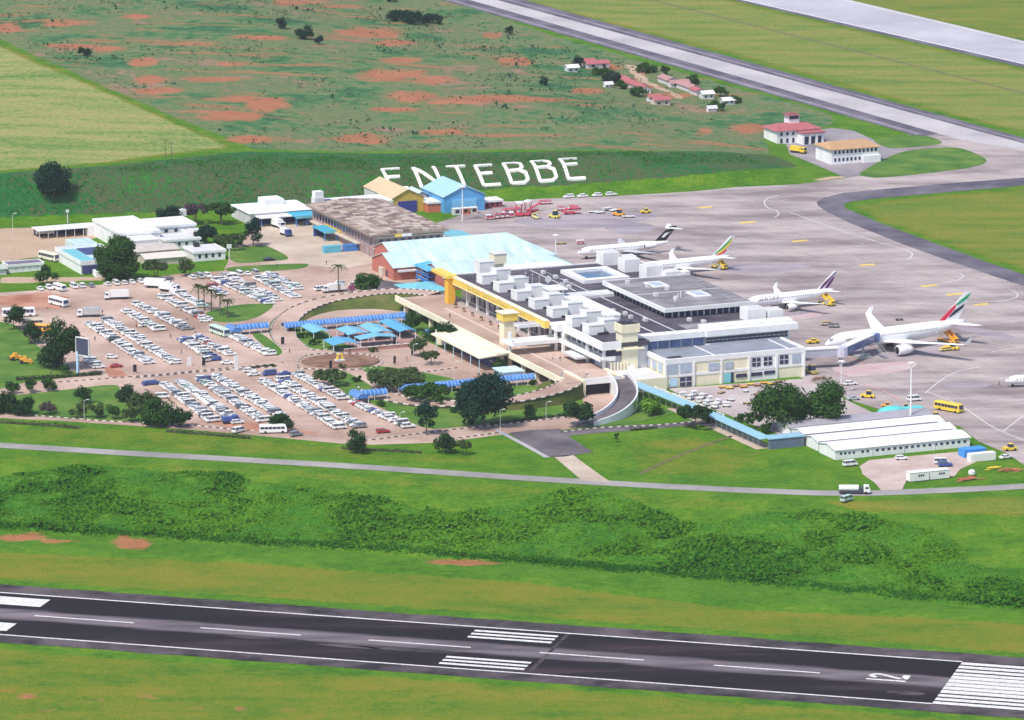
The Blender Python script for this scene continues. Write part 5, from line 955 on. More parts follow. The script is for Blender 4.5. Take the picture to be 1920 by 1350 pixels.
o = bld('arrivals_canopy', 'sloping white canopy over the arrivals kerb below the raised road', 'canopy', -66, -44); d = ub(o); d.mesh([d.p(-90, -49, 5.0), d.p(-46, -49, 5.0), d.p(-46, -38.1, 5.9), d.p(-92, -38.1, 5.9), d.p(-90, -49, 4.6), d.p(-46, -49, 4.6), d.p(-46, -38.1, 5.5), d.p(-92, -38.1, 5.5)], [(0, 1, 2, 3), (7, 6, 5, 4), (0, 4, 5, 1), (1, 5, 6, 2), (2, 6, 7, 3), (3, 7, 4, 0)]); d.build('roof', CREAM, o)
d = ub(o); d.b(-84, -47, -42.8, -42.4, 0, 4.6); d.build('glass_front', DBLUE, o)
for k in range(6): d = ub(o); d.t((-86 + k * 7.8, -48.6, 0), (-86 + k * 7.8, -48.6, 4.7), .14); d.build('post', SKYB, o)
o = bld('round_wall_drum', 'curved cream wall at the left end of the arrivals canopy', 'wall', -94, -43); d = ub(o); d.t((-94, -42, 0), (-94, -42, 5.0), 3.2, 3.6, n=14); d.build('drum', CREAM, o)
o = bld('cyan_flat_kiosk', 'pale blue flat roofed kiosk behind the lower vaulted walkway', 'kiosk', -34, -41); d = ub(o); d.b(-38, -30, -47, -39.5, 0, 2.8); d.build('body', SKYB, o); d = ub(o); d.b(-38.4, -29.6, -47.5, -39, 2.8, 3.1); d.build('roof', mat('pale_blue_roof', (.55, .75, .85), .5), o)
# ------------------------------------------------------------------ the word laid out on the bank
M_LETTER = mat('whitewashed_stone', (.80, .79, .75), .85, var=.14, scale=.6, bump=.3)
STR = {'E': [[(0, 0), (0, 1)], [(0, 1), (1, 1)], [(0, .52), (.78, .52)], [(0, 0), (1, 0)]], 'N': [[(0, 0), (0, 1)], [(0, 1), (1, 0)], [(1, 0), (1, 1)]], 'T': [[(-.05, 1), (1.05, 1)], [(.5, 0), (.5, 1)]],
       'B': [[(0, 0), (0, 1)], [(0, 1), (.7, 1), (.92, .9), (.92, .62), (.7, .52)], [(0, .52), (.7, .52), (1, .4), (1, .1), (.75, 0), (0, 0)]]}
for i, (ch, x0, y0, wd, lab) in enumerate((('E', 716, 319, 33, 'white letter E, first of the word, half hidden by the yellow hangar'), ('N', 774, 316, 38, 'white letter N on the bank behind the hangars'), ('T', 838, 314, 32, 'white letter T on the bank, its foot behind the blue hangar'), ('E', 890, 312, 32, 'white letter E in the middle of the word on the bank'), ('B', 943, 308, 32, 'first of the two white letters B on the bank'), ('B', 996, 304, 32, 'second of the two white letters B on the bank'), ('E', 1049, 300, 32, 'white letter E, last of the word on the bank'))):
    C4 = [G(x0 + 17, y0 + 37), G(x0 + 17 + wd, y0 + 35), G(x0 + wd, y0 - 2), G(x0, y0)]
    base = (C4[0] + C4[1]) / 2; base.z = float(HT(base.x, base.y))
    def mp(a, b_): p = C4[0].lerp(C4[1], a).lerp(C4[3].lerp(C4[2], a), b_); return np.array([p.x, p.y, float(HT(p.x, p.y))])
    o = thing('hillside_letter', lab, 'letter', base, 0, 'letters of the word on the bank')
    for st_ in STR[ch]:
        P = [mp(*q) for q in st_]; Q = []
        for a, c in zip(P, P[1:]):
            for k in range(5): p = a + (c - a) * k / 5; p[2] = float(HT(p[0], p[1])); Q.append(p)
        Q.append(P[-1]); b = MB(); rings = []
        hw = .68
        e0, e1 = offset(Q, hw), offset(Q, -hw)
        # extend ends so the strokes close their corners
        for a, c, q in zip(e0, e1, Q):
            za, zc = float(HT(a[0], a[1])), float(HT(c[0], c[1]))
            rings.append([(a[0] - base.x, a[1] - base.y, za - .3 - base.z), (c[0] - base.x, c[1] - base.y, zc - .3 - base.z), (c[0] - base.x, c[1] - base.y, zc + .6 - base.z), (a[0] - base.x, a[1] - base.y, za + .6 - base.z)])
        b.loft(rings); b.build('stroke', M_LETTER, o)

# ------------------------------------------------------------------ aircraft
PLW = mat('aircraft_white', (.84, .84, .85), .3, var=.04, scale=.3); PLG = mat('aircraft_grey', (.50, .51, .54), .4, var=.08); TYRE = mat('tyre_rubber', (.03, .03, .03), .9, var=.2); METAL = mat('bare_metal', (.55, .55, .58), .3, metal=.8, var=.1)
def dec(name, c): return mat(name, c, .4, var=.05)
def airliner(lab, tail_px, tz, ang, L_, D, span, zc, finh, engine, logo, finmat=None, text=None, rear=False, belly=None, group='airliners parked on the apron', nose_px=None):
    """fuselage along +x from the nose; the camera sees the side at -y"""
    dirv = np.array([math.cos(rad(ang)), math.sin(rad(ang))])
    if nose_px: n0 = flat(*nose_px, zc)[:2]
    else: n0 = flat(*tail_px, tz)[:2] - dirv * L_
    c0 = n0 + dirv * L_ * .5; o = thing('airliner', lab, 'airliner', (c0[0], c0[1], .06), rad(ang), group)
    X = lambda f_: (f_ - .5) * L_
    R = D / 2; b = MB(); rings = []
    prof = [(0, .04, -.30), (.006, .16, -.24), (.015, .30, -.18), (.03, .48, -.12), (.05, .66, -.07), (.08, .84, -.03), (.115, .96, 0), (.15, 1, 0), (.62, 1, 0), (.70, .97, .03), (.78, .84, .14), (.86, .64, .30), (.93, .42, .46), (.98, .22, .56), (1, .08, .60)]
    for f_, r_, dz in prof:
        rings.append([(X(f_), R * r_ * math.cos(t), zc + R * dz + R * r_ * 1.04 * math.sin(t)) for t in [2 * math.pi * k / 20 for k in range(20)]])
    b.loft(rings); fus = b.build('fuselage', PLW, o, smooth=True)
    b = MB(); yy = R * .60
    for s_ in (1, -1): b.poly([(X(.022), s_ * R * .30, zc + R * .18), (X(.034), s_ * R * .46, zc + R * .20), (X(.046), s_ * R * .38, zc + R * .50), (X(.038), s_ * R * .14, zc + R * .48)][::s_])
    b.poly([(X(.0215), -R * .28, zc + R * .19), (X(.0215), R * .28, zc + R * .19), (X(.0375), R * .13, zc + R * .49), (X(.0375), -R * .13, zc + R * .49)][::-1]); b.build('cockpit_windows', GLASS, fus)
    for s_ in (1, -1):
        b = MB(); n_ = int(L_ * .62 / .95)
        for k in range(n_): x = X(.14) + k * .95; b.box(x, x + .32, s_ * R * .985 - .02, s_ * R * .985 + .02, zc + R * .22, zc + R * .22 + .42)
        q = b.build('cabin_windows', mat('cabin_window', (.10, .11, .14), .2, var=0), fus); q['kind'] = 'stuff'
    for f_ in (.115, .36, .75):
        for s_ in (1, -1): b = MB(); b.box(X(f_), X(f_) + .9, s_ * R * .985 - .025, s_ * R * .985 + .025, zc - R * .30, zc + R * .42); b.build('cabin_door', mat('door_outline', (.66, .67, .70), .35, var=0), fus)
    # wings
    for s_ in (1, -1):
        rx, rc, tx, tc_ = X(.36 if not rear else .46), L_ * (.185 if not rear else .17), X(.36 if not rear else .46) + span * .5 * .52 * (1 if not rear else .8), L_ * .042
        y0_, y1_ = s_ * R * .3, s_ * span / 2; z0_, z1_ = zc - R * .62, zc - R * .62 + span * .5 * .085
        kx, ky, kc, kz = rx + (tx - rx) * .36, y0_ + (y1_ - y0_) * .34, L_ * .105, z0_ + (z1_ - z0_) * .3
        rings = []
        for (x, y, c_, z, t_) in ((rx, y0_, rc, z0_, .13), (kx, ky, kc, kz, .11), (tx, y1_, tc_, z1_, .09)):
            rings.append([(x, y, z), (x + c_ * .25, y, z + c_ * t_ * .55), (x + c_ * .6, y, z + c_ * t_ * .4), (x + c_, y, z), (x + c_ * .6, y, z - c_ * t_ * .25), (x + c_ * .25, y, z - c_ * t_ * .4)])
        b = MB(); b.loft(rings if s_ < 0 else rings); w = b.build('wing', PLW if not rear else PLG, o)
        if not rear: b = MB(); wl = D * .42; b.loft([[(tx + .1, y1_, z1_ - .05), (tx + tc_, y1_, z1_ - .05), (tx + tc_, y1_ + s_ * .1, z1_ + .05), (tx + .1, y1_ + s_ * .1, z1_ + .05)], [(tx + tc_ * .9, y1_ + s_ * .5, z1_ + wl), (tx + tc_ * 1.5, y1_ + s_ * .5, z1_ + wl), (tx + tc_ * 1.5, y1_ + s_ * .58, z1_ + wl), (tx + tc_ * .9, y1_ + s_ * .58, z1_ + wl)]]); b.build('winglet', PLW, w)
        # engines
        eR, eL = engine
        if rear: ex, ey, ez = X(.70), s_ * (R + eR * 1.1), zc + R * .35
        else: ex, ey, ez = kx - eL * .62, ky * .98, kz - eR * 1.25
        rings = [[(ex + eL * f_, ey + eR * r_ * math.cos(t), ez + eR * r_ * math.sin(t)) for t in [2 * math.pi * k / 14 for k in range(14)]] for f_, r_ in ((0, .88), (.05, 1), (.45, 1), (.8, .8), (1, .58))]
        b = MB(); b.loft(rings); e = b.build('engine', PLW if belly is None else PLG, o, smooth=True)
        b = MB(); b.poly([(ex - .02, ey + eR * .76 * math.cos(t), ez + eR * .76 * math.sin(t)) for t in [2 * math.pi * k / 14 for k in range(14)]][::-1]); b.build('intake', DARKO, e)
        b = MB(); b.box(ex + eL * .25, ex + eL * .95, ey - .15, ey + .15, ez + eR * .6, (kz + .2) if not rear else ez + eR * .7) if not rear else b.box(ex + eL * .2, ex + eL * .8, min(ey, s_ * R * .7), max(ey, s_ * R * .7), ez - .15, ez + .2); b.build('pylon', PLW, e)
        # tailplane
        hx, hz, hs, hc = (X(.865), zc + R * .55, span * .165, L_ * .085) if not rear else (X(.955), zc + finh - .5, span * .18, L_ * .075)
        b = MB(); b.loft([[(hx, s_ * (.2 if rear else R * .35), hz - .12), (hx + hc, s_ * (.2 if rear else R * .35), hz - .05), (hx + hc, s_ * (.2 if rear else R * .35), hz + .1), (hx, s_ * (.2 if rear else R * .35), hz + .18)], [(hx + hs * .6, s_ * hs, hz + .2), (hx + hs * .6 + hc * .45, s_ * hs, hz + .2), (hx + hs * .6 + hc * .45, s_ * hs, hz + .3), (hx + hs * .6, s_ * hs, hz + .3)]]); b.build('tailplane', PLW, o)
    # fin
    fx0, fc0, fz0 = X(.80), L_ * .145, zc + R * .82; fx1, fc1, fz1 = X(.80) + finh * .92, L_ * .055, zc + finh
    if rear: fx0, fc0, fx1, fc1 = X(.83), L_ * .13, X(.83) + finh * .95, L_ * .085
    def F(a, b_): return (fx0 + (fx1 - fx0) * b_ + (fc0 + (fc1 - fc0) * b_) * a, fz0 + (fz1 - fz0) * b_)
    b = MB(); th = .22; b.loft([[(F(0, -.1)[0], 0, F(0, -.1)[1]), (F(.4, -.1)[0], -th, F(0, -.1)[1]), (F(1, -.1)[0], 0, F(0, -.1)[1]), (F(.4, -.1)[0], th, F(0, -.1)[1])], [(F(0, 1)[0], 0, fz1), (F(.4, 1)[0], -.1, fz1), (F(1, 1)[0], 0, fz1), (F(.4, 1)[0], .1, fz1)]]); fin = b.build('fin', finmat or PLW, o)
    for nm, m_, pl in logo:
        for s_ in (1, -1): b = MB(); P = [(F(a, c)[0], s_ * (.26 - .13 * c) * (1 - abs(a - .4) * .9), F(a, c)[1]) for a, c in pl]; Q = [(x, y + s_ * .05, z) for x, y, z in P]; b.loft([P, Q]); b.build(nm, m_, fin)
    # gear
    for (f_, y_, n_) in ((.10, 0, 1), (.515 if not rear else .57, span * .085, 2), (.515 if not rear else .57, -span * .085, 2)):
        wr = .62 if D > 5 else .5; b = MB(); b.tube((X(f_), y_, wr), (X(f_), y_, zc - R * .6), .14, n=6); g = b.build('landing_gear', METAL, o)
        for dx in ((0,) if n_ == 1 or D < 5 else (-.8, .8)):
            for dy in (-.35, .35): b = MB(); b.tube((X(f_) + dx, y_ + dy - .18, wr), (X(f_) + dx, y_ + dy + .18, wr), wr, n=10); b.build('wheel', TYRE, g)
    if text:
        s_, f_, sz, m_, ext = text; tc2 = bpy.data.curves.new('t', 'FONT'); tc2.body = s_; tc2.size = sz; tc2.extrude = .01; tc2.space_character = ext
        t_ = bpy.data.objects.new('t', tc2); COL.objects.link(t_); bpy.context.view_layer.update(); tm_ = bpy.data.meshes.new_from_object(t_); bpy.data.objects.remove(t_); tm_.materials.append(m_)
        q = link('livery_lettering', tm_, fus); q.rotation_euler = (rad(90), 0, 0); q.location = (X(f_), -R * 1.0 - .06, zc + R * .30 if D < 5 else zc - R * .1); q['kind'] = 'stuff'
    return o
RED, GRN, BLK, MRN, YLW = dec('livery_red', (.72, .02, .08)), dec('livery_green', (.01, .36, .16)), dec('livery_black', (.012, .012, .02)), dec('livery_maroon', (.13, .02, .13)), dec('livery_yellow', (.85, .62, .05))
GRY = dec('livery_grey', (.36, .34, .42)); GOLD = dec('livery_gold', (.62, .50, .28))
airliner('largest white airliner with a red, green and black striped fin, at the boarding bridge', None, 0, 30.0, 58.8, 5.64, 60.3, 5.4, 12.0, (1.75, 6.4), [('red_stripe', RED, [(0, 0), (0, .14), (.02, .42), (.16, .62), (.34, .44), (.32, .22), (.26, .02)]), ('green_stripe', GRN, [(.16, .56), (.34, .76), (.97, .96), (.86, .76), (.4, .56)]), ('black_stripe', BLK, [(.36, .18), (.42, .36), (.9, .58), (.88, .42), (.62, .24), (.42, .12)])], text=('Emirates', .13, 2.3, GOLD, 1.15), nose_px=(1547, 643))
airliner('white airliner with a maroon antelope mark on its fin behind the terminal', (1563, 545), 4.6, 29.0, 37.6, 3.95, 34.1, 3.9, 7.9, (1.05, 4.0), [('emblem', MRN, [(.18, .05), (.12, .38), (.3, .66), (.62, .92), (.9, .95), (.62, .7), (.5, .5), (.46, .28), (.38, .05)]), ('emblem', MRN, [(.62, .05), (.6, .4), (.7, .6), (.95, .7), (.98, .4), (.9, .05)])], text=('QATAR', .13, 1.9, GRY, 1.5))
airliner('white airliner with green, yellow and red feathers on its fin', (1368, 481), 4.6, 27.0, 39.5, 3.76, 35.8, 3.7, 8.6, (1.0, 4.2), [('green_feather', GRN, [(.06, .12), (.2, .42), (.45, .82), (.75, .95), (.62, .66), (.4, .36), (.2, .14)]), ('yellow_feather', YLW, [(.22, .12), (.45, .36), (.66, .66), (.9, .9), (.95, .62), (.8, .34), (.5, .14)]), ('red_feather', RED, [(.2, .04), (.5, .12), (.8, .3), (.95, .3), (.85, .12), (.55, .03)])])
airliner('white rear engined airliner with a black T tail at the far stand', (1255, 455), 3.6, 24.0, 38.5, 3.4, 32.9, 3.0, 6.9, (.85, 5.2), [('white_crane', PLW, [(.3, .28), (.25, .5), (.4, .62), (.5, .48), (.62, .62), (.78, .66), (.66, .48), (.58, .3), (.45, .24)]), ('white_band', PLW, [(.0, .8), (0, .9), (.3, .9), (.3, .8)])], finmat=BLK, rear=True)
airliner('small white airliner cut by the right edge of the picture', None, 0, 12.0, 27.0, 2.9, 24.5, 2.5, 5.4, (.6, 2.6), [], nose_px=(1885, 713))

# ------------------------------------------------------------------ ground equipment
GSY = mat('equipment_yellow', (.78, .56, .05), .45, var=.12); GSO = mat('equipment_orange', (.82, .38, .04), .45, var=.12); GSR = mat('equipment_red', (.60, .06, .10), .5, var=.15); GSW = mat('equipment_white', (.75, .75, .76), .5, var=.1)
def wheels(o, xs, y, r, w=.25):
    for x in xs:
        for s_ in (-1, 1): b = MB(); b.tube((x, s_ * y - w / 2, r), (x, s_ * y + w / 2, r), r, n=8); b.build('wheel', TYRE, o)
def stairs(lab, px, py, ang, m_, hh=3.4):
    p = flat(px, py); o = thing('passenger_stairs', lab, 'stairs', (p[0], p[1], .06), rad(ang), 'yellow passenger stairs at the airliners'); n_ = 12; Ls = hh * 1.75
    b = MB(); b.box(-2.2, Ls - 1.2, -1.0, 1.0, .45, .9); b.build('chassis', m_, o); b = MB(); b.box(Ls - 2.4, Ls - .8, -1.0, 1.0, .9, 2.0); b.build('cab', m_, o); b = MB(); b.box(Ls - 1.4, Ls - .78, -.9, .9, 1.4, 1.9); b.build('windscreen', GLASS, o)
    b = MB(); b.box(-2.6, -.4, -1.1, 1.1, hh - .2, hh); b.build('platform', m_, o)
    for k in range(n_): b = MB(); x = -.4 + k * (Ls - .6) / n_; b.box(x, x + (Ls - .6) / n_ + .05, -.9, .9, hh - (k + 1) * (hh - .8) / n_ - .12, hh - (k + 1) * (hh - .8) / n_); b.build('step', m_, o)
    for s_ in (-1, 1):
        b = MB(); P = [(-.4, s_ * 1.0, hh - .3), (Ls - 1, s_ * 1.0, .6), (Ls - 1, s_ * 1.0, 1.9), (-.4, s_ * 1.0, hh + 1.1)]; b.loft([P, [(x, y + s_ * .08, z) for x, y, z in P]]); b.build('side_panel', m_, o); b = MB(); b.box(-2.6, -.4, s_ * 1.1 - .05, s_ * 1.1 + .05, hh, hh + 1.1); b.build('platform_rail', m_, o)
    b = MB(); b.tube((-1.5, .7, .9), (-1.5, .7, hh), .12); b.tube((-1.5, -.7, .9), (-1.5, -.7, hh), .12); b.build('lift_frame', STEEL, o); wheels(o, (-1.5, Ls - 1.9), 1.0, .42); return o
stairs('orange yellow passenger stairs at the rear door of the largest airliner', 1769, 640, -52, GSO, 4.4); stairs('yellow passenger stairs behind the airliner with the maroon fin mark', 1545, 571, -52, GSY); stairs('yellow passenger stairs at the airliner with the feathered fin', 1344, 503, -52, GSY)
def cart(lab, px, py, ang, m_, L_=3.2, w=1.6, h=1.6, cover=True, grp='ground equipment on the apron', name='baggage_cart', cat='cart'):
    p = flat(px, py); o = thing(name, lab, cat, (p[0], p[1], .06), rad(ang), grp); b = MB(); b.box(-L_ / 2, L_ / 2, -w / 2, w / 2, .45, .62); b.build('bed', m_, o)
    if cover:
        b = MB(); b.box(-L_ / 2, L_ / 2, -w / 2, w / 2, h + .3, h + .4); b.build('roof', m_, o)
        for x in (-L_ / 2 + .06, 0, L_ / 2 - .06):
            for s_ in (-1, 1): b = MB(); b.box(x - .05, x + .05, s_ * w / 2 - .05, s_ * w / 2 + .05, .62, h + .3); b.build('post', m_, o)
        b = MB(); b.box(-L_ / 2 + .1, L_ / 2 - .1, -w / 2 + .1, w / 2 - .1, .62, h * .8); b.build('load', GSW if m_ is not GSW or name == 'trolley_stack' else GSR, o)
    b = MB(); b.tube((L_ / 2, 0, .5), (L_ / 2 + 1, 0, .4), .05, n=5); b.build('drawbar', STEEL, o); wheels(o, (-L_ / 3, L_ / 3), w / 2 - .1, .32, .2); return o
def tug(lab, px, py, ang, m_, L_=4.2, w=2.0, h=2.2, grp='ground equipment on the apron'):
    p = flat(px, py); o = thing('apron_tractor', lab, 'tractor', (p[0], p[1], .06), rad(ang), grp); b = MB(); b.box(-L_ / 2, L_ / 2, -w / 2, w / 2, .4, 1.2); b.build('body', m_, o); b = MB(); b.loft([[(-L_ * .1, -w * .42, 1.2), (L_ * .28, -w * .42, 1.2), (L_ * .28, w * .42, 1.2), (-L_ * .1, w * .42, 1.2)], [(-L_ * .06, -w * .36, h), (L_ * .2, -w * .36, h), (L_ * .2, w * .36, h), (-L_ * .06, w * .36, h)]]); b.build('cab_glass', GLASS, o); b = MB(); b.box(-L_ * .1, L_ * .24, -w * .4, w * .4, h, h + .12); b.build('cab_roof', m_, o); wheels(o, (-L_ * .32, L_ * .32), w / 2 - .1, .45); return o
def loader(lab, px, py, ang, m_, L_=7, grp='ground equipment on the apron'):
    p = flat(px, py); o = thing('belt_loader', lab, 'loader', (p[0], p[1], .06), rad(ang), grp); b = MB(); b.box(-2.2, 2.2, -.9, .9, .4, 1.0); b.build('chassis', m_, o); b = MB(); P = [(-L_ / 2, -.5, .9), (-L_ / 2, .5, .9), (L_ / 2, .5, 3.2), (L_ / 2, -.5, 3.2)]; b.loft([P, [(x, y, z + .35) for x, y, z in P]]); b.build('belt', m_, o); b = MB(); b.box(-1.8, -.9, .9, 1.5, .6, 1.6); b.build('seat_box', GSW, o); wheels(o, (-1.5, 1.5), .95, .4); return o
def frame_tower(lab, px, py, ang, m_, h=5, L_=4.5):
    p = flat(px, py); o = thing('cargo_lift', lab, 'lift', (p[0], p[1], .06), rad(ang), 'ground equipment on the apron'); b = MB(); b.box(-L_ / 2, L_ / 2, -1.3, 1.3, .5, 1.0); b.build('chassis', m_, o)
    for s_ in (-1, 1): b = MB(); b.tube((-L_ / 2 + .3, s_ * 1.1, 1), (L_ / 2 - .3, s_ * 1.1, h), .14); b.tube((L_ / 2 - .3, s_ * 1.1, 1), (-L_ / 2 + .3, s_ * 1.1, h), .14); b.build('scissor_arm', m_, o)
    b = MB(); b.box(-L_ / 2, L_ / 2, -1.35, 1.35, h, h + .3); b.build('platform', GSW, o); wheels(o, (-L_ / 3, L_ / 3), 1.2, .42); return o
for i in range(5): cart('red baggage cart, number %s of the train nearest the old terminal' % ('one', 'two', 'three', 'four', 'five')[i], 918 + i * 9.5, 412 - i * 1.0, 20, GSR if i % 4 else GSW)
frame_tower('tall red cargo lift leaning up beside the baggage cart train', 973, 405, 100, GSR, 5.2); frame_tower('second red cargo lift next to the white nosed loader', 990, 404, 70, GSR, 5.6); loader('white and red belt loader pointing towards the camera', 1004, 410, -70, mat('pale_yellow', (.78, .70, .36), .5)); loader('red belt loader behind the two cargo lifts', 1000, 398, 40, GSR)
tug('pale yellow box tractor standing alone right of the belt loaders', 1040, 409, -40, mat('tug_yellow', (.76, .66, .14), .5), 4.4, 2.4, 3.0); loader('long red belt loader right of the pale yellow tractor', 1068, 402, 15, GSR); cart('red cart at the end of the long red belt loader', 1080, 401, 15, GSR, 3, 1.6, 1.4)
for i in range(4): cart('white %s dolly among the equipment right of the red loaders' % ('first', 'second', 'third', 'fourth')[i], 1112 + i * 13, 399 - i * 2 + (i % 2) * 3, 15 + i * 12, GSW if i % 2 else PALE, 4, 2.0, .8, i == 2)
tug('orange and red tractor at the right end of the apron equipment', 1160, 405, -30, GSO, 4.6, 2.2, 2.6); cart('flat grey dolly in front of the orange and red tractor', 1178, 408, 10, PALE, 5, 2.2, .6, False); tug('small yellow tractor outermost right of the equipment park', 1210, 400, 15, GSY, 4, 2, 1.9); cart('red platform cart near the grass edge', 1022, 383, 15, GSR, 5, 2, 1.2)
for i in range(4): cart('red luggage cart, %s behind the long red belt loader' % ('first', 'second', 'third', 'fourth')[i], 1052 + i * 10, 395 - i * .8, 15 + 8 * i, GSR, 3, 1.6, 1.4, i % 2 == 0)
for i in range(3): cart('red frame trailer, %s from the left near the red cargo lifts' % ('first', 'second', 'third')[i], 948 + i * 12, 402 - i, 60 + 20 * i, GSR, 3.6, 1.8, 1.8, True)
tug('yellow tractor at the nose of the largest airliner', 1524, 644, 20, GSY, 4.4, 2, 1.6); cart('brown loaded dolly between two airliners', 1549, 610, 15, mat('dolly_brown', (.45, .30, .16), .7, var=.2), 4, 2, 1.1); cart('dark dolly next to the brown loaded dolly', 1563, 614, -10, mat('dolly_dark', (.12, .10, .12), .7, var=.2), 3.6, 2, 1.0); cart('small dark cart behind the largest airliner', 1686, 601, 10, mat('dolly_dark', (.1, .1, .1)), 2.6, 1.4, .7, False)
tug('yellow tanker tractor under the rear of the largest airliner', 1784, 656, -20, GSY, 5.2, 2.2, 2.2); cart('yellow platform beside the tanker tractor', 1772, 658, 30, GSY, 4, 1.8, 1.0); tug('yellow and dark loader parked against the terminal corner', 1521, 700, -60, mat('olive_yellow', (.50, .42, .12), .5, var=.2), 5.5, 2.4, 2.8); tug('yellow tractor with a blue canopy on the apron edge', 1627, 746, -15, GSY, 4.6, 2.0, 2.4)
cart('dark dolly far out on the apron left of the white tailed airliner', 1052, 458, 15, mat('dolly_brown', (.4, .3, .2)), 4, 1.8, .8, False); cart('white service cart at the stand of the far airliner', 1088, 458, 15, GSW, 3, 1.6, 1.2)
tug('small yellow tractor at the long sheds, behind their right end', 1753, 786, -50, GSY, 4, 2.1, 2.2); tug('yellow roofed tractor on the apron at the far right edge', 1893, 845, 20, GSY, 4.4, 2.2, 2.2); tug('yellow tractor beside the high mast and the turquoise tent', 1697, 770, 0, mat('olive_yellow', (.5, .4, .1)), 3.6, 2, 2.2); tug('orange tractor behind the turquoise tent', 1662, 765, 0, GSO, 3.4, 1.8, 1.8)
# ------------------------------------------------------------------ road vehicles
CARG = mat('car_glass', (.07, .08, .10), .1, var=0, spec=.7)
PAINT = {n: mat('paint_' + n, c, .25, metal=m_, var=.03, scale=1.0) for n, c, m_ in (('white', (.80, .80, .80), 0), ('silver', (.55, .56, .58), .3), ('grey', (.28, .29, .31), .2), ('blue', (.05, .09, .32), 0), ('black', (.02, .02, .025), 0), ('red', (.42, .03, .03), 0), ('pale green', (.45, .62, .55), 0), ('beige', (.62, .55, .42), 0))}
TYPES = {  # side profile: body lower outline (x,z), cabin (x0,x1 at base; x0,x1 at top), base z, roof z, length, width
 'saloon car': ([(-2.2, .35), (-2.2, .82), (-1.5, .92), (1.0, .92), (2.15, .74), (2.2, .35)], (-1.55, 1.1), (-.95, .35), .9, 1.42, 1.7),
 'hatchback': ([(-1.95, .35), (-2.0, .9), (-1.6, .95), (.9, .95), (1.9, .78), (1.95, .35)], (-1.9, 1.05), (-1.55, .3), .93, 1.48, 1.66),
 'estate car': ([(-2.25, .38), (-2.25, .95), (-1.6, 1.0), (1.0, 1.0), (2.2, .82), (2.25, .38)], (-2.15, 1.1), (-1.95, .4), .98, 1.55, 1.74),
 'off-roader': ([(-2.3, .5), (-2.3, 1.1), (-1.6, 1.15), (.95, 1.15), (2.2, 1.05), (2.3, .5)], (-2.2, 1.0), (-2.05, .45), 1.13, 1.85, 1.85),
 'minibus': ([(-2.4, .45), (-2.4, 1.15), (-1.6, 1.18), (1.7, 1.15), (2.35, .9), (2.4, .45)], (-2.35, 1.95), (-2.3, 1.35), 1.14, 2.0, 1.78)}
def car_meshes(kind, m_):
    prof, (x0, x1), (t0, t1_), zb, zr, w = TYPES[kind]; hw = w / 2
    b = MB(); P = [(x, z) for x, z in prof]
    b.loft([[(x, -hw * (1 if z < .6 else .97), z) for x, z in P], [(x, hw * (1 if z < .6 else .97), z) for x, z in P]])
    rw_ = hw * .80; b.loft([[(t0, -rw_, zr - .07), (t1_, -rw_, zr - .07), (t1_, rw_, zr - .07), (t0, rw_, zr - .07)], [(t0 + .08, -rw_ * .92, zr), (t1_ - .06, -rw_ * .92, zr), (t1_ - .06, rw_ * .92, zr), (t0 + .08, rw_ * .92, zr)]])
    for s_ in (-1, 1):
        for (xa, xb) in ((x1, t1_), ((x0 + x1) / 2, (t0 + t1_) / 2), (x0, t0)): b.tube((xa, s_ * hw * .93, zb), (xb, s_ * rw_, zr - .05), .06, n=4)
    body = b.data('car_body', m_)
    b = MB(); b.loft([[(x0 + .03, -hw * .91, zb), (x1 - .03, -hw * .91, zb), (x1 - .03, hw * .91, zb), (x0 + .03, hw * .91, zb)], [(t0 + .02, -rw_ * .97, zr - .06), (t1_ - .02, -rw_ * .97, zr - .06), (t1_ - .02, rw_ * .97, zr - .06), (t0 + .02, rw_ * .97, zr - .06)]])
    return body, b.data('car_glass', CARG)
_b = MB(); _b.tube((0, -.11, 0), (0, .11, 0), .32, n=8); WHEEL = _b.data('car_wheel', TYRE)
CARM = {}
def carm(kind, col):
    if (kind, col) not in CARM: CARM[kind, col] = car_meshes(kind, PAINT[col])
    return CARM[kind, col]
def car(kind, col, p, ang, label, group, z=.055):
    body, gl = carm(kind, col); o = link('parked_car', body, None, (p[0], p[1], z), ang); tag(o, label, 'car', group)
    link('windows', gl, o); w = TYPES[kind][5] / 2
    for x in (-1.35, 1.35):
        for s_ in (-1, 1): link('wheel', WHEEL, o, (x, s_ * (w - .1), .32))
    return o
FARB, FARG_ = {}, MB()
def far_car(kind, col, p, ang):
    body, gl = carm(kind, col); R_ = Matrix.Translation((p[0], p[1], .055)) @ Matrix.Rotation(ang, 4, 'Z')
    for me_, key in ((body, col), (gl, '_')):
        b = FARB.setdefault(key, MB()); b.mesh([R_ @ v.co for v in me_.vertices], [tuple(f.vertices) for f in me_.polygons])
CR = random.Random(21)
def pick():
    t = CR.random(); col = 'white' if t < .72 else 'silver' if t < .87 else 'grey' if t < .91 else 'blue' if t < .945 else 'black' if t < .97 else 'red' if t < .98 else 'beige' if t < .98 else 'pale green'
    k = CR.choices(['saloon car', 'hatchback', 'estate car', 'off-roader', 'minibus'], [.3, .12, .28, .16, .14])[0]; return k, col
def ordn(n): return '%d%s' % (n, 'th' if 10 <= n % 100 <= 20 else {1: 'st', 2: 'nd', 3: 'rd'}.get(n % 10, 'th'))
NCAR = 0; seen_car = {}
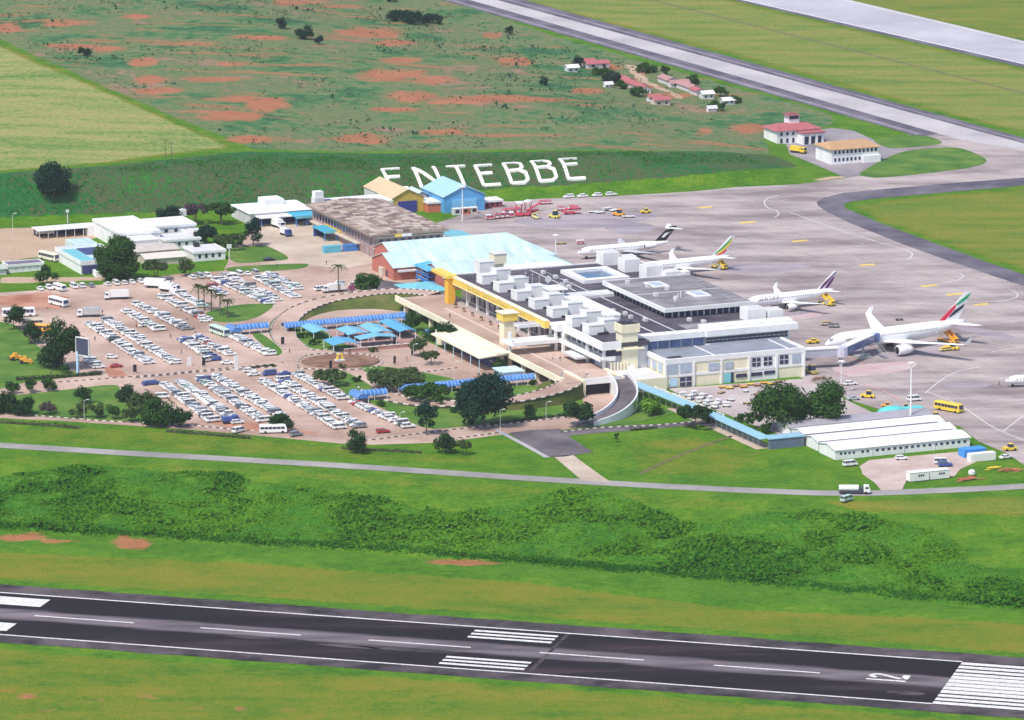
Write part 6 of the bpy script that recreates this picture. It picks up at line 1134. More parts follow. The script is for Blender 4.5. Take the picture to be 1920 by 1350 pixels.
def row(p0, p1, desc, near=True, n=None, step=2.42, head=0.0, gaps=.03, jit=.13, end='top'):
    """a line of parked cars from one photograph point to another"""
    global NCAR
    a, c = flat(*p0)[:2], flat(*p1)[:2]; L_ = np.linalg.norm(c - a); n = n or int(L_ / step); d = (c - a) / L_; k = 0
    for i in range(n):
        if CR.random() < gaps: continue
        kind, col = pick(); p = a + d * (L_ * (i + .5) / n) + VV * CR.uniform(-jit, jit) * 1.4 + d * CR.uniform(-.12, .12); k += 1
        ang = GA + head + (math.pi if CR.random() < .45 else 0) + rad(CR.uniform(-2, 2))
        if near and NCAR < 300:
            NCAR += 1; car(kind, col, p, ang, '%s %s, %s from the %s of %s' % (col, kind, ordn(k), end, desc), 'cars in the airport car parks')
        else: far_car(kind, col, p, ang)
# lower car park, nearest the camera
row((310, 723), (400, 793), 'the leftmost lower car park column'); row((337, 717), (448, 796), 'the second lower lot column'); row((376, 712), (496, 793), 'the third lower car park column'); row((403, 707), (530, 784), 'the fourth lower car park column')
row((494, 716), (638, 806), 'the fifth lower car park column'); row((524, 712), (676, 804), 'the sixth lower car park column'); row((556, 704), (652, 754), 'the column beside the vaulted shelter', gaps=.02); row((662, 755), (768, 804), 'the column ending at the columnar tree', gaps=.02)
row((462, 705), (548, 703), 'the row heading the lower lot', head=0, step=5.2, end='left')
row((690, 812), (745, 812), 'the bottom kerb row', step=5.0, end='left')
# upper car park
row((168, 608), (280, 684), 'the left column beside the billboard'); row((196, 600), (330, 684), 'the right column beside the billboard'); row((155, 668), (186, 692), 'the short column under the billboard', gaps=0)
row((342, 637), (404, 678), 'the left column facing the roundabout'); row((368, 633), (434, 668), 'the right column facing the roundabout'); row((437, 632), (508, 668), 'the column below the green bus', gaps=0)
row((236, 584), (300, 622), 'the left column of the middle block', near=False); row((258, 572), (352, 620), 'the right column', near=False); row((300, 556), (390, 602), 'x', near=False); row((326, 548), (382, 578), 'x', near=False)
row((404, 525), (508, 572), 'x', near=False); row((430, 520), (520, 566), 'x', near=False, gaps=.15); row((478, 520), (556, 560), 'x', near=False); row((500, 515), (560, 545), 'x', near=False)
row((48, 546), (120, 541), 'x', near=False, head=math.pi / 2, step=3.0); row((130, 541), (272, 530), 'x', near=False, head=math.pi / 2, step=3.0); row((352, 523), (486, 514), 'x', near=False, head=math.pi / 2, step=2.9); row((395, 540), (420, 555), 'x', near=False)
row((1052, 372), (1160, 366), 'x', near=False, step=6, head=0, gaps=.25); row((590, 530), (680, 540), 'x', near=False, step=5.5, gaps=.3)
b_far = None
mats_, B_ = [], MB()
for key, b in FARB.items():
    i = len(mats_); mats_.append(CARG if key == '_' else PAINT[key]); off = len(B_.v); B_.v += b.v; B_.f += [tuple(q + off for q in f) for f in b.f]; B_.m += [i] * len(b.f)
b_far = B_.build('distant_parked_cars', mats_); tag(b_far, 'mass of mostly white cars parked in the farther rows of the car park', 'cars', kind='stuff')
SINGLE = [((210, 672), 'hatchback', 'white', 'white hatchback driving alone across the upper car park, nearer the billboard'), ((218, 689), 'saloon car', 'red', 'red and pale saloon alone on the red earth'), ((271, 612), 'estate car', 'white', 'white estate alone left of the middle car block'), ((390, 695 - 17), 'minibus', 'white', 'white minibus alone beside the car park entrance kerb'), ((426, 683), 'saloon car', 'white', 'white saloon alone below the roundabout columns'), ((468, 702 - 4), 'estate car', 'white', 'white estate at the lower car park entrance'),
          ((305, 747), 'minibus', 'white', 'white minibus beside the dark bushes left of the lower car park'), ((278, 722), 'estate car', 'blue', 'blue estate at the top left corner of the lower car park'), ((290, 721), 'estate car', 'blue', 'second blue estate at the top left corner of the lower car park'), ((448, 811), 'minibus', 'white', 'white minibus on the bottom road left of the white bus'), ((555, 818), 'off-roader', 'grey', 'grey off-roader on the bottom road beside the round tree in the car park'), ((385, 604), 'hatchback', 'white', 'white hatchback beside the green bus'), ((505, 489), 'saloon car', 'black', 'black saloon driving past the triangular lawn'),
          ((1690, 862), 'hatchback', 'white', 'white hatchback in the site yard near the long shed'), ((1765, 870), 'minibus', 'white', 'white minibus behind the dark pickup in the site yard'), ((1772, 875), 'off-roader', 'blue', 'dark blue pickup in the site yard'), ((1594, 874), 'minibus', 'white', 'small white van parked on the grass by the front shed'), ((1588, 940), 'minibus', 'pale green', 'pale blue green minibus beside the white tanker on the perimeter road'), ((600, 545), 'off-roader', 'white', 'white off-roader near the palm by the entry ramp'),
          ((1714, 752), 'minibus', 'white', 'white minibus by the high mast on the apron'), ((1734, 779), 'estate car', 'white', 'white estate at the apron side of the long sheds'), ((1595, 722), 'estate car', 'white', 'white car on the grass verge by the apron fence'), ((1600, 750), 'saloon car', 'silver', 'silver saloon at the kerb below the grass verge'), ((1886, 860), 'saloon car', 'white', 'white and green saloon at the right end of the site yard'), ((505, 745 + 3), 'saloon car', 'blue', 'blue saloon standing out of line in the fourth column')][:24]
for (px, kind, col, lab) in SINGLE: car(kind, col, flat(*px), GA + rad(CR.uniform(-25, 25)), lab, 'single vehicles about the airport')
# larger vehicles
def bus(lab, px, py, ang, m_, L_=11.5, w=2.5, h=3.0, stripe=None, grp='buses about the airport'):
    p = flat(px, py); o = thing('bus', lab, 'bus', (p[0], p[1], .06), rad(ang), grp); b = MB(); b.loft([[(-L_ / 2, -w / 2, .45), (L_ / 2 - .1, -w / 2, .45), (L_ / 2 - .1, w / 2, .45), (-L_ / 2, w / 2, .45)], [(-L_ / 2, -w / 2, 1.3), (L_ / 2, -w / 2, 1.3), (L_ / 2, w / 2, 1.3), (-L_ / 2, w / 2, 1.3)], [(-L_ / 2 + .05, -w / 2 + .08, h - .25), (L_ / 2 - .35, -w / 2 + .08, h - .25), (L_ / 2 - .35, w / 2 - .08, h - .25), (-L_ / 2 + .05, w / 2 - .08, h - .25)], [(-L_ / 2 + .2, -w / 2 + .25, h), (L_ / 2 - .55, -w / 2 + .25, h), (L_ / 2 - .55, w / 2 - .25, h), (-L_ / 2 + .2, w / 2 - .25, h)]]); b.build('body', m_, o)
    n_ = max(3, int(L_ / 1.5))
    for s_ in (-1, 1):
        for k in range(n_): b = MB(); x = -L_ / 2 + .35 + k * (L_ - 1.0) / n_; b.box(x, x + (L_ - 1.0) / n_ - .14, s_ * (w / 2 - .06) - .05, s_ * (w / 2 - .06) + .05, 1.5, h - .55); b.build('window', GLASS, o)
    b = MB(); b.poly([(L_ / 2 + .0, -w / 2 + .15, 1.4), (L_ / 2 + .0, w / 2 - .15, 1.4), (L_ / 2 - .28, w / 2 - .2, h - .4), (L_ / 2 - .28, -w / 2 + .2, h - .4)]); b.build('windscreen', GLASS, o); b = MB(); b.box(-L_ / 2 - .03, -L_ / 2 + .02, -w / 2 + .3, w / 2 - .3, 1.6, h - .5); b.build('rear_window', GLASS, o)
    if stripe: b = MB(); b.box(-L_ / 2 - .02, L_ / 2 - .05, -w / 2 - .03, w / 2 + .03, .9, 1.2); b.build('stripe', stripe, o)
    wheels(o, (-L_ * .28, L_ * .34), w / 2 - .12, .48); return o
bus('yellow apron bus with dark windows near the high mast', 1779, 771, -42, GSY, 10.5, 2.6, 3.0)
bus('white bus coming out of the red earth corner of the car park', 110, 573, -50, PAINT['white'], 9.5); bus('white coach behind the dark trees at the left edge', 35, 594, 12, PAINT['white'], 12, 2.5, 3.3); bus('cream bus beside the orange bus under the dark tree', 62, 612, 12, PAINT['beige'], 8, 2.3, 2.8); bus('orange yellow bus half hidden by the dark tree', 80, 622, -20, GSO, 7.5, 2.3, 2.8); bus('pale green bus beside the blue vaulted gate', 412, 628, -58, mat('bus_green', (.55, .70, .58), .35), 11, 2.5, 3.0)
bus('white minibus standing above the red earth corner', 112, 545, -55, PAINT['white'], 6.5, 2.2, 2.6); bus('white coach at the bottom edge of the lower car park', 512, 812, 6, PAINT['white'], 9.0, 2.4, 2.8); bus('white coach parked behind the dark roofed hut', 92, 488, -48, mat('coach_cream', (.74, .70, .58), .4), 10.5, 2.5, 3.1)
def truck(lab, px, py, ang, cabm, boxm, L_=8.5, w=2.4, h=3.2, tank=False, grp='trucks about the airport'):
    p = flat(px, py); o = thing('truck', lab, 'truck', (p[0], p[1], .06), rad(ang), grp); b = MB(); b.box(-L_ / 2, L_ / 2, -w * .4, w * .4, .6, .95); b.build('chassis', mat('truck_chassis', (.06, .06, .10), .7, var=.2), o)
    b = MB(); b.loft([[(L_ / 2 - 2.0, -w / 2, .7), (L_ / 2, -w / 2, .7), (L_ / 2, w / 2, .7), (L_ / 2 - 2.0, w / 2, .7)], [(L_ / 2 - 2.0, -w / 2, 1.7), (L_ / 2 - .02, -w / 2, 1.7), (L_ / 2 - .02, w / 2, 1.7), (L_ / 2 - 2.0, w / 2, 1.7)], [(L_ / 2 - 1.95, -w / 2 + .1, 2.7), (L_ / 2 - .4, -w / 2 + .1, 2.7), (L_ / 2 - .4, w / 2 - .1, 2.7), (L_ / 2 - 1.95, w / 2 - .1, 2.7)]]); b.build('cab', cabm, o)
    b = MB(); b.poly([(L_ / 2 + .0, -w / 2 + .15, 1.72), (L_ / 2 + .0, w / 2 - .15, 1.72), (L_ / 2 - .34, w / 2 - .2, 2.55), (L_ / 2 - .34, -w / 2 + .2, 2.55)]); b.build('windscreen', GLASS, o)
    for s_ in (-1, 1): b = MB(); b.box(L_ / 2 - 1.5, L_ / 2 - .5, s_ * (w / 2 - .03) - .04, s_ * (w / 2 - .03) + .04, 1.75, 2.4); b.build('side_window', GLASS, o)
    b = MB()
    if tank: b.loft([[(x, w * .47 * math.cos(t), 1.9 + w * .38 * math.sin(t)) for t in [2 * math.pi * k / 12 for k in range(12)]] for x in (-L_ / 2, L_ / 2 - 3.6)]); b.build('tank', boxm, o, smooth=False); b = MB(); b.box(L_ / 2 - 3.5, L_ / 2 - 2.2, -w * .45, w * .45, .95, 2.0); b.build('pump_box', mat('truck_chassis', (.06, .06, .1)), o)
    else: b.box(-L_ / 2, L_ / 2 - 2.2, -w / 2, w / 2, .98, h + .2); b.build('cargo_box', boxm, o)
    wheels(o, (-L_ * .35, -L_ * .22, L_ * .36), w / 2 - .15, .5, .3); return o
WB = PAINT['white']
truck('white tanker truck driving along the perimeter road', 1602, 926, 0, WB, WB, 9.6, 2.5, tank=True); truck('white box truck alone in the upper car park', 218, 561, 190, WB, WB, 9, 2.5, 3.2); truck('white box truck at the back row of the car park', 296, 540, -15, WB, WB, 10, 2.6, 3.3); truck('second white box truck, beside the first at the back row', 318, 547, -30, WB, WB, 8, 2.5, 3.0); truck('blue sided box truck heading the billboard columns', 166, 594, 188, WB, PAINT['silver'], 8.5, 2.5, 3.1)
truck('white van truck on the concrete before the blue canopy', 522, 427, -60, WB, WB, 8, 2.5, 3.2); truck('white truck with a blue cab beside the first on the concrete', 536, 442, -62, PAINT['blue'], WB, 6.5, 2.3, 2.6); truck('white box truck near the palm by the entry ramp', 625, 548, 200, WB, WB, 8.5, 2.5, 3.0); truck('yellow fire engine before the fire station', 1497, 287, -40, GSY, GSY, 7.5, 2.5, 2.6); truck('flat white truck under the open shed roof', 84, 442, 20, WB, mat('canvas', (.66, .62, .56), .9), 7, 2.3, 2.6); truck('dark blue lorry parked in front of the leftmost lower column', 432, 806 - 12, 20, PAINT['blue'], PAINT['blue'], 5.5, 2.2, 2.2)
# orange machines left on the lawn
for i, (px, py, a, lab) in enumerate(((28, 676, 30, 'rear orange road roller on the left lawn'), (46, 682, 10, 'front orange road roller on the left lawn'))):
    p = flat(px, py); o = thing('road_roller', lab, 'roller', (p[0], p[1], .12), rad(a), 'orange machines on the left lawn'); b = MB(); b.box(-1.6, 1.2, -.9, .9, .7, 1.7); b.build('body', GSO, o); b = MB(); b.box(-.5, .7, -.75, .75, 1.7, 2.5); b.build('seat_cover', mat('cover_orange', (.85, .42, .05), .7, var=.15), o); b = MB(); b.tube((2.0, -.95, .75), (2.0, .95, .75), .75, n=14); b.build('drum', mat('drum_orange', (.7, .36, .08), .6, var=.15), o); b = MB(); b.box(.9, 2.2, -1.1, -.98, .6, .95); b.box(.9, 2.2, .98, 1.1, .6, .95); b.build('fork', GSO, o); wheels(o, (-1.1,), .8, .7, .45)
# ------------------------------------------------------------------ vegetation
def leaf_mat(name, dark, light, trans=.2):
    m, n, b = nodes(name); L = n.links.new; at = n.nodes.new('ShaderNodeVertexColor'); at.layer_name = 'tint'
    r = n.nodes.new('ShaderNodeValToRGB'); e = r.color_ramp.elements; e[0].color = (*dark, 1); e[1].color = (*light, 1); sc = n.nodes.new('ShaderNodeSeparateColor'); L(at.outputs[0], sc.inputs[0]); L(sc.outputs[0], r.inputs[0])
    b.inputs['Roughness'].default_value = .75; b.inputs['Specular IOR Level'].default_value = .06; L(r.outputs[0], b.inputs['Base Color'])
    t = n.nodes.new('ShaderNodeBsdfTranslucent'); L(r.outputs[0], t.inputs['Color']); mx = n.nodes.new('ShaderNodeMixShader'); mx.inputs[0].default_value = trans
    L(b.outputs[0], mx.inputs[1]); L(t.outputs[0], mx.inputs[2]); L(mx.outputs[0], n.nodes['Material Output'].inputs['Surface']); MATS[name] = m; return m
LEAF = {'dark': leaf_mat('leaf_dark', (.006, .026, .012), (.03, .085, .018)), 'mid': leaf_mat('leaf_mid', (.009, .042, .010), (.05, .125, .02)), 'bright': leaf_mat('leaf_bright', (.05, .14, .014), (.17, .32, .04)), 'grey': leaf_mat('leaf_grey_green', (.02, .05, .018), (.09, .135, .045)), 'blue': leaf_mat('leaf_blue_green', (.004, .020, .018), (.016, .065, .032)), 'purple': leaf_mat('leaf_purple_brown', (.035, .025, .034), (.12, .085, .095)), 'pink': leaf_mat('leaf_pink', (.25, .05, .14), (.5, .2, .32)), 'thicket': leaf_mat('leaf_thicket', (.022, .12, .008), (.125, .29, .014)), 'heath': leaf_mat('leaf_heath', (.03, .085, .04), (.12, .16, .07))}
BARK = mat('bark', (.13, .10, .08), .9, var=.3, scale=2.0)
def leaves(C, Nn, size, rng, tint=None, parent=None, name='crown', m=None, aspect=.62):
    """one mesh of leaf-sized quads at points C facing Nn"""
    N = len(C); Nn = Nn / (np.linalg.norm(Nn, axis=1, keepdims=True) + 1e-9); a = rng.normal(size=(N, 3)); t1 = np.cross(Nn, a); t1 /= (np.linalg.norm(t1, axis=1, keepdims=True) + 1e-9); t2 = np.cross(Nn, t1)
    s = (size * rng.uniform(.65, 1.35, N))[:, None]; V = np.stack([C - t1 * s, C + t2 * s * aspect, C + t1 * s, C - t2 * s * aspect], 1).reshape(-1, 3).astype(np.float32)
    me_ = bpy.data.meshes.new(name); me_.vertices.add(4 * N); me_.vertices.foreach_set('co', V.ravel()); me_.loops.add(4 * N); me_.loops.foreach_set('vertex_index', np.arange(4 * N, dtype=np.int32)); me_.polygons.add(N)
    me_.polygons.foreach_set('loop_start', np.arange(0, 4 * N, 4, dtype=np.int32)); me_.polygons.foreach_set('loop_total', np.full(N, 4, np.int32)); me_.update(calc_edges=True)
    at = me_.color_attributes.new('tint', 'FLOAT_COLOR', 'POINT'); tv = np.repeat(np.clip(tint if tint is not None else rng.random(N), 0, 1), 4); cc = np.ones((4 * N, 4), np.float32); cc[:, 0] = tv; cc[:, 1] = tv; cc[:, 2] = tv; at.data.foreach_set('color', cc.ravel()); me_.materials.append(m)
    return me_
def lobes(rng, R, hz, n, flat_=1.0):
    out = []
    for k in range(n):
        t = rng.uniform(0, 2 * math.pi); ph = math.acos(rng.uniform(-.8, 1)); d = np.array([math.cos(t) * math.sin(ph), math.sin(t) * math.sin(ph), math.cos(ph)]); out.append((d * np.array([R, R, hz]) * rng.uniform(.5, .78), rng.uniform(.34, .50) * min(R, hz * 1.3)))
    out.append((np.zeros(3), .6 * min(R, hz))); return out
TSEED = [0]
def tree(lab, px, py, h, dia, kind='mid', form='round', group=None, n=None, name=None, density=1.0):
    TSEED[0] += 1; rng = np.random.default_rng(100 + TSEED[0]); g = G(px, py); z0 = g.z + (.1 if abs(g.z) < .05 else 0); o = thing(name or {'palm': 'palm_tree'}.get(form, 'tree' if h > 3.5 else 'shrub'), lab, 'palm' if form == 'palm' else 'tree' if h > 3.5 else 'shrub', (g.x, g.y, z0), rng.uniform(0, 6), group); R = dia / 2
    if form == 'palm':
        b = MB(); P = [(0, 0, 0), (.12, .05, h * .4), (.1, .1, h * .75), (.2, .1, h)]
        for a, c, r0, r1 in zip(P, P[1:], (.26, .2, .17), (.2, .17, .14)): b.tube(a, c, r0, r1, 7, cap=False)
        b.build('trunk', BARK, o)
        C_, N_ = [], []
        for k in range(16):
            t = k * 2.4; el = rng.uniform(-.2, .9); Ls = R * rng.uniform(.85, 1.1)
            for q in range(9):
                s = (q + 1) / 9; x = Ls * s * math.cos(el * .6); z = Ls * (s * math.sin(el) - .75 * s * s); 
                for sd in (-1, 1): C_.append((math.cos(t) * x - sd * .16 * math.sin(t), math.sin(t) * x + sd * .16 * math.cos(t), h + z)); N_.append((rng.normal() * .4, rng.normal() * .4, 1))
        link('crown', leaves(np.array(C_), np.array(N_), .34, rng, m=LEAF[kind]), o); return o
    hz = {'round': .44, 'tall': .48, 'umbrella': .27, 'bush': .52}[form] * h; cz = h - hz; lb = lobes(rng, R, hz, n or max(9, int(dia * (1.5 if form != 'umbrella' else 2.4))))
    if form == 'umbrella': lb = [(c * np.array([1.15, 1.15, 1]), max(r, min(1.9, R * .2))) for c, r in lb]
    b = MB(); tr = max(.1, h * .022); top = cz - hz * .15 if form != 'bush' else h * .3
    stems = 1 if form in ('round', 'tall') else 3
    for s in range(stems):
        dx, dy = (rng.uniform(-.25, .25) * R, rng.uniform(-.25, .25) * R) if stems > 1 else (rng.uniform(-.03, .03) * h, rng.uniform(-.03, .03) * h); b.tube((dx * .1, dy * .1, 0), (dx * .5, dy * .5, top * .55), tr, tr * .8, 7, cap=False); b.tube((dx * .5, dy * .5, top * .55), (dx, dy, top), tr * .8, tr * .6, 7, cap=False)
        for q in range(min(6, len(lb)) // stems + 1): c = lb[rng.integers(len(lb))][0]; b.tube((dx, dy, top * .9), (c[0] * .8, c[1] * .8, cz + c[2] * .6), tr * .5, tr * .15, 5, cap=False)
    b.build('trunk', BARK, o)
    C_, N_, T_ = [], [], []; ls = max(.22, min(.5, dia * .03 + .12))
    for c, r in lb:
        k = int(density * 8.5 * r * r / (ls * ls) * .55) + 20; d = rng.normal(size=(k, 3)); d /= np.linalg.norm(d, axis=1, keepdims=True); rr = r * rng.uniform(.5, 1.06, (k, 1)); P = c + d * rr * np.array([1, 1, .85]); P[:, 2] += cz; keep = P[:, 2] > (h * .12 if form != 'bush' else .1); C_.append(P[keep]); N_.append((d + rng.normal(size=(k, 3)) * .45 + np.array([0, 0, .35]))[keep]); T_.append(np.clip(rng.uniform(.15, .85) * .5 + rng.random(keep.sum()) * .6, 0, 1))
    C_, N_, T_ = np.concatenate(C_), np.concatenate(N_), np.concatenate(T_)
    link('crown', leaves(C_, N_, ls, rng, tint=T_, m=LEAF[kind]), o); return o
tree('huge round dark tree in front of the white offices', 221, 526, 17.5, 17, 'mid', 'bush', n=34, density=1.3)
tree('lone round tree on the grassy bank at the left', 100, 368, 14, 14.5, 'blue', 'bush', n=26, density=1.3)
tree('small round tree on the verge beside the dark roofed hut', 88, 534, 7.5, 9, 'mid')
tree('tall dark tree behind the billboard, largest of the left group', 114, 692, 17.5, 15, 'dark', 'tall', n=22); tree('dark tree over the white coach at the left edge', 26, 618, 9.5, 9, 'dark'); tree('dark bush between the orange bus and the tall dark tree', 58, 645, 7.5, 8, 'dark', 'bush'); tree('dark low tree filling the foot of the billboard', 96, 688, 8, 10, 'dark', 'bush')
for a in ((318, 424, 8.5, 11, 'blue', 'dark blue green tree at the foot of the bank behind the tank post'), (366, 420, 8, 12, 'purple', 'purple brown leafed tree at the foot of the bank'), (414, 420, 8.5, 13, 'mid', 'broad green tree next to the purple brown one'), (388, 460, 8, 10, 'blue', 'dark tree right of the small white annex'), (475, 462, 11, 8.5, 'blue', 'dense upright tree left of the white cargo building'), (432, 466, 5, 14, 'grey', 'low spreading grey green tree beside the triangular lawn'), (292, 524, 7.5, 12, 'grey', 'grey green tree in front of the beige roofed block'), (348, 518, 7, 7, 'grey', 'small airy tree in front of the lawn bungalow')):
    tree(a[5], *a[:5], form='umbrella' if a[3] > 11.5 and a[2] < 9 else 'round')
for (x, y, h_, lab) in ((383, 583, 8.5, 'leftmost palm on the car park lawn'), (396, 586, 8, 'second palm on the car park lawn'), (412, 592, 7.5, 'palm in the middle of the car park lawn'), (372, 574, 7.5, 'small palm at the far edge of the car park lawn'), (426, 596, 6.5, 'short palm nearest the blue vaulted gate')): tree(lab, x, y, h_, 5.5, 'grey', 'palm', 'palms on the car park lawn')
tree('tall palm beside the entry ramp near the white trucks', 635, 549, 10, 6.5, 'grey', 'palm'); tree('dense green tree right of the tall palm', 687, 553, 8.5, 10.5, 'mid', 'round', density=1.2); tree('pink flowering shrub between the white trucks', 661, 549, 3.4, 3.5, 'pink', 'bush')
for a in ((772, 622, 7, 7.5, 'mid', 'round', 'green tree at the right end of the long vaulted walkway'), (838, 648, 8, 9, 'dark', 'round', 'dark tree beside the left end of the arrivals canopy'), (812, 640, 5, 7, 'mid', 'bush', 'green bush between the vaulted walkway and the arrivals canopy'), (788, 668, 6.5, 8, 'grey', 'round', 'grey green tree right of the canopied courtyard'), (808, 684, 4.5, 8, 'grey', 'umbrella', 'low spreading tree on the arrivals forecourt'), (745, 728, 5.5, 22, 'grey', 'umbrella', 'wide flat topped tree beside the roundabout'), (622, 722, 5, 13, 'grey', 'umbrella', 'flat topped tree below the roundabout island'), (800, 752, 5, 16, 'mid', 'umbrella', 'flat topped tree in front of the lower vaulted walkway'), (935, 694, 4, 6, 'mid', 'bush', 'round green bush behind the lower vaulted walkway'),
          (908, 800, 17.5, 19, 'blue', 'round', 'largest dark tree in front of the exit ramp'), (800, 816, 12.5, 8.5, 'blue', 'tall', 'dark columnar tree at the end of the lower car park'), (824, 762, 4, 3.5, 'mid', 'round', 'small tree between the columnar tree and the exit ramp'), (1085, 800, 8.5, 13, 'dark', 'round', 'round dark tree at the foot of the service ramp'), (993, 787, 5, 5.5, 'dark', 'round', 'small dark tree on the bank below the exit ramp'), (1304, 803, 7, 13, 'dark', 'umbrella', 'dark spreading tree in front of the light blue walkway'), (1338, 792, 4.5, 8, 'mid', 'bush', 'bush where the light blue walkway dips behind the trees'), (1404, 806, 5.5, 9, 'mid', 'umbrella', 'low tree left of the two big trees in the yard'), (1440, 812, 3.6, 6, 'mid', 'bush', 'bush at the corner of the light blue walkway'),
          (1462, 806, 15.5, 18, 'mid', 'round', 'left of the two big leafy trees in the service yard'), (1550, 801, 15.5, 15, 'mid', 'round', 'right of the two big leafy trees in the service yard'), (1212, 776, 5.5, 12, 'bright', 'bush', 'bright green bush right of the service ramp'), (672, 850, 8, 8.5, 'dark', 'bush', 'round dark bush below the lower car park'), (832, 850, 7, 8, 'dark', 'round', 'dark tree on the lower lawn left of the junction'), (868, 852, 4.5, 7, 'grey', 'umbrella', 'small tree on the lower lawn nearest the junction'), (525, 806, 5.5, 9.5, 'dark', 'bush', 'round dark tree standing among the parked cars'),
          (22, 738, 4.5, 6.5, 'mid', 'round', 'first round tree along the entrance road, at the left edge'), (56, 736, 4.5, 6.5, 'mid', 'round', 'second round tree along the entrance road'), (92, 733, 5, 7, 'mid', 'round', 'third round tree along the entrance road'), (12, 775, 7, 11, 'dark', 'bush', 'dark bush at the left edge above the painted kerb'), (44, 778, 6, 9, 'dark', 'bush', 'second dark bush above the painted kerb'), (155, 757, 6, 6.5, 'dark', 'round', 'tallest small tree standing on the lower left lawn'), (90, 778, 4.5, 6.5, 'purple', 'round', 'brownish round tree above the painted kerb'), (146, 784, 4.8, 6.5, 'grey', 'round', 'grey green round tree beside the left lamp post'), (181, 784, 5, 6.5, 'grey', 'round', 'round tree right of the left lamp post'), (212, 786, 4.8, 5.5, 'mid', 'round', 'round tree in the middle of the kerb row'), (246, 792, 5.5, 7, 'grey', 'round', 'grey green round tree left of the thick dark bushes'), (292, 798, 9, 12, 'mid', 'bush', 'thick dark bush, largest beside the lower car park'), (268, 774, 7, 10, 'grey', 'bush', 'grey green bush behind the thick dark bush'), (238, 752, 5.5, 9, 'dark', 'bush', 'dark bush where the entrance road meets the lower car park'), (340, 801, 6.5, 8.5, 'dark', 'bush', 'dark bush at the bottom left corner of the lower car park'), (120, 700, 3.8, 4, 'mid', 'bush', 'thin shrub on the left lawn beside the hedge'), (1156, 830, 3.8, 1.6, 'mid', 'round', 'tiny sapling on the lawn right of the junction'), (1100, 722, 4.2, 3.0, 'mid', 'bush', 'bush on the corner of the underpass'), (1185, 610, 2.0, 2.2, 'mid', 'bush', '')):
    if a[6]: tree(a[6], *a[:5], form=a[5])
for i, a in enumerate(((752, 40, 6, 16, 'left of the far clump of dark trees on the heath'), (782, 46, 6, 15, 'middle of the far clump of dark trees on the heath'), (812, 44, 5, 12, 'right of the far clump of dark trees on the heath'), (527, 53, 5, 6.5, 'lone dark bush on the heath left of the pair'), (572, 72, 6, 9, 'lone dark tree in the middle of the heath'), (158, 105, 4.5, 6, 'lone dark bush near the yellow field'), (598, 82, 3.8, 5, 'small bush right of the lone heath tree'), (735, 3, 5, 7, 'dark bush at the top edge on the heath'), (1020, 160, 4.5, 5, 'dark bush on the red soil below the settlement'), (955, 66, 4.5, 5, 'bush on the heath above the settlement'),
     (1084, 126, 6, 6, 'dark tree at the left house of the settlement'), (1146, 160, 6.5, 9, 'dark tree above the tiny white hut'), (1164, 168, 4.5, 6, 'green bush left of the long crimson house'), (1212, 136, 5, 12, 'grey green thicket tree above the earth track'), (1247, 142, 5, 5, 'dark tree between the two pink row houses'), (1300, 158, 4.5, 8, 'bush behind the lower pink row house'), (1352, 180, 4.5, 8, 'dark bush behind the outer white roofed houses'), (1378, 194, 4, 7, 'green bush right of the outermost settlement house'), (1196, 180, 4.5, 9, 'bush below the crimson houses'), (1128, 142, 4, 12, 'low thicket below the highest red roof'), (1345, 205, 4, 10, 'low thicket at the low white shelter'))): tree(a[4], a[0], a[1], a[2], a[3], 'blue' if i < 12 else 'mid', 'bush', 'trees and bushes of the heath and settlement')
for i, (x, y, h_, d_, k_, lab) in enumerate(((548, 622, 2.2, 4, 'mid', 'shrub at the left end of the courtyard planting'), (566, 634, 2.0, 5, 'dark', 'dark shrub in the courtyard planting'), (590, 648, 2.4, 5, 'mid', 'shrub in front of the lower left courtyard canopy'), (700, 660, 1.8, 4, 'grey', 'grey green shrub beside the courtyard wall'), (668, 716, 2.2, 5, 'mid', 'shrub on the lawn below the roundabout'), (700, 742, 2.4, 4, 'dark', 'dark shrub right of the blue vaulted shelter'), (716, 762, 2.2, 4, 'mid', 'shrub on the crescent lawn left end'), (850, 774, 2.2, 4, 'mid', 'shrub on the crescent lawn beside the columnar tree'), (880, 795, 2.0, 6, 'dark', 'dark low shrub left of the largest dark tree'), (1042, 722, 2.6, 4, 'mid', 'shrub under the end of the parapet'), (1000, 722, 2.2, 3, 'dark', 'dark shrub behind the right end of the lower vault'), (845, 728, 2.0, 5, 'grey', 'grey green shrub before the lower vaulted walkway'), (610, 575, 1.8, 3, 'dark', 'dark shrub on the bank inside the entry ramp'), (660, 566, 1.8, 3, 'mid', 'shrub on the bank inside the entry ramp, nearer the viaduct'), (640, 690, 1.5, 5, 'grey', 'low planting on the near side of the roundabout island'))): tree(lab, x, y, h_, d_, k_, 'bush', 'garden shrubs of the forecourt')
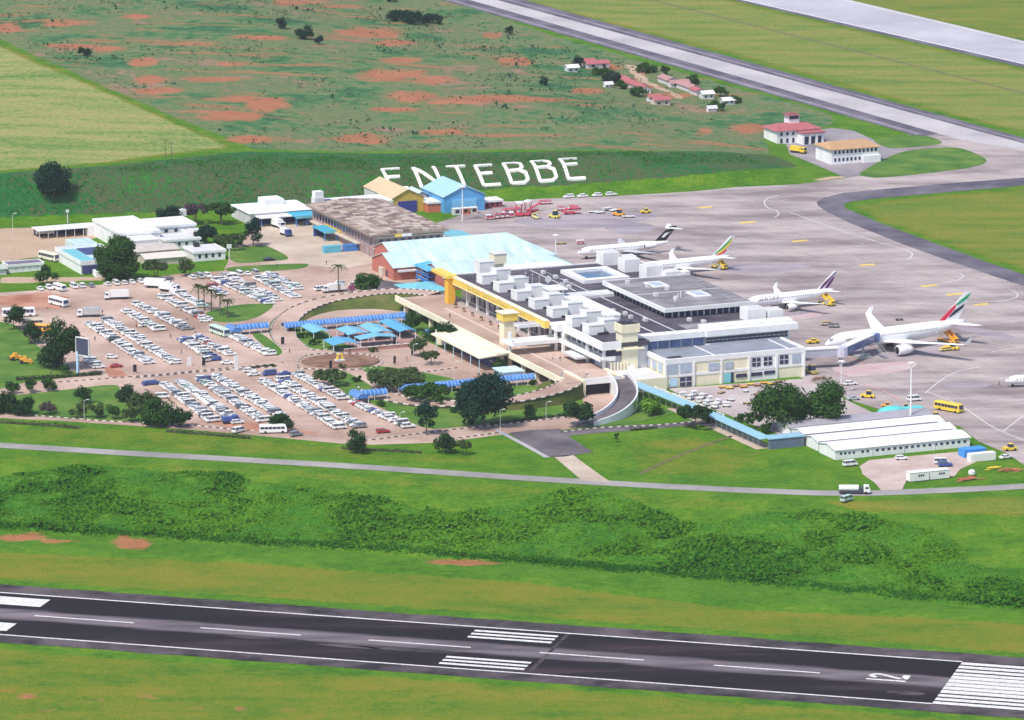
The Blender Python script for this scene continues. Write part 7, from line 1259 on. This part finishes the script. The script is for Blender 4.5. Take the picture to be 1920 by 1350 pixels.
# hedges
def hedge(lab, pts, h_, w, kind='dark'):
    P = smooth_path([np.array([*flat(x, y)[:2], 0.0]) for x, y in pts], 8); TSEED[0] += 1; rng = np.random.default_rng(900 + TSEED[0]); c0 = P[len(P) // 2]; o = thing('hedge', lab, 'hedge', (c0[0], c0[1], .05), 0, 'clipped hedges'); C_, N_ = [], []
    L_ = sum(np.linalg.norm(b_ - a) for a, b_ in zip(P, P[1:])); k = int(L_ * h_ * 22)
    for _ in range(k):
        i = rng.integers(len(P) - 1); p = P[i] + (P[i + 1] - P[i]) * rng.random() - c0; d = P[i + 1] - P[i]; d /= np.linalg.norm(d) + 1e-9; s = rng.uniform(-1, 1); zz = h_ * rng.uniform(.05, 1.05); C_.append((p[0] - d[1] * s * w / 2, p[1] + d[0] * s * w / 2, zz)); N_.append((-d[1] * s, d[0] * s, .6))
    link('foliage', leaves(np.array(C_), np.array(N_), .26, rng, m=LEAF[kind]), o); b = MB(); ribbon(b, [p - c0 for p in P], .1, -.1, .02); rings = [[(p[0] - c0[0] + sx, p[1] - c0[1], z) for sx, z in ((-.15, 0), (.15, 0), (.15, h_ * .7), (-.15, h_ * .7))] for p in P]; b = MB(); b.loft(rings); b.build('stems', BARK, o)
hedge('clipped hedge between the left lawn and the entrance road', [(30, 714), (110, 709), (190, 703)], 1.3, 1.6); hedge('long low hedge below the painted kerb at the left', [(0, 793), (80, 798), (150, 804)], 1.0, 1.8, 'grey'); hedge('long low hedge below the lower car park', [(312, 810), (400, 817), (470, 823)], 1.0, 1.8, 'grey'); hedge('dark hedge along the kerb below the largest dark tree', [(920, 797), (1000, 787), (1060, 780)], .9, 1.2); hedge('hedge along the road edge left of the round dark bush', [(640, 842), (720, 846), (790, 850)], .8, 1.4, 'grey'); hedge('short hedge beside the service road', [(1182, 808), (1232, 803)], .8, 1.4); hedge('hedge on the median of the entrance road', [(470, 692), (500, 688), (515, 687)], .8, 1.0)
# overgrown slope, ditch growth and heath scrub: nobody could count these
rng = np.random.default_rng(5)
def scatter(n, poly, jitter=None):
    X_ = rng.uniform(min(p[0] for p in poly), max(p[0] for p in poly), n * 3); Y_ = rng.uniform(min(p[1] for p in poly), max(p[1] for p in poly), n * 3); k = inpoly(X_, Y_, poly); return X_[k][:n], Y_[k][:n]
def ground_xy(poly_px): return [tuple(G(x, y)[:2]) for x, y in poly_px]
SP = ground_xy(SCRUB[0][1]); X_, Y_ = scatter(52000, SP); 
cl = vnoise(X_, Y_, 15, 21) * .55 + vnoise(X_, Y_, 5, 22) * .45; keep = rng.random(len(X_)) < np.clip((cl - .2) * 2.0, .12, 1); X_, Y_, cl = X_[keep], Y_[keep], cl[keep]
def surf(x, y):
    i = np.clip(np.searchsorted(XS, x) - 1, 0, NX - 2); j = np.clip(np.searchsorted(YS, y) - 1, 0, NY - 2); fx = (x - XS[i]) / (XS[i + 1] - XS[i]); fy = (y - YS[j]) / (YS[j + 1] - YS[j])
    return (ZZ[j, i] * (1 - fx) + ZZ[j, i + 1] * fx) * (1 - fy) + (ZZ[j + 1, i] * (1 - fx) + ZZ[j + 1, i + 1] * fx) * fy
def tufts(X_, Y_, hgt, per, size, tint, name, m, label, cat, spread=.45):
    N = len(X_); C_ = np.repeat(np.stack([X_, Y_, surf(X_, Y_)], 1), per, 0); hh = np.repeat(hgt, per); sz = np.repeat(size, per); off = rng.normal(size=(N * per, 3)) * np.array([1, 1, 0]) * (sz * spread / .45 * .8)[:, None]; C_ = C_ + off; C_[:, 2] += hh * rng.uniform(.15, 1.0, N * per)
    Nn = rng.normal(size=(N * per, 3)) * .6 + np.array([0, -.35, .8]); tt = np.clip(np.repeat(tint, per) + rng.normal(size=N * per) * .12, 0, 1)
    me_ = leaves(C_, Nn, 1.0, rng, tint=tt, name=name, m=m); co = np.empty(len(me_.vertices) * 3, np.float32); me_.vertices.foreach_get('co', co); co = co.reshape(-1, 4, 3); ctr = C_[:, None, :]; co = ctr + (co - ctr) * sz[:, None, None]; me_.vertices.foreach_set('co', co.astype(np.float32).ravel()); me_.update()
    return tag(link(name, me_), label, cat, kind='stuff')
bush = np.clip((cl - .48) * 4, 0, 1)
tufts(X_, Y_, .2 + bush * 1.1, 3, .36 + bush * .30, .50 - bush * .34 + vnoise(X_, Y_, 30, 9) * .5 - .1, 'slope_thicket', LEAF['thicket'], 'tangled green undergrowth covering the slope above the near runway', 'undergrowth')
DT = smooth_path([flat(x, y, ZR) for x, y in ((-60, 986), (0, 990), (500, 1018), (1000, 1052), (1300, 1080), (1920, 1138), (2000, 1146))], 12); k = 9000; ii = rng.integers(0, len(DT) - 1, k); ff = rng.random(k); P_ = np.array([DT[i][:2] + (DT[i + 1] - DT[i])[:2] * f_ for i, f_ in zip(ii, ff)]); P_ += rng.normal(size=P_.shape) * np.array([.5, 1.3])
tufts(P_[:, 0], P_[:, 1] + 1.2, np.full(k, .8), 2, np.full(k, .30), np.full(k, .0), 'ditch_growth', LEAF['thicket'], 'dark rank growth lining the drainage ditch', 'undergrowth')
HP = ground_xy([(-60, 5), (840, 3), (1010, 66), (1330, 160), (1440, 255), (1300, 276), (1000, 276), (640, 280), (490, 276), (330, 214), (180, 150), (0, 66)]); X_, Y_ = scatter(7000, HP); cl = vnoise(X_, Y_, 40, 31) * .55 + vnoise(X_, Y_, 14, 32) * .45; keep = rng.random(len(X_)) < np.clip((cl - .45) * 3.0, .02, 1); X_, Y_, cl = X_[keep], Y_[keep], cl[keep]
big = (rng.random(len(X_)) < .05)
tufts(X_, Y_, .5 + big * 1.6, 3, .45 + big * .55, np.clip(.75 - cl * .8, 0, 1) - big * .25, 'heath_scrub', LEAF['heath'], 'low scrub scattered over the heath above the bank', 'scrub', spread=.8)
BP = ground_xy([(0, 335), (200, 316), (460, 290), (700, 294), (1000, 290), (1380, 290), (1440, 310), (1100, 340), (700, 366), (470, 388), (0, 404)]); X_, Y_ = scatter(9000, BP); cl = vnoise(X_, Y_, 22, 41) * .5 + vnoise(X_, Y_, 7, 42) * .5; keep = rng.random(len(X_)) < np.clip((cl - .35) * 2.5, .03, 1); tufts(X_[keep], Y_[keep], np.full(keep.sum(), .5), 2, np.full(keep.sum(), .36), np.clip(.22 - cl[keep] * .3, 0, 1), 'bank_grass', LEAF['thicket'], 'rough grass on the bank carrying the white letters', 'grass', spread=.8)

# ------------------------------------------------------------------ masts, lamps, boards
def pole(name, lab, cat, px, py, h_, r=.12, head=None, arm=0.0, m=None, group=None, lamps=0):
    g = G(px, py); o = thing(name, lab, cat, (g.x, g.y, g.z + .05), GA, group); b = MB(); b.tube((0, 0, 0), (0, 0, h_), r, r * .55, 7); b.build('shaft', m or PALE, o)
    if lamps:
        b = MB(); b.tube((0, 0, h_), (0, 0, h_ + .25), .9, .9, 10); b.build('ring', WHITE, o)
        for k in range(lamps): t = 2 * math.pi * k / lamps; b = MB(); b.box(1.0 * math.cos(t) - .35, 1.0 * math.cos(t) + .35, 1.0 * math.sin(t) - .35, 1.0 * math.sin(t) + .35, h_ - .25, h_ + .12); b.build('floodlight', PALE, o)
    elif arm: b = MB(); b.tube((0, 0, h_), (arm, -.3, h_ + .35), .07); b.build('arm', m or PALE, o); b = MB(); b.box(arm - .1, arm + .7, -.5, -.1, h_ + .28, h_ + .45); b.build('lantern', WHITE, o)
    return o
pole('high_mast', 'tall white floodlight mast beside the turquoise tent', 'mast', 1707, 796, 20.5, .34, m=WHITE, lamps=6, group='floodlight masts'); pole('high_mast', 'floodlight mast in front of the blue hangar', 'mast', 867, 414, 13.5, .28, m=WHITE, lamps=6, group='floodlight masts'); pole('high_mast', 'slim floodlight mast rising behind the terminal roof', 'mast', 1042, 500, 12, .2, m=WHITE, lamps=4, group='floodlight masts'); pole('high_mast', 'white mast in the apron corner by the boarding bridge', 'mast', 1577, 738, 11, .2, m=WHITE, lamps=4, group='floodlight masts')
for (x, y, h_, lab) in ((158, 788, 6.5, 'lamp post among the round trees of the kerb row'), (318, 800, 6, 'lamp post beside the dark bush at the lower car park'), (1024, 790, 6.2, 'lamp post below the exit ramp'), (938, 818, 8.5, 'leaning lamp post beside the junction'), (852, 712, 6, 'lamp post on the arrivals forecourt'), (775, 690, 8, 'lamp post beside the low spreading forecourt tree'), (24, 440, 8, 'lamp post at the foot of the bank at the left'), (348, 452, 8, 'lamp post right of the small white annex'), (690, 480, 6, 'lamp post at the end of the brick gable'), (750, 800, 4.5, 'short lamp post at the end of the parked column'), (1590, 770, 7, 'lamp post beside the right big yard tree')): pole('lamp_post', lab, 'lamp', x, y, h_, .1, arm=.9, group='lamp posts')
for (x, y, lab) in ((310, 296, 'left of the two power poles on the bank'), (322, 302, 'right of the two power poles on the bank')): o = pole('power_pole', lab, 'pole', x, y, 8, .16, m=BARK, group='power poles on the bank'); b = MB(); b.box(-1.2, 1.2, -.08, .08, 7.2, 7.4); b.build('crossarm', BARK, o)
BOARD = mat('dark_board', (.025, .02, .03), .6, var=.2)
for i, (x, y, lab) in enumerate(((253, 700, 'dark upright board beside the red earth of the upper car park'), (382, 688, 'dark upright board left of the roundabout road'), (530, 648, 'dark upright board at the turn of the entry ramp'), (648, 640, 'dark upright board inside the canopied courtyard'), (740, 648, 'dark upright board at the right of the courtyard wall'), (620, 693, 'dark upright board on the roundabout island'), (740, 684, 'dark upright board right of the roundabout island'), (773, 668, 'dark upright board beside the grey green forecourt tree'))):
    g = flat(x, y); o = thing('notice_board', lab, 'board', (g[0], g[1], .06), GA + .1 * i, 'dark upright boards'); b = MB(); b.box(-.6, .6, -.12, .12, .5, 3.0); b.build('panel', BOARD, o); b = MB(); b.box(-.5, -.35, -.08, .08, 0, .5); b.build('leg', STEEL, o); b = MB(); b.box(.35, .5, -.08, .08, 0, .5); b.build('leg', STEEL, o)
for (x, y, w_, h_, lab) in ((355, 686, 1.3, 3.0, 'white upright board left of the car park entrance'), (443, 695, 1.2, 5.2, 'tall white pillar at the car park entrance')): g = flat(x, y); o = thing('white_pillar', lab, 'pillar', (g[0], g[1], .06), GA); b = MB(); b.box(-w_ / 2, w_ / 2, -.25, .25, .3, h_); b.build('panel', WHITE, o); b = MB(); b.box(-w_ / 2 - .1, w_ / 2 + .1, -.35, .35, 0, .3); b.build('plinth', PALE, o)
g = flat(146, 703); o = thing('billboard', 'tall billboard on a light blue post beside the tall dark tree', 'billboard', (g[0], g[1], .06), rad(-38)); b = MB(); b.box(-.35, .35, -.35, .35, 0, 8.2); b.build('post', SKYB, o); b = MB(); b.box(-.4, 5.2, -.2, .2, 7.2, 13.0); b.build('panel', mat('billboard_back', (.05, .06, .11), .6, var=.2), o)
for q in ((-.6, 5.4, 13.0, 13.25), (-.6, 5.4, 6.95, 7.2)): b = MB(); b.box(q[0], q[1], -.28, .28, q[2], q[3]); b.build('frame_rail', WHITE, o)
for x in (-.6, 5.2): b = MB(); b.box(x, x + .22, -.28, .28, 7.2, 13.0); b.build('frame_stile', WHITE, o)
g = flat(430, 486); o = thing('sign_post', 'white square sign on a post on the triangular lawn', 'sign', (g[0], g[1], .15), GA); b = MB(); b.box(-.15, .15, -.15, .15, 0, 4.2); b.build('post', WHITE, o); b = MB(); b.box(-.9, .9, -.12, .12, 4.0, 5.6); b.build('panel', WHITE, o)
g = flat(637, 679); o = thing('roundabout_monument', 'small yellow arch monument on the roundabout island', 'monument', (g[0], g[1], .5), GA); b = MB(); b.box(-1.6, 1.6, -1.2, 1.2, 0, .5); b.build('plinth', PALE, o)
for x in (-1.0, 1.0): b = MB(); b.loft([[(x - .35, -.4, .5), (x + .35, -.4, .5), (x + .35, .4, .5), (x - .35, .4, .5)], [(x * .6 - .25, -.3, 2.0), (x * .6 + .25, -.3, 2.0), (x * .6 + .25, .3, 2.0), (x * .6 - .25, .3, 2.0)]]); b.build('pier', YEL, o)
b = MB(); b.box(-1.1, 1.1, -.4, .4, 2.0, 2.5); b.build('lintel', YEL, o)
# yard clutter
g = flat(1672, 782); o = thing('tent', 'turquoise domed tent behind the long sheds', 'tent', (g[0], g[1], .06), GA); b = MB(); rg = []
for f_, zz in ((1, 1.6), (.92, 2.4), (.7, 3.1), (.36, 3.6), (.05, 3.8)): rg.append([(5.2 * f_ * math.cos(t), 3.4 * f_ * math.sin(t), zz) for t in [2 * math.pi * k / 16 for k in range(16)]])
b.loft(rg); b.build('canopy', mat('tent_turquoise', (.10, .55, .55), .6, var=.1), o); b = MB(); b.box(4.5, 11, -2, 2, 2.3, 2.6); b.build('annex_canopy', mat('tent_turquoise', (.1, .5, .5)), o)
for t in range(6): b = MB(); b.tube((5 * math.cos(t * 1.047), 3.2 * math.sin(t * 1.047), 0), (5 * math.cos(t * 1.047), 3.2 * math.sin(t * 1.047), 1.7), .1); b.build('pole', STEEL, o)
o = bld('hoarding', 'white panel hoarding between the light blue walkway and the yard', 'fence', 28, -5)
rh = random.Random(8)
for k in range(24): u_ = 6 + k * 2.0; d = ub(o); d.b(u_, u_ + 1.9, -7.2 + k * .14 + rh.uniform(-.2, .2), -6.9 + k * .14 + rh.uniform(0, .3), 0, 2.3 + rh.uniform(-.2, .3)); d.build('panel', CABW if k % 5 else CREAM, o)
for i in range(10): p_ = pv(1280 + i * 7.5 + (i % 2) * 14, 745 + i * 2.6 - (i % 2) * 5); cart('white luggage trolley stack %s in the yard behind the hoarding' % ('one', 'two', 'three', 'four', 'five', 'six', 'seven', 'eight', 'nine', 'ten')[i], 1280 + i * 7.5 + (i % 2) * 14, 745 + i * 2.6 - (i % 2) * 5, 20 + i * 17, GSW, 2.4, 1.5, 1.4, True, 'trolley stacks in the yard', 'trolley_stack', 'trolley')
for i in range(9): cart('%s low cart, %s along the terminal wall from the left' % (('orange', 'yellow', 'rusty')[i % 3], ('first', 'second', 'third', 'fourth', 'fifth', 'sixth', 'seventh', 'eighth', 'ninth')[i]), 1355 + i * 13, 728 - i * 1.3 + (i % 2) * 3, 20, (GSO, GSY, mat('rust', (.35, .18, .10), .8, var=.3))[i % 3], 2.6, 1.5, .7, False, 'low carts along the terminal wall', 'low_cart')
for i, (x, y) in enumerate(((1320, 742), (1352, 738), (1398, 735), (1420, 742), (1370, 752), (1400, 758))): cart('grey brown dolly, number %s scattered in the service yard' % ('one', 'two', 'three', 'four', 'five', 'six')[i], x, y, 20 + 31 * i, mat('dolly_brown', (.4, .3, .2)) if i % 2 else PALE, 2.6, 1.5, .8, False, 'dollies in the service yard', 'dolly')
def pile(lab, px, py, n_, L_, m_, cat='timber pile', name='timber_pile', sp=3.0):
    g = flat(px, py); o = thing(name, lab, cat, (g[0], g[1], .06), GA, 'piles of material in the site yard'); r = random.Random(px)
    for k in range(n_):
        a = r.uniform(-.4, .4); c = Vector((r.uniform(-sp, sp), r.uniform(-sp * .5, sp * .5), .15 + .2 * (k % 4))); d = Vector((math.cos(a), math.sin(a), r.uniform(-.05, .15))) * L_ / 2 * r.uniform(.6, 1.1); b = MB(); b.tube(c - d, c + d, .14, n=4); b.build('beam', m_, o)
RUST = mat('red_timber', (.45, .16, .09), .85, var=.25); pile('pile of red timber right of the white site cabins', 1818, 900, 16, 5, RUST); pile('heap of red steel frames at the right edge of the site yard', 1890, 884, 18, 4, RUST, 'steel pile', 'steel_pile'); pile('brown scrap heap below the terminal corner', 1536, 712, 12, 3.5, mat('brown_scrap', (.25, .15, .11), .9, var=.3), 'scrap heap', 'scrap_heap'); pile('yellow scaffold tubes beside the white container', 1862, 880, 9, 3.6, GSY, 'scaffold', 'scaffold_tubes', 1.6)
g = flat(1822, 893); o = thing('white_water_tank', 'round white tank among the red timber of the site yard', 'tank', (g[0], g[1], .5), 0); b = MB(); b.loft([[(r_ * math.cos(t * .628), r_ * math.sin(t * .628), z_) for t in range(10)] for r_, z_ in ((.9, 0), (1.1, .3), (1.1, 1.2), (.6, 1.6))]); b.build('shell', CABW, o); b = MB(); b.tube((0, 0, 1.6), (0, 0, 1.75), .35, n=8); b.build('lid', PALE, o)
p = flat(928, 690); o = thing('red_stall', 'small red and white stall under the end of the arrivals canopy', 'stall', (p[0], p[1], .06), GA); b = MB(); b.box(-1.2, 1.2, -1, 1, 0, 1.6); b.build('counter', GSR, o); b = MB(); b.box(-1.5, 1.5, -1.3, 1.3, 2.4, 2.6); b.build('roof', WHITE, o)
for x, y in ((-1.1, -.9), (1.1, -.9), (-1.1, .9), (1.1, .9)): b = MB(); b.box(x - .06, x + .06, y - .06, y + .06, 1.6, 2.4); b.build('post', WHITE, o)
for i in range(9): pp = W(-128 + i * 8.2, -24.5, 5.2); o = thing('planter', 'round concrete planter, number %s along the departures kerb from the pylon' % ('one', 'two', 'three', 'four', 'five', 'six', 'seven', 'eight', 'nine')[i], 'planter', pp, 0, 'planters along the departures kerb'); b = MB(); b.tube((0, 0, 0), (0, 0, .7), .55, .75, 10); b.build('pot', mat('terracotta', (.55, .38, .30), .8, var=.2), o); rg_ = np.random.default_rng(i); dd = rg_.normal(size=(40, 3)); dd /= np.linalg.norm(dd, axis=1, keepdims=True); link('plant', leaves(dd * .55 * np.array([1, 1, .7]) + np.array([0, 0, 1.0]), dd, .2, rg_, m=LEAF['dark']), o)
# people
def person_mesh(shirt, trousers, skin):
    me_ = bpy.data.meshes.new('p'); J = {'pel': (0, 0, .95, .15), 'chest': (0, 0, 1.35, .17), 'neck': (0, 0, 1.52, .06), 'head': (.02, 0, 1.66, .10), 'top': (.02, 0, 1.76, .06), 'ls': (0, .19, 1.42, .07), 'le': (-.06, .26, 1.14, .05), 'lw': (.06, .27, .90, .035), 'lh': (.10, .26, .80, .04), 'rs': (0, -.19, 1.42, .07), 're': (.02, -.26, 1.14, .05), 'rw': (.14, -.25, .92, .035), 'rh': (.2, -.24, .84, .04), 'lk': (.10, .10, .50, .07), 'la': (-.04, .10, .09, .05), 'lt': (.12, .11, .04, .04), 'rk': (-.02, -.10, .50, .07), 'ra': (-.26, -.10, .12, .05), 'rt': (-.12, -.11, .05, .04), 'lp': (0, .09, .88, .10), 'rp': (0, -.09, .88, .10)}
    K = list(J); E_ = [('pel', 'chest'), ('chest', 'neck'), ('neck', 'head'), ('head', 'top'), ('chest', 'ls'), ('ls', 'le'), ('le', 'lw'), ('lw', 'lh'), ('chest', 'rs'), ('rs', 're'), ('re', 'rw'), ('rw', 'rh'), ('pel', 'lp'), ('lp', 'lk'), ('lk', 'la'), ('la', 'lt'), ('pel', 'rp'), ('rp', 'rk'), ('rk', 'ra'), ('ra', 'rt')]
    me_.from_pydata([J[k][:3] for k in K], [(K.index(a), K.index(c)) for a, c in E_], []); o = bpy.data.objects.new('p', me_); COL.objects.link(o); sm = o.modifiers.new('s', 'SKIN'); 
    for i, k in enumerate(K): me_.skin_vertices[0].data[i].radius = (J[k][3], J[k][3]); me_.skin_vertices[0].data[i].use_root = (k == 'pel')
    o.modifiers.new('d', 'SUBSURF').levels = 1; dg = bpy.context.evaluated_depsgraph_get(); out = bpy.data.meshes.new_from_object(o.evaluated_get(dg)); bpy.data.objects.remove(o)
    out.materials.clear(); [out.materials.append(x) for x in (shirt, trousers, skin)]
    for f_ in out.polygons: c = f_.center; f_.material_index = 2 if c.z > 1.5 or (c.z < .92 and abs(c.y) > .2) else 1 if c.z < .95 else 0
    return out
SKIN = mat('skin', (.14, .07, .045), .6, var=.1); HAIR = mat('hair', (.015, .012, .01), .8, var=.2); _h = MB(); _h.loft([[(.02 + r_ * math.cos(t * .785), r_ * math.sin(t * .785), z_) for t in range(8)] for r_, z_ in ((.108, 1.68), (.105, 1.74), (.06, 1.80), (.01, 1.81))]); HAIRM = _h.data('hair', HAIR)
PM = [person_mesh(mat('shirt_%d' % i, c, .8, var=.1), mat('trousers_%d' % i, c2, .8, var=.1), SKIN) for i, (c, c2) in enumerate((((.7, .7, .68), (.03, .03, .05)), ((.05, .06, .2), (.05, .05, .06)), ((.5, .08, .07), (.06, .05, .04)), ((.03, .03, .04), (.10, .09, .08))))]
SH_ = ('white', 'dark blue', 'red', 'black')
PPL = [(88, 580, 'beside the bus on the red earth'), (192, 590, 'next to the truck heading the billboard columns'), (256, 615, 'left of the lone estate car'), (364, 622, 'standing beside the pale green bus'), (366, 626, 'beside the pale green bus, nearer the roundabout columns'), (340, 664, 'alone between the two car blocks'), (320, 635, 'walking across the middle of the upper car park'), (543, 662, 'at the roundabout entry from the ramp'), (529, 682, 'on the road left of the roundabout'), (656, 662, 'at the kerb above the roundabout'), (763, 678, 'on the forecourt right of the roundabout'), (178, 640, 'at the left edge of the billboard columns'), (350, 600, 'behind the middle car block'), (96, 706, 'on the left lawn beside the hedge'), (1873, 724, 'on the apron near the small airliner'), (612, 497, 'on the concrete near the blue trailers'), (520, 500, 'on the path beside the triangular lawn'), (1120, 660, 'x')][:17]
for i, (x, y, w_) in enumerate(PPL): g = G(x, y); o = link('person', PM[i % 4], None, (g.x, g.y, g.z + .07 + (.06 if x == 96 else 0)), i * 1.3); tag(o, 'person in a %s shirt, %s' % (SH_[i % 4], w_), 'person', 'people walking about the airport'); link('hair', HAIRM, o)
DK = [(-132, -22.8, 'by the yellow pylon'), (-129, -23.4, 'second from the yellow pylon'), (-112, -33, 'crossing towards the parapet'), (-34, -27, 'under the gallery'), (-31, -25.5, 'in front of the entrance canopy')]
for i, (u_, v_, w_) in enumerate(DK): o = link('person', PM[(i + 1) % 4], None, W(u_, v_, 5.02 if v_ < -24.5 + 3 else 5.22), i * 2.1); tag(o, 'person in a %s shirt on the departures road, %s' % (SH_[(i + 1) % 4], w_), 'person', 'people walking about the airport'); link('hair', HAIRM, o)
container('blue trailer right of the two on the concrete before the old terminal', *pv(660, 470), 7, BRB, grp='trailers before the old terminal'); container('turquoise trailer left of the two on the concrete', *pv(622, 473), 7, mat('trailer_turquoise', (.12, .45, .60), .5, var=.1), grp='trailers before the old terminal')

# ------------------------------------------------------------------ haze: the air between the camera and the far fields
hb = MB(); hb.box(-9600, 9600, -6600, 27000, ZR - 6.0, CAM_H + 12.0); hz_ = bpy.data.materials.new('haze'); hz_.use_nodes = True; hn = hz_.node_tree; hn.nodes.remove(hn.nodes['Principled BSDF'])
pvn = hn.nodes.new('ShaderNodeVolumePrincipled'); pvn.inputs['Color'].default_value = (.90, .93, .97, 1); pvn.inputs['Density'].default_value = HAZE_D; pvn.inputs['Anisotropy'].default_value = .25; hn.links.new(pvn.outputs[0], hn.nodes['Material Output'].inputs['Volume'])
tag(hb.build('haze', hz_), 'thin daylight haze over the whole airfield', 'haze', kind='stuff')
